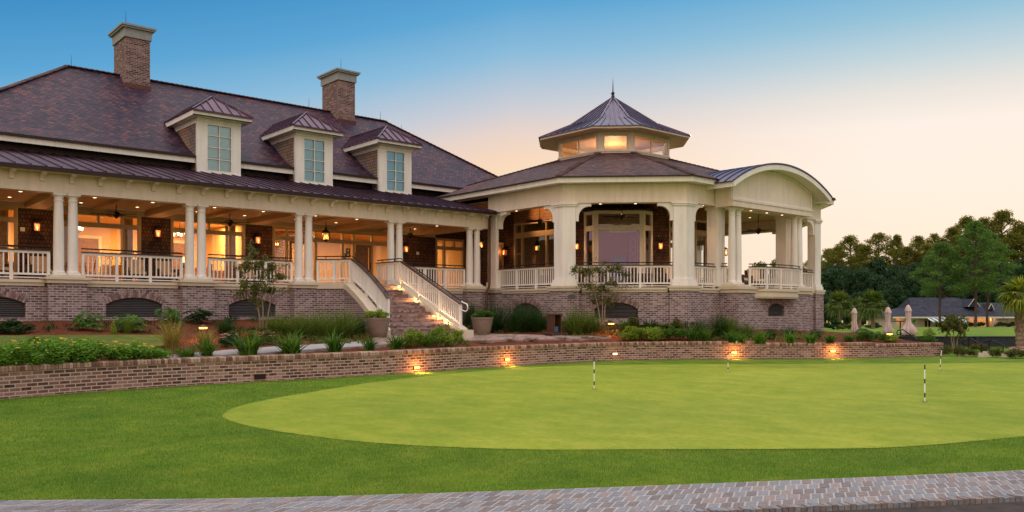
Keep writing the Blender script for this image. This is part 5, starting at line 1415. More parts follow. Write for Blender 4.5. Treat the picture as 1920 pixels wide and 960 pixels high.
for px, py, lab in ((42, 430, 'beside the first wall lantern'), (783, 475, 'on the dark shingle wall right of the door')):
    p = at_n(px, NW, py); m = MB(); m.box(p.x-.07, p.x+.07, NW-.03, NW-.001, p.z-.07, p.z+.07); tag(m.build('wall_plate', 'cream'), 'small pale square plate '+lab, 'wall plate')

# chandeliers inside the dining room and a dark sideboard
def chand():
    t = thing('chandelier', '', 'chandelier', group='chandeliers inside the dining room'); m = MB(); m.tube([(0, 0, 0), (0, 0, -.55)], .012, 6)
    for k in range(6):
        a = k*math.pi/3; m.tube([(0, 0, -.6), (.16*math.cos(a), .16*math.sin(a), -.68), (.30*math.cos(a), .30*math.sin(a), -.60)], .010, 5)
    m.build('frame', 'bronze', t)
    for k in range(6):
        a = k*math.pi/3; m = MB(); m.lathe([(.03, -.59), (.06, -.50), (.05, -.46)], (.30*math.cos(a), .30*math.sin(a), 0), 8); m.build('candle_shade', 'down', t)
    return First(t)
cdl = chand()
for x, y, lab in ((1.9, 7.2, 'seen through the first wide window'), (5.9, 7.0, 'seen through the second wide window'), (-2.2, 7.0, 'seen through the leftmost window')): cdl.place((x, y, 5.44), label='small lit chandelier '+lab)

# blue chair shape added for a bay glass reflection, folds for pale streaks
q = Vector(GB.p(LB*.50, .0, 0)); t = thing('blue_reflection_shape', 'blue chair shape standing in for a reflection in the bay window', 'armchair', (q.x, q.y, ZF))
m = MB(); m.fbox(GB, LB*.5-.33, LB*.5+.33, .02, .12, ZF+.40, ZF+1.55); m.build('backrest', 'bluereflect', t)
m = MB(); m.fbox(GB, LB*.5-.33, LB*.5+.33, -.30, .02, ZF+.40, ZF+.56); m.build('seat', 'bluereflect', t)
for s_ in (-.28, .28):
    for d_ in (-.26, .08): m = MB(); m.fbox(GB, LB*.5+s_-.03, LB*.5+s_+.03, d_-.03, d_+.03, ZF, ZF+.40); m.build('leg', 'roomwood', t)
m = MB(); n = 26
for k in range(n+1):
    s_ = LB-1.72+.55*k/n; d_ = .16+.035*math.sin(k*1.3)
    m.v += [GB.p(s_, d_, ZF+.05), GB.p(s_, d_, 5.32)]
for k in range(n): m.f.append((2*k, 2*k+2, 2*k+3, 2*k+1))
tag(m.build('curtain', plain('lavender_streak_folds', (.34, .27, .40), .9), smooth=80), 'pale lavender folds standing in for streaks at the right of the bay window', 'curtain')

# ================================================================== PLANTS
def arr_mesh(name, v, tri=None, quad=None, smooth=False):
    me = bpy.data.meshes.new(name); v = np.asarray(v, 'f')
    fs = []
    nt = 0 if tri is None else len(tri); nq = 0 if quad is None else len(quad)
    me.vertices.add(len(v)); me.vertices.foreach_set('co', v.ravel())
    loops = []; starts = []; tot = []
    lo = np.concatenate([x for x in ((np.asarray(tri).ravel() if nt else np.empty(0, int)), (np.asarray(quad).ravel() if nq else np.empty(0, int)))]).astype('i')
    st = np.concatenate([np.arange(nt)*3, nt*3+np.arange(nq)*4]).astype('i'); 
    me.loops.add(len(lo)); me.loops.foreach_set('vertex_index', lo)
    me.polygons.add(nt+nq); me.polygons.foreach_set('loop_start', st)
    me.update(calc_edges=True); me.validate()
    return me
def blades(name, n, seed, lean=(.1, .6), w=.012, r0=.12, droop=.35, hvar=(.6, 1), seg=4, stiff=1.8):
    """unit-height clump of arching blades"""
    g = np.random.default_rng(seed); V_ = []; Q = []; T = []; b = 0
    for i in range(n):
        az = g.uniform(0, 2*math.pi); l = g.uniform(*lean); h = g.uniform(*hvar); r = r0*math.sqrt(g.random())
        d = np.array([math.cos(az), math.sin(az), 0]); pz = np.array([-d[1], d[0], 0]); ba = g.uniform(0, 6.28); b0 = np.array([math.cos(ba)*r, math.sin(ba)*r, 0])
        tw = g.uniform(-.6, .6); ws = w*g.uniform(.6, 1.3)
        for k in range(seg+1):
            t = k/seg; p = b0+d*(l*t**stiff)+np.array([0, 0, h*(t-droop*l*t**3)])
            wd = ws*(1-t**1.6)*.5+.0005; sd = pz*math.cos(tw)+d*math.sin(tw)
            if k < seg: V_ += [p-sd*wd, p+sd*wd]
            else: V_ += [p]
        for k in range(seg-1): Q.append((b+2*k, b+2*k+1, b+2*k+3, b+2*k+2))
        T.append((b+2*seg-2, b+2*seg-1, b+2*seg)); b += 2*seg+1
    return arr_mesh(name, V_, T, Q)
def leaves(cent, size, g, up=.3, asp=.5, jitter=.35):
    """rhombic leaves at the given centres"""
    n = len(cent); a = g.normal(size=(n, 3)); a[:, 2] = a[:, 2]*.6+up*.3; a /= np.linalg.norm(a, axis=1)[:, None]
    c = g.normal(size=(n, 3)); s = np.cross(a, c); s /= np.linalg.norm(s, axis=1)[:, None]
    L_ = (size*g.uniform(1-jitter, 1+jitter, n))[:, None]
    v = np.stack([cent-a*L_*.5, cent+s*L_*asp*.5, cent+a*L_*.5, cent-s*L_*asp*.5], 1).reshape(-1, 3)
    return v, np.arange(4*n).reshape(n, 4)
def blob(g, n, c, r, shell=.5):
    d = g.normal(size=(n, 3)); d /= np.linalg.norm(d, axis=1)[:, None]
    q = (shell+(1-shell)*g.random(n))**(1.0); return np.asarray(c)+d*q[:, None]*np.asarray(r)
def shrub_mesh(name, seed, n, size, clumps=9, flat=.75, asp=.5, spread=.42, base=.1, cr=.24):
    g = np.random.default_rng(seed); C_ = []
    for k in range(clumps):
        a = g.uniform(0, 6.28); r = spread*math.sqrt(g.random()); z = .22+.5*g.random()*(1-r)
        C_.append(blob(g, n//clumps, (r*math.cos(a), r*math.sin(a), z), (cr, cr, (cr-.02)*flat+.05), .4))
    c = np.concatenate(C_); c[:, 2] = np.abs(c[:, 2])*1.0+.0; v, q = leaves(c, size, g, asp=asp)
    return arr_mesh(name, v, None, q)
def palmate_mesh(name, seed, n, size, h=1.0):
    g = np.random.default_rng(seed); V_ = []; Q = []; b = 0
    for i in range(n):
        a = g.uniform(0, 6.28); r = .5*math.sqrt(g.random()); z = (.25+.7*g.random())*(1-.5*r)
        c = np.array([r*math.cos(a), r*math.sin(a), z]); out = np.array([math.cos(a)*.5, math.sin(a)*.5, .8])+g.normal(size=3)*.25; out /= np.linalg.norm(out)
        e1 = np.cross(out, [.3, .2, .9]); e1 /= np.linalg.norm(e1); e2 = np.cross(out, e1); s = size*g.uniform(.6, 1.2)
        for k in range(7):
            t = -2.0+4.0*k/6; d = e1*math.cos(t)+e2*math.sin(t)-out*.25; pz = np.cross(d, out); L_ = s*(1-.08*abs(k-3))
            V_ += [c, c+d*L_*.55+pz*s*.12, c+d*L_, c+d*L_*.55-pz*s*.12]; Q.append((b, b+1, b+2, b+3)); b += 4
    return arr_mesh(name, V_, None, Q)
def fern_mesh(name, seed, nf=13):
    g = np.random.default_rng(seed); V_ = []; Q = []; b = 0
    for i in range(nf):
        az = 2*math.pi*i/nf+g.uniform(-.2, .2); l = g.uniform(.35, .62); h = g.uniform(.5, 1.0); d = np.array([math.cos(az), math.sin(az), 0]); pz = np.array([-d[1], d[0], 0])
        for k in range(1, 12):
            t = k/12; p = d*l*t**1.2+np.array([0, 0, h*(t-.45*t**3)]); w = .13*math.sin(math.pi*min(1, t*.9+.1))
            for s in (-1, 1):
                q = p+pz*s*w+d*.03+np.array([0, 0, .01]); V_ += [p-d*.022, q-d*.012, q+d*.012, p+d*.022]; Q.append((b, b+1, b+2, b+3)); b += 4
    return arr_mesh(name, V_, None, Q)
MESH = {
 'lily': [blades('lily_a', 90, 1, (.15, .75), .040, .14, .5, (.55, 1)), blades('lily_b', 80, 2, (.15, .85), .042, .15, .5, (.5, 1))],
 'muhly': [blades('fine_a', 620, 3, (.05, .80), .009, .17, .30, (.35, 1), 3, 1.5), blades('fine_b', 560, 4, (.05, .85), .009, .18, .30, (.3, 1), 3, 1.5)],
 'golden': [blades('gold_a', 330, 5, (.1, .75), .013, .16, .5, (.4, 1), 4, 1.6)],
 'shrub': [shrub_mesh('shrub_a', 6, 1000, .13), shrub_mesh('shrub_b', 7, 1000, .13)],
 'fine': [shrub_mesh('lantana_a', 8, 3600, .066, 26, .8, .5, .46, .1, .17), shrub_mesh('lantana_b', 9, 3600, .066, 26, .8, .5, .46, .1, .17)],
 'ball': [shrub_mesh('ball_a', 10, 1600, .07, 14, .9, .6, .34)],
 'palmate': [palmate_mesh('palmate_a', 11, 70, .26), palmate_mesh('palmate_b', 12, 60, .26)],
 'fern': [fern_mesh('fern_a', 13), fern_mesh('fern_b', 14, 11)],
}
def set_mat(me, mat):
    key = (me.name, mat)
    if key not in set_mat.c:
        c = me.copy(); c.name = me.name+'_'+mat; c.materials.clear(); c.materials.append(M[mat]); set_mat.c[key] = c
    return set_mat.c[key]
set_mat.c = {}
prng = random.Random(21)
def plant(name, cat, kind, mat, px, py, ptop, pw, label, group=None, p=None, flowers=None, nf=14):
    """stand a plant where the bed is seen at (px, py), as tall and wide as the picture shows"""
    p = p if p is not None else ground_hit(px, py)
    f = (p.x-CAM[0])*SA+(p.y-CAM[1])*CA
    h = max(.12, (py-ptop)*f/FPX); w = pw*f/FPX
    me = set_mat(MESH[kind][prng.randrange(len(MESH[kind]))], mat)
    base = {'lily': .95, 'muhly': 1.0, 'golden': 1.1, 'shrub': 1.15, 'fine': 1.15, 'ball': 1.05, 'palmate': 1.2, 'fern': 1.05}[kind]
    o = link(name, me, None); o.location = p-Vector((0, 0, .03)); o.rotation_euler = (0, 0, prng.uniform(0, 6.28)); kx, kz = {'lily': (1.5, 1.55), 'muhly': (1.35, 1.5), 'golden': (1.2, 1.5), 'fine': (1.25, 1.45), 'shrub': (1.2, 1.25), 'ball': (1.2, 1.7), 'palmate': (1.15, 1.15), 'fern': (1.25, 1.5)}[kind]
    o.scale = (w/base*kx, w/base*kx, h*kz)
    tag(o, label, cat, group)
    if flowers:
        m = MB(); rg = random.Random(int(px*7+py))
        for k in range(nf):
            a = rg.uniform(0, 6.28); r = .5*math.sqrt(rg.random()); z = rg.uniform(.50, .76)*(1-.4*r*r); s = flowers[1]
            c = Vector((r*math.cos(a), r*math.sin(a), z))
            for q in range(5):
                t = q*1.2566; m.add([c, c+Vector((math.cos(t-.5)*s/w, math.sin(t-.5)*s/w, s*.5/h)), c+Vector((math.cos(t)*s*1.3/w, math.sin(t)*s*1.3/w, s*.3/h)), c+Vector((math.cos(t+.5)*s/w, math.sin(t+.5)*s/w, s*.5/h))], [(0, 1, 2, 3)])
        fo = m.build('flowers', flowers[0], o, uv=False); fo.location = (0, 0, 0)
    return o
LANT = 'yellow flowered bushes along the low wall'
for k, (px, py, pt, pw) in enumerate(((-60, 697, 648, 110), (18, 693, 642, 105), (78, 689, 636, 100), (138, 686, 636, 95), (192, 683, 640, 92), (243, 681, 642, 85), (284, 678, 648, 66))):
    nm = ['cut by the left frame edge', 'first', 'second', 'third', 'fourth', 'fifth', 'last and lowest'][k]
    plant('lantana_bush', 'bush', 'fine', 'leaffresh', px, py, pt, pw, 'yellow flowered bush behind the low wall, '+(nm+' from the left' if 0 < k < 6 else nm), LANT, flowers=('yellow', .035), nf=9)
plant('lantana_bush', 'bush', 'shrub', 'leafmid', 68, 668, 628, 34, 'tall sprig rising behind the yellow flowered bushes')
S = 'shrubs along the brick base'
plant('evergreen_shrub', 'shrub', 'shrub', 'leafdark', 26, 624, 598, 66, 'dark drooping evergreen shrub on the mulch at far left', S)
plant('fatsia', 'shrub', 'palmate', 'leafmid', 166, 620, 584, 56, 'bright broad leaved shrub left of the first full brick arch', S)
plant('fatsia', 'shrub', 'palmate', 'leafmid', 240, 622, 586, 62, 'bright broad leaved shrub in front of the first full brick arch', S)
plant('grass_clump', 'ornamental grass', 'muhly', 'muhly', 238, 626, 598, 30, 'small green grass clump in front of the first full brick arch')
plant('fatsia', 'shrub', 'palmate', 'leafmid', 315, 617, 573, 46, 'tall bright shrub at the right end of the first full brick arch', S)
plant('evergreen_shrub', 'shrub', 'palmate', 'leafdark', 374, 606, 576, 58, 'dark glossy shrub against the second brick pier', S)
plant('sapling', 'sapling', 'shrub', 'leaflime', 212, 630, 601, 12, 'narrow pale green sapling on the mulch')
plant('golden_grass', 'ornamental grass', 'golden', 'golden', 322, 656, 602, 72, 'large tan and gold grass clump left of the lit path light', 'golden grasses')
plant('golden_grass', 'ornamental grass', 'golden', 'golden', 384, 652, 618, 54, 'golden grass clump glowing below the lit path light', 'golden grasses')
plant('grass_clump', 'ornamental grass', 'muhly', 'muhlydark', 422, 626, 600, 40, 'dark green grass clump left of the slender tree')
plant('rose_bush', 'rose bush', 'shrub', 'leafdark', 432, 650, 622, 40, 'rose bush with pale pink blooms', flowers=('pink', .05), nf=9)
plant('rose_bush', 'rose bush', 'shrub', 'leafmid', 470, 648, 619, 34, 'rose bush with bright red blooms', flowers=('red', .07), nf=14)
plant('rose_bush', 'rose bush', 'shrub', 'leafolive', 500, 644, 618, 34, 'rose bush with a few pink blooms right of the red one', flowers=('pink', .04), nf=12)
ML = 'fine green grasses before the steps'
for px, py, pt, pw, lab in ((520, 628, 592, 64, 'right behind the slender tree trunks'), (562, 632, 590, 66, 'second from the slender tree'), (602, 634, 588, 66, 'third from the slender tree'), (642, 632, 586, 68, 'left of the big planter'), (672, 628, 592, 50, 'dark, half hidden by the big planter')):
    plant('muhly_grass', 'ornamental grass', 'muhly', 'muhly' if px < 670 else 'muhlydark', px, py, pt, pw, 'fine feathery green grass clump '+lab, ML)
plant('evergreen_shrub', 'shrub', 'palmate', 'leafdark', 598, 604, 566, 32, 'dark upright shrub against the curved stair wall', S)
LG = 'bladed lily clumps along the low wall'
for k, (px, py, pt, pw, lab) in enumerate(((387, 672, 631, 40, 'left end of the concrete path'), (466, 669, 620, 66, 'large, in front of the red roses'), (545, 666, 624, 66, 'in the middle of the concrete path'), (627, 662, 621, 48, 'right of the path middle, upright'), (692, 658, 628, 36, 'below the left planter'), (742, 655, 625, 40, 'just right of the left planter'), (800, 650, 622, 40, 'in front of the lowest steps'), (350, 674, 648, 50, 'low, beside the last yellow flowered bush'))):
    plant('lily_clump', 'lily plant', 'lily', 'blade', px, py, pt, pw, 'green bladed lily clump '+lab, LG)
for px, py, pt, pw, lab in ((770, 652, 616, 44, 'first, nearest the left planter'), (830, 648, 612, 44, 'below the step lights'), (860, 643, 618, 28, 'beside the stair foot')):
    plant('leafy_clump', 'plant', 'fine', 'leaflime', px, py, pt, pw, 'yellow green leafy clump in front of the steps, '+lab, 'leafy clumps before the steps')
FG = 'ferns along the brick landing'
for px, py, pt, pw, mt, lab in ((904, 643, 618, 34, 'leaflime', 'below the right planter'), (958, 641, 617, 28, 'leafmid', 'second right of the right planter, with one tall frond'), (998, 640, 624, 30, 'leafmid', 'low, left of the wooden box'), (1056, 638, 622, 24, 'leafmid', 'right of the wooden box'), (1104, 637, 622, 32, 'leafdark', 'dark, below the right slender tree'), (1131, 634, 618, 24, 'leaflime', 'bright, left of the right path light')):
    plant('fern', 'fern', 'fern', mt, px, py, pt, pw, 'small fern '+lab, FG)
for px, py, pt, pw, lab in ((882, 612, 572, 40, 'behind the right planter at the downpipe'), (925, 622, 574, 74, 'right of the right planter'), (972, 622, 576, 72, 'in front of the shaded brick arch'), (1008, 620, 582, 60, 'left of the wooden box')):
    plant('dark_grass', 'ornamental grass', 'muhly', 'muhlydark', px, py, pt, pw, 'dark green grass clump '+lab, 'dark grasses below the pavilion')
plant('evergreen_shrub', 'shrub', 'palmate', 'leafdark', 1008, 602, 556, 62, 'large dark broad leaved shrub at the pavilion pier', S)
for px, py, pt, pw, lab in ((1078, 626, 582, 62, 'right of the wooden box'), (1106, 622, 588, 50, 'below the right slender tree')):
    plant('muhly_grass', 'ornamental grass', 'muhly', 'muhly', px, py, pt, pw, 'fine green grass clump '+lab, 'grasses by the wooden box')
plant('lime_bush', 'bush', 'fine', 'leaflime', 1188, 640, 612, 46, 'lime green bush right of the path light', 'lime bushes'); plant('lime_bush', 'bush', 'fine', 'leaflime', 1222, 640, 613, 46, 'lime green bush, middle of the three by the wall', 'lime bushes'); plant('lime_bush', 'bush', 'fine', 'leafmid', 1262, 638, 612, 42, 'greener bush, right of the three by the wall', 'lime bushes')
for px, py, pt, pw, mt, lab in ((1172, 620, 600, 26, 'blade', 'right of the path light by the brick arch'), (1219, 622, 598, 36, 'muhlydark', 'dark, below the right end of the vent arch'), (1250, 618, 604, 30, 'blade', 'left of the next brick pier')):
    plant('lily_clump', 'lily plant', 'lily', mt, px, py, pt, pw, 'bladed clump '+lab, LG)
plant('rose_bush', 'rose bush', 'shrub', 'leafolive', 1188, 617, 592, 26, 'dark sparse rose bush below the vent arch', flowers=('pink', .035), nf=9)
plant('rose_bush', 'rose bush', 'shrub', 'leafolive', 1268, 617, 596, 26, 'sparse rose bush at the corner brick pier', flowers=('pink', .035), nf=9)
for px, py, pt, pw, lab in ((1298, 640, 612, 34, 'just right of the lime bushes'), (1324, 641, 612, 32, 'second right of the lime bushes'), (1372, 641, 618, 30, 'below the tall grass clump'), (1390, 641, 622, 26, 'left of the porch brick corner'), (1426, 643, 619, 36, 'under the left end of the balcony'), (1482, 642, 620, 30, 'under the balcony middle'), (1520, 642, 622, 30, 'under the right brick pier'), (1556, 642, 624, 32, 'just past the building corner'), (1592, 641, 624, 28, 'left of the closed parasols')):
    plant('lily_clump', 'lily plant', 'lily', 'blade', px, py, pt, pw, 'green bladed clump on the right bed, '+lab, LG)
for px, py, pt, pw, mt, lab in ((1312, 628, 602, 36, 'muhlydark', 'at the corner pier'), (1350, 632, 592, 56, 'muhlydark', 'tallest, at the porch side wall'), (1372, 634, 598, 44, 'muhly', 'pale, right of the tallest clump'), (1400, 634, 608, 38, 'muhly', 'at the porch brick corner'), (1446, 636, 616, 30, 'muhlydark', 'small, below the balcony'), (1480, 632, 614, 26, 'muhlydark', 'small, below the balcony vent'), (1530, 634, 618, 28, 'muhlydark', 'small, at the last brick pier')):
    plant('grass_clump', 'ornamental grass', 'muhly', mt, px, py, pt, pw, 'grass clump on the right bed, '+lab, 'grass clumps on the right bed')
for px, py, pt, pw, mt, lab in ((1618, 640, 618, 34, 'leafmid', 'left, below the first parasol'), (1644, 640, 622, 30, 'leafmid', 'middle, between the parasols'), (1672, 641, 628, 34, 'leaflime', 'yellowish, beside the star bright lamp')):
    plant('low_shrub', 'shrub', 'fine', mt, px, py, pt, pw, 'low green shrub at the wall end, '+lab, 'low shrubs at the wall end')
plant('low_shrub', 'shrub', 'shrub', 'leafmid', 1738, 641, 627, 38, 'dark green leafy plant at the right end of the wall')
plant('canna', 'plant', 'palmate', 'leaflime', 1742, 636, 614, 22, 'plant with bright yellow leaves at the wall end')
# right of the wall
for px, py, pt, pw, lab in ((1776, 668, 650, 20, 'touching the wall end'), (1798, 668, 650, 24, 'second from the wall end'), (1816, 669, 655, 28, 'below the first iron handrail'), (1868, 671, 654, 28, 'below the second iron handrail'), (1842, 662, 648, 20, 'between the two iron handrails')):
    plant('ball_shrub', 'shrub', 'ball', 'leafolive', px, py, pt, pw, 'small round clipped shrub '+lab, 'round shrubs by the iron handrails', p=lawn_hit(px, py))
plant('rose_bush', 'rose bush', 'fine', 'leafolive', 1908, 672, 652, 44, 'low bush with pale pink blooms at the right edge', p=lawn_hit(1908, 672), flowers=('pink', .05), nf=14)
plant('rose_bush', 'rose bush', 'fine', 'leafmid', 1834, 658, 644, 24, 'small bush with red blooms behind the stones', p=lawn_hit(1834, 658), flowers=('red', .04), nf=12)
def bsh(n=8):
    pass
rgs = random.Random(9)
for k, (px, py) in enumerate(((1801, 668), (1812, 667), (1838, 669), (1850, 669), (1880, 670), (1892, 670), (1858, 664))):
    p = lawn_hit(px, py); m = MB(); w, d, h = rgs.uniform(.1, .16), .1, rgs.uniform(.12, .2)
    q = [(-w, -d), (w, -d*.9), (w*.95, d), (-w*.9, d)]; u = Vector((CA, -SA, 0)); v = Vector((SA, CA, 0))
    b = [p+u*x+v*y+Vector((0, 0, -.05)) for x, y in q]; t = [p+u*x*.85+v*y*.85+Vector((0, 0, h+rgs.uniform(-.02, .02))) for x, y in q]; m.hexa(b+t)
    lab = ['left of all', 'second from left', 'below the first handrail end', 'right of the middle round shrub', 'right of the last round shrub', 'rightmost', 'set further back'][k]
    tag(m.build('edging_stone', 'stone'), 'rough pale edging stone beside the round shrubs, '+lab, 'stone', 'edging stones')
# slender multi-stem trees
def slender_tree(px, py, ptop, stems, crown, label, seed, leaf='leafolive', p=None, nl=420, lsz=.075):
    p = p if p is not None else ground_hit(px, py); f = (p.x-CAM[0])*SA+(p.y-CAM[1])*CA; S_ = f/FPX
    t = thing('slender_tree', label, 'tree', p, 'slender multi stem trees'); rg = random.Random(seed); g = np.random.default_rng(seed)
    m = MB(); tips = []; U = Vector((CA, -SA, 0)); D = Vector((SA, CA, 0))
    def world(x, y, dz): return p+U*((x-px)*S_)+D*dz+Vector((0, 0, (py-y)*S_))
    for s in stems:
        dz = rg.uniform(-.25, .25); pts = [world(x, y, dz*k/len(s)) for k, (x, y) in enumerate(s)]
        m.tube(pts, [.028-.02*k/(len(pts)-1) for k in range(len(pts))], 6); tips.append(pts)
    C_ = []
    for (x, y, rx, ry, wgt) in crown:
        c = world(x, y, rg.uniform(-.35, .35))
        near = min((q for pts in tips for q in pts[1:]), key=lambda q: (q-c).length)
        m.tube([near, near.lerp(c, .5)+Vector((0, 0, .05)), c], [.012, .008, .004], 5)
        nb = int(nl*wgt)
        for k in range(7):        # twigs with leaves along them
            e = c+Vector(g.normal(size=3)*np.array([rx, rx, ry])*S_*1.1); m.tube([c, e], [.005, .002], 4)
            tt = g.random(nb//7)[:, None]; L_ = np.array(c)+(np.array(e)-np.array(c))*tt+g.normal(size=(nb//7, 3))*.055; C_.append(L_)
    m.build('trunk', 'bark', t, uv=False)
    v, q = leaves(np.concatenate(C_), lsz, g, asp=.55); me = arr_mesh('crown', v, None, q); link('crown', me, leaf, t); return t
slender_tree(492, 622, 470, [[(490, 622), (486, 585), (480, 545), (476, 505), (470, 480)], [(493, 622), (494, 580), (492, 540), (488, 500)], [(497, 622), (504, 585), (510, 548), (518, 515)]],
    [(470, 470, 10, 8, .5), (466, 500, 16, 10, 1), (490, 497, 14, 12, 1), (512, 505, 14, 10, .9), (455, 535, 12, 8, .7), (480, 540, 18, 12, 1.2), (505, 545, 14, 10, .9), (525, 520, 10, 8, .6), (485, 565, 14, 10, .8), (450, 552, 8, 6, .4)],
    'slender bare stemmed tree with thin leaves left of the staircase', 31)
slender_tree(1130, 612, 492, [[(1127, 612), (1122, 580), (1115, 550), (1104, 520), (1092, 505)], [(1133, 612), (1134, 578), (1140, 548), (1150, 522), (1160, 505)], [(1129, 612), (1130, 570), (1128, 535), (1126, 508)]],
    [(1078, 505, 8, 6, .5), (1098, 510, 14, 8, 1), (1120, 505, 14, 9, 1), (1145, 508, 14, 9, 1), (1162, 500, 9, 6, .6), (1105, 535, 16, 10, 1), (1130, 540, 16, 10, 1.1), (1152, 532, 14, 9, .9), (1115, 565, 12, 9, .7), (1142, 562, 12, 9, .7), (1172, 518, 7, 5, .3)],
    'slender spreading tree with fine leaves in front of the bay window', 32)
slender_tree(1790, 656, 590, [[(1787, 656), (1784, 635), (1778, 615), (1772, 600)], [(1793, 656), (1796, 632), (1800, 612), (1803, 598)], [(1789, 656), (1789, 625), (1788, 600)]],
    [(1775, 602, 9, 7, 1), (1790, 598, 9, 7, 1), (1803, 602, 9, 7, 1), (1780, 616, 9, 7, 1), (1798, 618, 9, 7, 1), (1790, 610, 9, 8, 1), (1768, 610, 6, 5, .6), (1808, 612, 6, 5, .6)],
    'small bushy tree right of the wall end', 33, p=lawn_hit(1790, 656), nl=420, lsz=.10)

# low mixed ground cover between the clumps (nobody could count it)
def ground_cover(name, mat, regions, n, h, seed):
    g = random.Random(seed); V_ = []; Q = []; b = 0; gn = np.random.default_rng(seed)
    for (x0, x1, y0, y1), cnt in zip(regions, n):
        for i in range(cnt):
            p = ground_hit(g.uniform(x0, x1), g.uniform(y0, y1)); s = g.uniform(.5, 1.2)*h
            for k in range(14):
                a = g.uniform(0, 6.28); d = np.array([math.cos(a), math.sin(a), 0]); c = np.array(p)+np.array([g.gauss(0, .06), g.gauss(0, .06), 0]); l = s*g.uniform(.2, .7); z = s*g.uniform(.5, 1.1); w = .012; sd = np.array([-d[1], d[0], 0])*w
                V_ += [c-sd, c+d*l*.5+np.array([0, 0, z*.7])-sd*1.4, c+d*l+np.array([0, 0, z*.8]), c+d*l*.5+np.array([0, 0, z*.7])+sd*1.4]; Q.append((b, b+1, b+2, b+3)); b += 4
    o = link(name, arr_mesh(name, V_, None, Q), mat); o['kind'] = 'stuff'; return o
ground_cover('ground_cover', 'leafolive', [(420, 690, 622, 648), (860, 1030, 606, 626), (1040, 1290, 604, 632), (1290, 1540, 628, 642), (740, 880, 640, 652)], (150, 70, 130, 120, 70), .20, 41)
ground_cover('ground_cover_dark', 'leafdark', [(400, 700, 600, 625), (1180, 1300, 606, 628), (870, 1110, 600, 622), (0, 400, 608, 628)], (90, 40, 90, 30), .24, 42)
# ================================================================== GARDEN THINGS
def planter(px, py, ptop, pw, label, plabel, seed):
    p = ground_hit(px, py); f = (p.x-CAM[0])*SA+(p.y-CAM[1])*CA; h = (py-ptop)*f/FPX; r = pw*f/FPX/2
    t = thing('planter', label, 'planter', p, 'large tapered planters')
    m = MB(); m.lathe([(r*.60, 0), (r*.66, h*.02), (r*.80, h*.35), (r*.93, h*.75), (r*.96, h*.9), (r*1.0, h*.91), (r*1.0, h), (r*.93, h), (r*.92, h*.9)], p, 32); m.build('pot', 'pot', t, smooth=50)
    m = MB(); m.lathe([(r*.91, h*.90), (r*.91, h*.92)], p, 24); m.build('soil', 'soil', t)
    o = link('potted_plant', set_mat(MESH['fine'][seed % 2], 'leafmid' if seed else 'leaflime'), None); o.location = p+Vector((0, 0, h*.86)); o.scale = (r*1.9, r*1.9, .5); tag(o, plabel, 'potted plant', 'plants in the planters')
    g = link('potted_spike', set_mat(MESH['lily'][0], 'blade' if seed else 'golden'), None); g.location = p+Vector((.05, .05, h*.86)); g.scale = (.35, .35, .52 if not seed else .3); tag(g, 'upright pale blades rising from the '+('left' if not seed else 'right')+' planter', 'potted plant')
planter(709, 635, 596, 46, 'large brown tapered planter left of the stair foot', 'low green foliage filling the left planter', 0)
planter(904, 630, 595, 42, 'large tan tapered planter right of the stair foot', 'ferny green foliage spilling from the right planter', 1)
# timber box post
p = ground_hit(1040, 631); t = thing('timber_post', 'dark timber box post with a peaked cap beside the dark grasses', 'post', p)
m = MB(); w = .17
for sx in (-1, 1): m.box(p.x+sx*w-.025, p.x+sx*w+.025, p.y-w, p.y+w, p.z+.14, p.z+.78)
m.box(p.x-w+.025, p.x+w-.025, p.y+w-.04, p.y+w, p.z+.14, p.z+.78); m.build('box_frame', 'timber', t)
m = MB(); m.box(p.x-w-.05, p.x+w+.05, p.y-w-.04, p.y+w+.04, p.z+.78, p.z+.81); m.add([(p.x-w-.03, p.y-w-.02, p.z+.81), (p.x+w+.03, p.y-w-.02, p.z+.81), (p.x+w+.03, p.y+w+.02, p.z+.81), (p.x-w-.03, p.y+w+.02, p.z+.81), (p.x, p.y, p.z+.88)], [(0, 1, 4), (1, 2, 4), (2, 3, 4), (3, 0, 4)]); m.build('cap', 'timber', t)
m = MB(); m.box(p.x-.10, p.x+.10, p.y-.08, p.y+.08, p.z+.16, p.z+.36); m.build('bucket', 'bluefab', t)
m = MB(); m.box(p.x-.42, p.x+.42, p.y-.26, p.y+.26, p.z+.08, p.z+.14); m.build('plinth_slab', 'timber', t)
m = MB(); m.box(p.x-.28, p.x+.28, p.y-.2, p.y+.2, p.z-.05, p.z+.08); m.build('brick_foot', 'brick', t)
# path lights
def path_light(px, py, ptop, label, p=None, e=22):
    p = p if p is not None else ground_hit(px, py); f = (p.x-CAM[0])*SA+(p.y-CAM[1])*CA; h = (py-ptop)*f/FPX
    t = thing('path_light', label, 'garden lamp', p, 'lit garden path lights')
    m = MB(); m.tube([p-Vector((0, 0, .05)), p+Vector((0, 0, h-.02))], .014, 8); m.build('stake', 'copper', t)
    m = MB(); m.lathe([(.15, h-.03), (.12, h+.0), (.03, h+.045), (.004, h+.05)], p, 18); m.build('cap', 'copper', t, smooth=50)
    m = MB(); m.lathe([(.10, h-.075), (.11, h-.032)], p, 14); m.build('lamp_glass', 'steplens', t)
    point(p+Vector((0, 0, h-.12)), e, (1, .42, .12), .04)
path_light(381, 640, 612, 'lit copper path light behind the golden grasses')
path_light(1146, 630, 605, 'lit copper path light right of the second slender tree')
path_light(1668, 640, 624, 'star bright path light between the closed parasols', e=7)
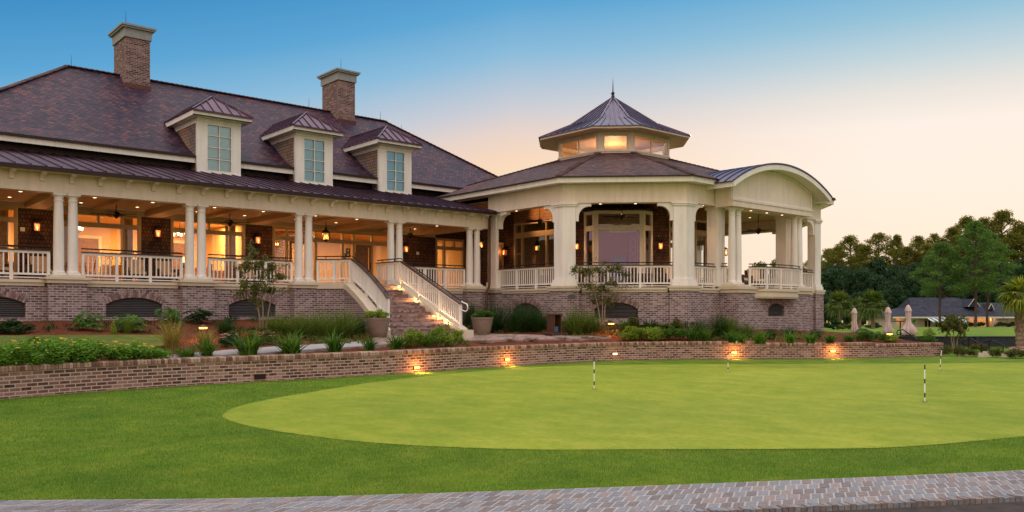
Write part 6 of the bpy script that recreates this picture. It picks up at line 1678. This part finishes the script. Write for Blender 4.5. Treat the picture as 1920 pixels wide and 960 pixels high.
# wall lights and the dark wall vent
def wall_hit(px, py):
    a, b = ray(px); best = None
    for u, v in zip(WC, WC[1:]):
        d = v-u; det = a*(-d.y)+b*d.x
        if abs(det) < 1e-9: continue
        rx, ry = u.x-CAM[0], u.y-CAM[1]; f = (rx*(-d.y)+ry*d.x)/det; s = (a*ry-b*rx)/det
        if f > 5 and -1e-6 <= s <= 1+1e-6 and (best is None or f < best[0]): best = (f, d.normalized())
    f, d = best; q = at_depth(px, f, py); return q, d, Vector((d.y, -d.x, 0))
def wall_light(px, py, label, e, lens='steplens', w=.10):
    q, d, nn = wall_hit(px, py); t = thing('wall_light', label, 'wall lamp', q, 'lamps set in the low wall')
    def bx(m, x, y0, y1, z0, z1): 
        c = [q-d*x+nn*y0, q+d*x+nn*y0, q+d*x+nn*y1, q-d*x+nn*y1]; m.hexa([(v.x, v.y, q.z+z0) for v in c]+[(v.x, v.y, q.z+z1) for v in c])
    m = MB(); bx(m, w+.006, -.02, .035, -.045 if lens else -.06, .045 if lens else .06); m.build('housing', 'bronze', t)
    if lens:
        m = MB(); bx(m, w-.01, .036, .042, -.03, .03); m.build('lens', lens, t)
        if e: 
            point(q+nn*.20+Vector((0, 0, -.02)), e*3.4, (1, .36, .07), .04)
            spot(q+nn*.14+Vector((0, 0, .02)), e*9, q+nn*.5-Vector((0, 0, q.z)), 120, (1, .55, .15))
wall_light(780, 689, 'brightest lit lamp in the low wall, leftmost', 4.5)
wall_light(950, 674, 'lit lamp in the low wall below the right planter', 3.5)
wall_light(1152, 663.5, 'dim lamp in the low wall right of the first flagstick', .25, 'down')
wall_light(1376, 661, 'lit lamp in the low wall beside the thin middle flagstick', 4)
wall_light(1561, 658, 'lit lamp in the low wall right of the building corner', 4)
wall_light(487, 706, 'dark unlit vent box near the wall foot', 0, None, .13)
# flagsticks
def flag(px, py, ptop, label, tilt=0, w=.012):
    p = lawn_hit(px, py); f = (p.x-CAM[0])*SA+(p.y-CAM[1])*CA; h = (py-ptop)*f/FPX
    t = thing('flagstick', label, 'flagstick', p, 'striped practice flagsticks'); U = Vector((CA, -SA, 0)); n = 8
    for k in range(n):
        a = p+U*tilt*k/n+Vector((0, 0, h*k/n)); b = p+U*tilt*(k+1)/n+Vector((0, 0, h*(k+1)/n)); dark = k in (2, 3) or k in (5, 6) or k == 7 and 'right' in label
        dark = k in (1, 4, 7) if n == 8 else dark
        m = MB(); m.tube([a, b], w, 8); m.build('dark_band' if dark else 'pale_band', 'flagblack' if dark else 'flagwhite', t)
    m = MB(); m.lathe([(.055, .008), (.055, .012)], p, 18); m.build('hole_cup', 'flagblack', t)
flag(1114, 730, 670, 'black and white flagstick nearest the middle of the green')
flag(1365, 698, 660, 'thin distant flagstick beside the lit wall lamp', w=.010)
flag(1734, 754, 684, 'tall black and white flagstick nearest the camera at right')
flag(1762, 694, 652, 'leaning flagstick near the wall end', tilt=.06, w=.011)
# closed parasols
def parasol(px, py, ptop, f, label, hem=1.0, seed=0):
    p = at_depth(px, f, z=terrain_z(f)); h = CAM[2]+(586-ptop)*f/FPX-p.z
    t = thing('closed_parasol', label, 'parasol', p, 'closed patio parasols')
    m = MB(); m.tube([p, p+Vector((0, 0, h))], .025, 8); m.lathe([(.02, h), (.05, h+.03), (.02, h+.09)], p, 10); m.build('pole', 'timber', t)
    m = MB(); m.lathe([(.28, 0), (.28, .06), (.05, .1)], p, 18); m.build('foot', 'black', t)
    m = MB(); seg = 40; prof = [(.015, 1.0), (.07, .965), (.115, .90), (.155, .82), (.16, .785), (.125, .78), (.125, .66), (.105, .52), (.13, .42), (.22*hem, .28), (.29*hem, .17), (.27*hem, .09), (.17*hem, .03)]
    rg = random.Random(seed)
    ph = rg.uniform(0, 6)
    for i, (r, z) in enumerate(prof):
        for k in range(seg):
            a = 2*math.pi*k/seg; am = (.04 if i < 4 else .16 if i < 9 else .26); rr = r*(1+am*math.sin(9*a+ph+.5*math.sin(i))+.5*am*math.sin(3*a+i*.4+ph))
            m.v.append((p.x+rr*math.cos(a), p.y+rr*math.sin(a), p.z+h*(z+(.03*math.sin(3*a+ph) if i > 9 else 0))))
    for i in range(len(prof)-1):
        for k in range(seg):
            k2 = (k+1) % seg; m.f.append((i*seg+k, i*seg+k2, (i+1)*seg+k2, (i+1)*seg+k))
    m.build('folded_canopy', 'fabric', t, uv=False, smooth=60)
parasol(1602, 632, 577, 46, 'closed tan parasol nearest the building, slimmest', .62, 1)
parasol(1665, 640, 575, 42, 'closed tan parasol beside the star bright lamp', .8, 2)
parasol(1703, 640, 571, 41, 'closed tan parasol with the widest hem, rightmost', 1.15, 3)
# round iron patio table below the parasols
p = at_depth(1688, 43, z=terrain_z(43)); t = thing('patio_table', 'small dark round iron table between the two right parasols', 'table', p)
m = MB(); m.lathe([(.45, .70), (.46, .72), (.45, .74)], p, 24); m.build('table_top', 'black', t)
m = MB(); m.tube([p+Vector((0, 0, .02)), p+Vector((0, 0, .70))], .03, 8); m.lathe([(.26, 0), (.24, .03), (.03, .05)], p, 18); m.build('pedestal', 'black', t)
# iron handrails
def iron(label, pts, posts, scroll=True):
    P = [at_depth(px, f, py) for px, py, f in pts]; t = thing('iron_handrail', label, 'handrail', Vector((P[0].x, P[0].y, 0)), 'black iron handrails')
    m = MB(); m.tube(P, .024, 8)
    for q, sg in ((P[0], -1), (P[-1], 1)):
        U = Vector((CA, -SA, 0)); c = q-Vector((0, 0, .10)); m.tube([c+U*sg*.10*math.sin(a)*1.0+Vector((0, 0, .10*math.cos(a))) for a in [math.pi*1.35*k/12 for k in range(13)]], .022, 8)
    m.build('rail', 'black', t, smooth=60)
    for px, py, f, b in posts:
        a = at_depth(px, f, py); m = MB(); m.tube([Vector((a.x, a.y, b)), a], .022, 8); m.build('post', 'black', t)
iron('black iron handrail left of the star bright lamp', [(1612, 617, 35), (1622, 617, 35), (1640, 625, 34.5), (1660, 634, 34)], [(1620, 617, 35, 0), (1655, 632, 34, 0)])
iron('black iron handrail in front of the widest parasol', [(1686, 619, 36), (1693, 618, 36), (1706, 627, 35.5), (1720, 638, 35)], [(1689, 619, 36, 0), (1714, 633, 35, 0)])
iron('black iron handrail above the round shrubs, left one', [(1809, 637, 34), (1820, 635, 34), (1838, 644, 33), (1852, 651, 32.5)], [(1816, 636, 34, 0), (1840, 645, 33, 0)])
iron('black iron handrail above the round shrubs, right one', [(1848, 640, 34), (1860, 638, 34), (1876, 645, 33.4), (1890, 653, 33)], [(1855, 639, 34, 0), (1881, 648, 33, 0)])
# dark timber retaining wall of the raised lawn
t = thing('timber_wall', 'low dark timber wall holding up the raised lawn at right', 'wall', camfr(20, 38.5))
U = Vector((CA, -SA, 0)); fr = Fr(camfr(14, 38.45).xy, (CA, -SA))
m = MB(); m.fbox(fr, 0, 60, .0, .2, -.05, .52); m.build('board_panel', 'fencedark', t)
for k in range(13): m = MB(); m.fbox(fr, k*2.4, k*2.4+.16, -.06, .0, -.05, .56); m.build('post', 'fencedark', t)
m = MB(); m.fbox(fr, 0, 60, -.03, .22, .52, .56); m.build('top_board', 'fencedark', t)

# ================================================================== PALMS
def palm_mesh(seed, nf=34, r=1.0, droop=1.0):
    g = np.random.default_rng(seed); V_ = []; Q = []; b = 0
    for i in range(nf):
        az = i*2.399+g.uniform(-.2, .2); el = R(75-115*(i/nf)**1.1+g.uniform(-8, 8)); d = np.array([math.cos(az)*math.cos(el), math.sin(az)*math.cos(el), math.sin(el)])
        side = np.array([-math.sin(az), math.cos(az), 0]); up = np.cross(d, side)*-1; up = np.cross(side, d)*-1
        up = np.cross(d, side); up = up if up[2] > 0 else -up
        L0 = r*.42*g.uniform(.8, 1.1); hub = d*L0-np.array([0, 0, .06*L0]); 
        V_ += [side*.008*r, -side*.008*r, hub-side*.006*r, hub+side*.006*r]; Q.append((b, b+1, b+2, b+3)); b += 4
        n = 22
        for k in range(n):
            t = -1.75+3.5*k/(n-1); dd = d*math.cos(t)+side*math.sin(t); L_ = r*.62*(1-.22*abs(t)/1.75)*g.uniform(.85, 1.1); wv = np.cross(dd, up)
            p1 = hub+dd*L_*.55+up*.02*r; p2 = hub+dd*L_-np.array([0, 0, droop*.22*r*g.uniform(.5, 1.4)*(1.2-d[2])])
            w = .028*r
            V_ += [hub, p1-wv*w, p2, p1+wv*w]; Q.append((b, b+1, b+2, b+3)); b += 4
    return arr_mesh('palm_crown', V_, None, Q)
def palm(px, f, yb, yc, rpx, label, mat, seed, z0=None, tr=.15):
    z0 = terrain_z(f) if z0 is None else z0; p = at_depth(px, f, z=z0); zc = CAM[2]+(586-yc)*f/FPX
    t = thing('sabal_palm', label, 'palm', p, 'sabal palms'); rr = rpx*f/FPX
    m = MB(); n = 26; prof = []
    for k in range(n+1): z = (zc-z0)*k/n; prof += [(tr*(1.08 if k % 2 else .92)*(1.15-.15*k/n), z)]
    m.lathe(prof, p, 14)
    for k in range(60):                              # old leaf bases
        a = k*2.399; z = (zc-z0)*(.35+.65*k/60); c = p+Vector((math.cos(a)*tr, math.sin(a)*tr, z)); o = Vector((math.cos(a), math.sin(a), 0))
        m.beam(c, c+o*.07+Vector((0, 0, .16)), .07, .025, o)
    m.build('trunk', 'palmbark', t, uv=False)
    me = palm_mesh(seed); o = link('crown', me, mat, t); o.location = Vector((0, 0, zc-z0)); o.scale = (rr, rr, rr)
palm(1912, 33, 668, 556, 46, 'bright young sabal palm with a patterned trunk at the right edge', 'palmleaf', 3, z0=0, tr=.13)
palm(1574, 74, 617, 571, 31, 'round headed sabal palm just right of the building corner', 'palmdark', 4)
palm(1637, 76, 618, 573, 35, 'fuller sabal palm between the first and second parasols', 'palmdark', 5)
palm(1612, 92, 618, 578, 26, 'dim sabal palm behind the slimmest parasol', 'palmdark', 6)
for px, py, pt, pw, f, lab in ((1564, 622, 602, 40, 60, 'dark rounded bush below the first palm'), (1592, 622, 608, 34, 58, 'pale flowering bush below the first palm'), (1640, 618, 606, 30, 80, 'dark bush at the foot of the fuller palm')):
    plant('patio_bush', 'bush', 'shrub', 'leafdark' if 'dark' in lab else 'leafolive', px, py, pt, pw, lab, p=at_depth(px, f, z=terrain_z(f)))

# ================================================================== PALE HOUSE FAR BEHIND
HF = 180; HS = HF/FPX
def hr(px): return (px-960)*HS
def hz(py): return CAM[2]+(586-py)*HS
fr = Fr(camfr(0, HF).xy, (CA, -SA)); gz0_ = terrain_z(HF)
hs = thing('pale_house', 'low pale house with grey shingle roof, striped awning and lit walls across the lawn', 'house', camfr(hr(1800), HF, gz0_))
e0, e1 = hr(1680), hr(1930); ze = hz(594)
m = MB(); m.fbox(fr, e0, e1, 0, 14, gz0_-.5, ze); m.build('wall', 'houseplaster', hs)
for k in range(14):
    s = e0+.3+k*(e1-e0-.6)/13; m = MB(); m.fbox(fr, s-.10, s+.10, -.12, 0, gz0_, ze-.02); m.build('pilaster', 'houseplaster', hs)
m = MB()
a0, a1, za = hr(1668), hr(1936), ze-.02
b0, b1, zb = hr(1722), hr(1912), hz(577)
P_ = fr.p
m.quad(P_(a0, -1.6, za), P_(a1, -1.6, za), P_(b1, 3, zb), P_(b0, 3, zb)); m.quad(P_(a1, -1.6, za), P_(a1, 16, za), P_(b1, 10, zb), P_(b1, 3, zb)); m.quad(P_(a0, 16, za), P_(a0, -1.6, za), P_(b0, 3, zb), P_(b0, 10, zb))
c0_, c1_, zc = hr(1731), hr(1826), hz(557)
m.quad(P_(b0, 3, zb), P_(hr(1848), 3, zb), P_(c1_, 6.5, zc), P_(c0_, 6.5, zc)); m.add([P_(b0, 3, zb), P_(c0_, 6.5, zc), P_(b0, 10, zb)], [(0, 1, 2)]); m.add([P_(hr(1848), 3, zb), P_(hr(1848), 10, zb), P_(c1_, 6.5, zc)], [(0, 1, 2)]); m.quad(P_(b0, 10, zb), P_(c0_, 6.5, zc), P_(c1_, 6.5, zc), P_(hr(1848), 10, zb))
zd = hz(567)
m.quad(P_(hr(1850), 2.9, zb-.02), P_(b1, 2.9, zb-.02), P_(hr(1900), 5.5, zd), P_(hr(1860), 5.5, zd)); m.add([P_(b1, 2.9, zb-.02), P_(b1, 9, zb), P_(hr(1900), 5.5, zd)], [(0, 1, 2)]); m.add([P_(hr(1850), 2.9, zb-.02), P_(hr(1860), 5.5, zd), P_(hr(1850), 9, zb)], [(0, 1, 2)])
m.build('roof', 'slate', hs)
m = MB(); m.fbox(fr, a0, a1, -1.7, -1.601, za-.28, za+.05); m.build('gutter', 'white', hs)
m = MB(); m.fbox(fr, a0, a1, -1.6, 0, za-.12, za-.06); m.build('eave_soffit', 'houseplaster', hs)
for px, pw, yt, yb in ((1832, 11, 560, 575), (1864, 6, 569, 581)):
    c, w, zt, z0 = hr(px), pw*HS, hz(yt), hz(yb); g = MB()
    g.add([P_(c-w, 1.2, z0), P_(c+w, 1.2, z0), P_(c, 1.2, zt), P_(c, 6, zt), P_(c-w, 6, z0), P_(c+w, 6, z0)], [(0, 1, 2), (1, 5, 3, 2), (4, 0, 2, 3)]); d = g.build('gable_dormer', 'slate', hs)
    g = MB(); g.beam(P_(c-w, 1.1, z0), P_(c, 1.1, zt), .10, .10); g.beam(P_(c+w, 1.1, z0), P_(c, 1.1, zt), .10, .10); g.build('bargeboard', 'white', d)
g = MB(); g.quad(P_(hr(1728), -4.2, hz(602)), P_(hr(1797), -4.2, hz(602)), P_(hr(1797), -.1, hz(592.5)), P_(hr(1733), -.1, hz(592.5))); g.quad(P_(hr(1728), -4.2, hz(604)), P_(hr(1797), -4.2, hz(604)), P_(hr(1797), -4.2, hz(602)), P_(hr(1728), -4.2, hz(602))); g.build('awning', 'awning', hs)
for x0, x1 in ((1734, 1744), (1754, 1772)): g = MB(); g.fbox(fr, hr(x0), hr(x1), -.05, -.002, gz0_, hz(601)); g.build('dark_doorway', 'dark', hs)
for x0, x1 in ((1697, 1716),): g = MB(); g.fbox(fr, hr(x0), hr(x1), -.05, -.002, gz0_+.6, hz(598)); g.build('window', 'glassdorm', hs)
for px in (1683, 1822, 1836, 1850, 1857, 1928): 
    q = P_(hr(px), -1.0, ze-.5); point(q, 32, (1, .36, .09), .1)
for x0, x1, d0 in ((1852, 1857, -1.4), (1860, 1867, -.9)): g = MB(); g.fbox(fr, hr(x0), hr(x1), d0, d0+.5, gz0_, ze-.1); g.build('porch_column', 'houseplaster', hs)
for k, (px, pw) in enumerate(((1815, 26), (1838, 20), (1878, 22), (1900, 24))):
    plant('foundation_shrub', 'shrub', 'shrub', 'leafdark', px, 614, 604, pw, 'dark shrub at the foot of the pale house, '+['left of the lit porch', 'at the lit porch', 'right of the lit porch', 'rightmost'][k], 'shrubs by the pale house', p=at_depth(px, HF-3, z=terrain_z(HF-3)))

# ================================================================== TREES BEYOND
def pine_mesh(seed, crown=.45, wide=.31, nclump=54, per=200, leaf=.022, top=.10):
    """unit-height pine: returns trunk mesh and crown mesh"""
    g = np.random.default_rng(seed); m = MB(); rg = random.Random(seed)
    bend = rg.uniform(-.03, .03); pts = [(bend*math.sin(3*k/10), .01*math.sin(k), .97*k/10) for k in range(11)]
    m.tube(pts, [.013*(1-.8*k/10)+.002 for k in range(11)], 8); C_ = []
    for k in range(nclump):
        u = k/nclump; z = 1-crown+crown*u*.97; prof = math.sin(math.pi*min(1, .22+.78*u**.9))**.7 if u < .97 else .2
        a = k*2.4+rg.uniform(-.4, .4); r = wide*prof*rg.uniform(.45, 1.0)*(1-.55*max(0, u-.75)/.25)
        c = np.array([r*math.cos(a), r*math.sin(a), z]); t0 = Vector((bend*math.sin(3*z), 0, z-.05-.12*r))
        m.tube([t0, Vector(c*.6+np.array(t0)*.4)+Vector((0, 0, .01)), Vector(c)], [.004, .003, .001], 4, False)
        s = rg.uniform(.6, 1.15); C_.append(blob(g, int(per*s), c, np.array([.088, .088, .036])*s*(wide/.30), .35))
    v, q = leaves(np.concatenate(C_), leaf, g, up=1.2, asp=.38, jitter=.5); return m.mesh('pine_trunk', False), arr_mesh('pine_crown', v, None, q)
def oak_mesh(seed, n=30, per=420, leaf=.034):
    g = np.random.default_rng(seed); m = MB(); rg = random.Random(seed); C_ = []
    m.tube([(0, 0, 0), (.01, 0, .25), (0, .01, .5), (0, 0, .75)], [.035, .028, .02, .008], 8)
    for k in range(n):
        u = k/n; z = .22+.70*u; a = k*2.4; r = .36*math.sin(math.pi*(.15+.78*u))*rg.uniform(.5, 1); c = np.array([r*math.cos(a), r*math.sin(a), z])
        m.tube([(0, 0, z*.7), c], [.010, .003], 4, False); C_.append(blob(g, per, c, (.15, .15, .10), .4))
    v, q = leaves(np.concatenate(C_), leaf, g, asp=.7, jitter=.5); return m.mesh('wood_trunk', False), arr_mesh('wood_crown', v, None, q)
PINES = [pine_mesh(1), pine_mesh(2, .5, .30), pine_mesh(3, .40, .32, 40)]; NEARP = [pine_mesh(4, .62, .29, 64, 230, .018), pine_mesh(5, .66, .27, 68, 230, .018)]
OAKS = [oak_mesh(6), oak_mesh(7), oak_mesh(8)]
def tree(name, cat, pair, mats, px, f, ptop, wpx, label, group, wbase):
    p = at_depth(px, f, z=terrain_z(f)); h = CAM[2]+(586-ptop)*f/FPX-p.z; w = wpx*f/FPX/wbase
    t = thing(name, label, cat, p, group)
    for me, nm, mt in ((pair[0], 'trunk', mats[0]), (pair[1], 'crown', mats[1])):
        o = link(nm, set_mat(me, mt), None); o.parent = t
    t.scale = (w, w, h); t.rotation_euler = (0, 0, (px*.37) % 6.28)
PG = 'tall pines beyond the lawn'
for k, (px, f, pt, wp, lab) in enumerate(((1553, 235, 466, 62, 'tall pine half hidden by the building corner'), (1593, 240, 441, 84, 'round headed pine against the sky, second from the building'), (1648, 240, 437, 92, 'broad pine with open crown left of the gap in the treetops'), (1682, 238, 440, 50, 'narrow pine with ragged top at the treetop gap'), (1722, 240, 442, 72, 'small headed pine right of the treetop gap'), (1752, 236, 438, 60, 'pine with orange lit edge left of the tallest pines'), (1786, 234, 426, 76, 'pine with orange lit crown behind the near pines'), (1812, 240, 405, 90, 'tall dark pine at the left shoulder of the highest group'), (1845, 238, 408, 80, 'tall pine between the two highest crowns'), (1880, 236, 394, 104, 'highest broad crowned pine near the right edge'), (1922, 230, 420, 110, 'large pine cut by the right frame edge'), (1572, 228, 462, 70, 'low pine filling the gap beside the round headed pine'), (1622, 230, 460, 76, 'low pine below the broad open crown'), (1702, 229, 462, 74, 'low pine under the treetop gap'), (1738, 228, 458, 78, 'low dense pine left of the leaning near trunk'), (1798, 229, 440, 86, 'mid height pine behind the leaning near pine'), (1900, 226, 436, 96, 'mid height pine below the highest broad crown'), (1520, 245, 488, 70, 'pine hidden behind the building corner pier'))):
    tree('pine_tree', 'pine', PINES[k % 3], ('pinebark', 'pineleaf'), px, f, pt, wp, lab, PG, .62)
for k, (px, f, pt, wp, lab) in enumerate(((1764, 168, 452, 96, 'near pine with a leaning trunk in front of the house, left of three'), (1828, 165, 412, 104, 'near green pine with the thickest trunk in front of the house'), (1852, 172, 432, 96, 'near pine with a straight thin trunk, right of three'))):
    tree('pine_tree', 'pine', NEARP[k % 2], ('pinebark', 'pinenear'), px, f, pt, wp, lab, 'near pines before the house', .56)
k = 0; rt_ = random.Random(17)
for f, y0, y1, x0, x1, step in ((222, 478, 500, 1528, 1960, 30), (208, 500, 524, 1534, 1960, 27), (198, 532, 556, 1545, 1690, 22), (214, 470, 490, 1800, 1960, 34)):
    px = x0
    while px < x1:
        tree('broadleaf_tree', 'tree', OAKS[k % 3], ('pinebark', 'oakleaf'), px+rt_.uniform(-5, 5), f+rt_.uniform(-4, 4), rt_.uniform(y0, y1), rt_.uniform(46, 62), 'dark leafy tree in the dense wood behind the lawn and the pale house', 'broadleaf trees of the dark wood', .80)
        px += step; k += 1
for px, pt, wp, lab in ((1422, 489, 56, 'left'), (1462, 484, 64, 'right')):
    tree('broadleaf_tree', 'tree', OAKS[k % 3], ('pinebark', 'pineleaf'), px, 150, pt, wp, 'sunlit distant treetop seen through the gable porch, '+lab+' one', 'distant treetops through the porch', .80); k += 1

# ================================================================== MOWN GRASS BLADES near the camera
def grass_blades(name, mat, n, r0, r1, f0, f1, hgt, wid_, seed):
    g = np.random.default_rng(seed); f = np.sqrt(g.random(n))*0+f0*(f1/f0)**g.random(n); k = g.uniform(-.64, .64, n)
    x = CAM[0]+CA*k*f+SA*f; y = CAM[1]-SA*k*f+CA*f
    def inpoly(P):
        r = np.zeros(len(x), bool)
        for i in range(len(P)):
            x1, y1 = P[i].x, P[i].y; x2, y2 = P[i-1].x, P[i-1].y
            r ^= ((y1 > y) != (y2 > y)) & (x < (x2-x1)*(y-y1)/(y2-y1+1e-12)+x1)
        return r
    x0_, y0_ = x, y; x = x+g.normal(0, .05, n); y = y+g.normal(0, .05, n); ok = ~inpoly(gp); x, y = x0_, y0_
    pe = np.array([(v.x, v.y) for v in PE]); ip = np.interp(x, pe[:, 0], pe[:, 1]); ok &= (y > ip+.005)
    wc = np.array([(v.x, v.y) for v in WC]); iw = np.interp(x, wc[:, 0], wc[:, 1]); ok &= (y < iw-.03)
    x, y, f = x[ok], y[ok], f[ok]; n = len(x); a = g.uniform(0, 6.28, n); h = hgt*g.uniform(.5, 1.2, n); w = wid_*np.maximum(1, f/8)*g.uniform(.7, 1.3, n); l = g.uniform(0, .8, n)*h; b = g.uniform(0, 6.28, n)
    V_ = np.zeros((n, 3, 3)); V_[:, 0] = np.stack([x-w*np.cos(a), y-w*np.sin(a), np.zeros(n)], 1); V_[:, 1] = np.stack([x+w*np.cos(a), y+w*np.sin(a), np.zeros(n)], 1); V_[:, 2] = np.stack([x+l*np.cos(b), y+l*np.sin(b), h], 1)
    o = link(name, arr_mesh(name, V_.reshape(-1, 3), np.arange(3*n).reshape(n, 3)), mat); o['kind'] = 'stuff'; return o
M['turf'] = leaf_mat('turf_blade', [(0, (.055, .155, .014)), (.4, (.13, .28, .024)), (.8, (.215, .36, .04)), (1, (.38, .41, .11))], .35)
grass_blades('fringe_turf', 'turf', 330000, 0, 0, 6.8, 22, .026, .0022, 5)
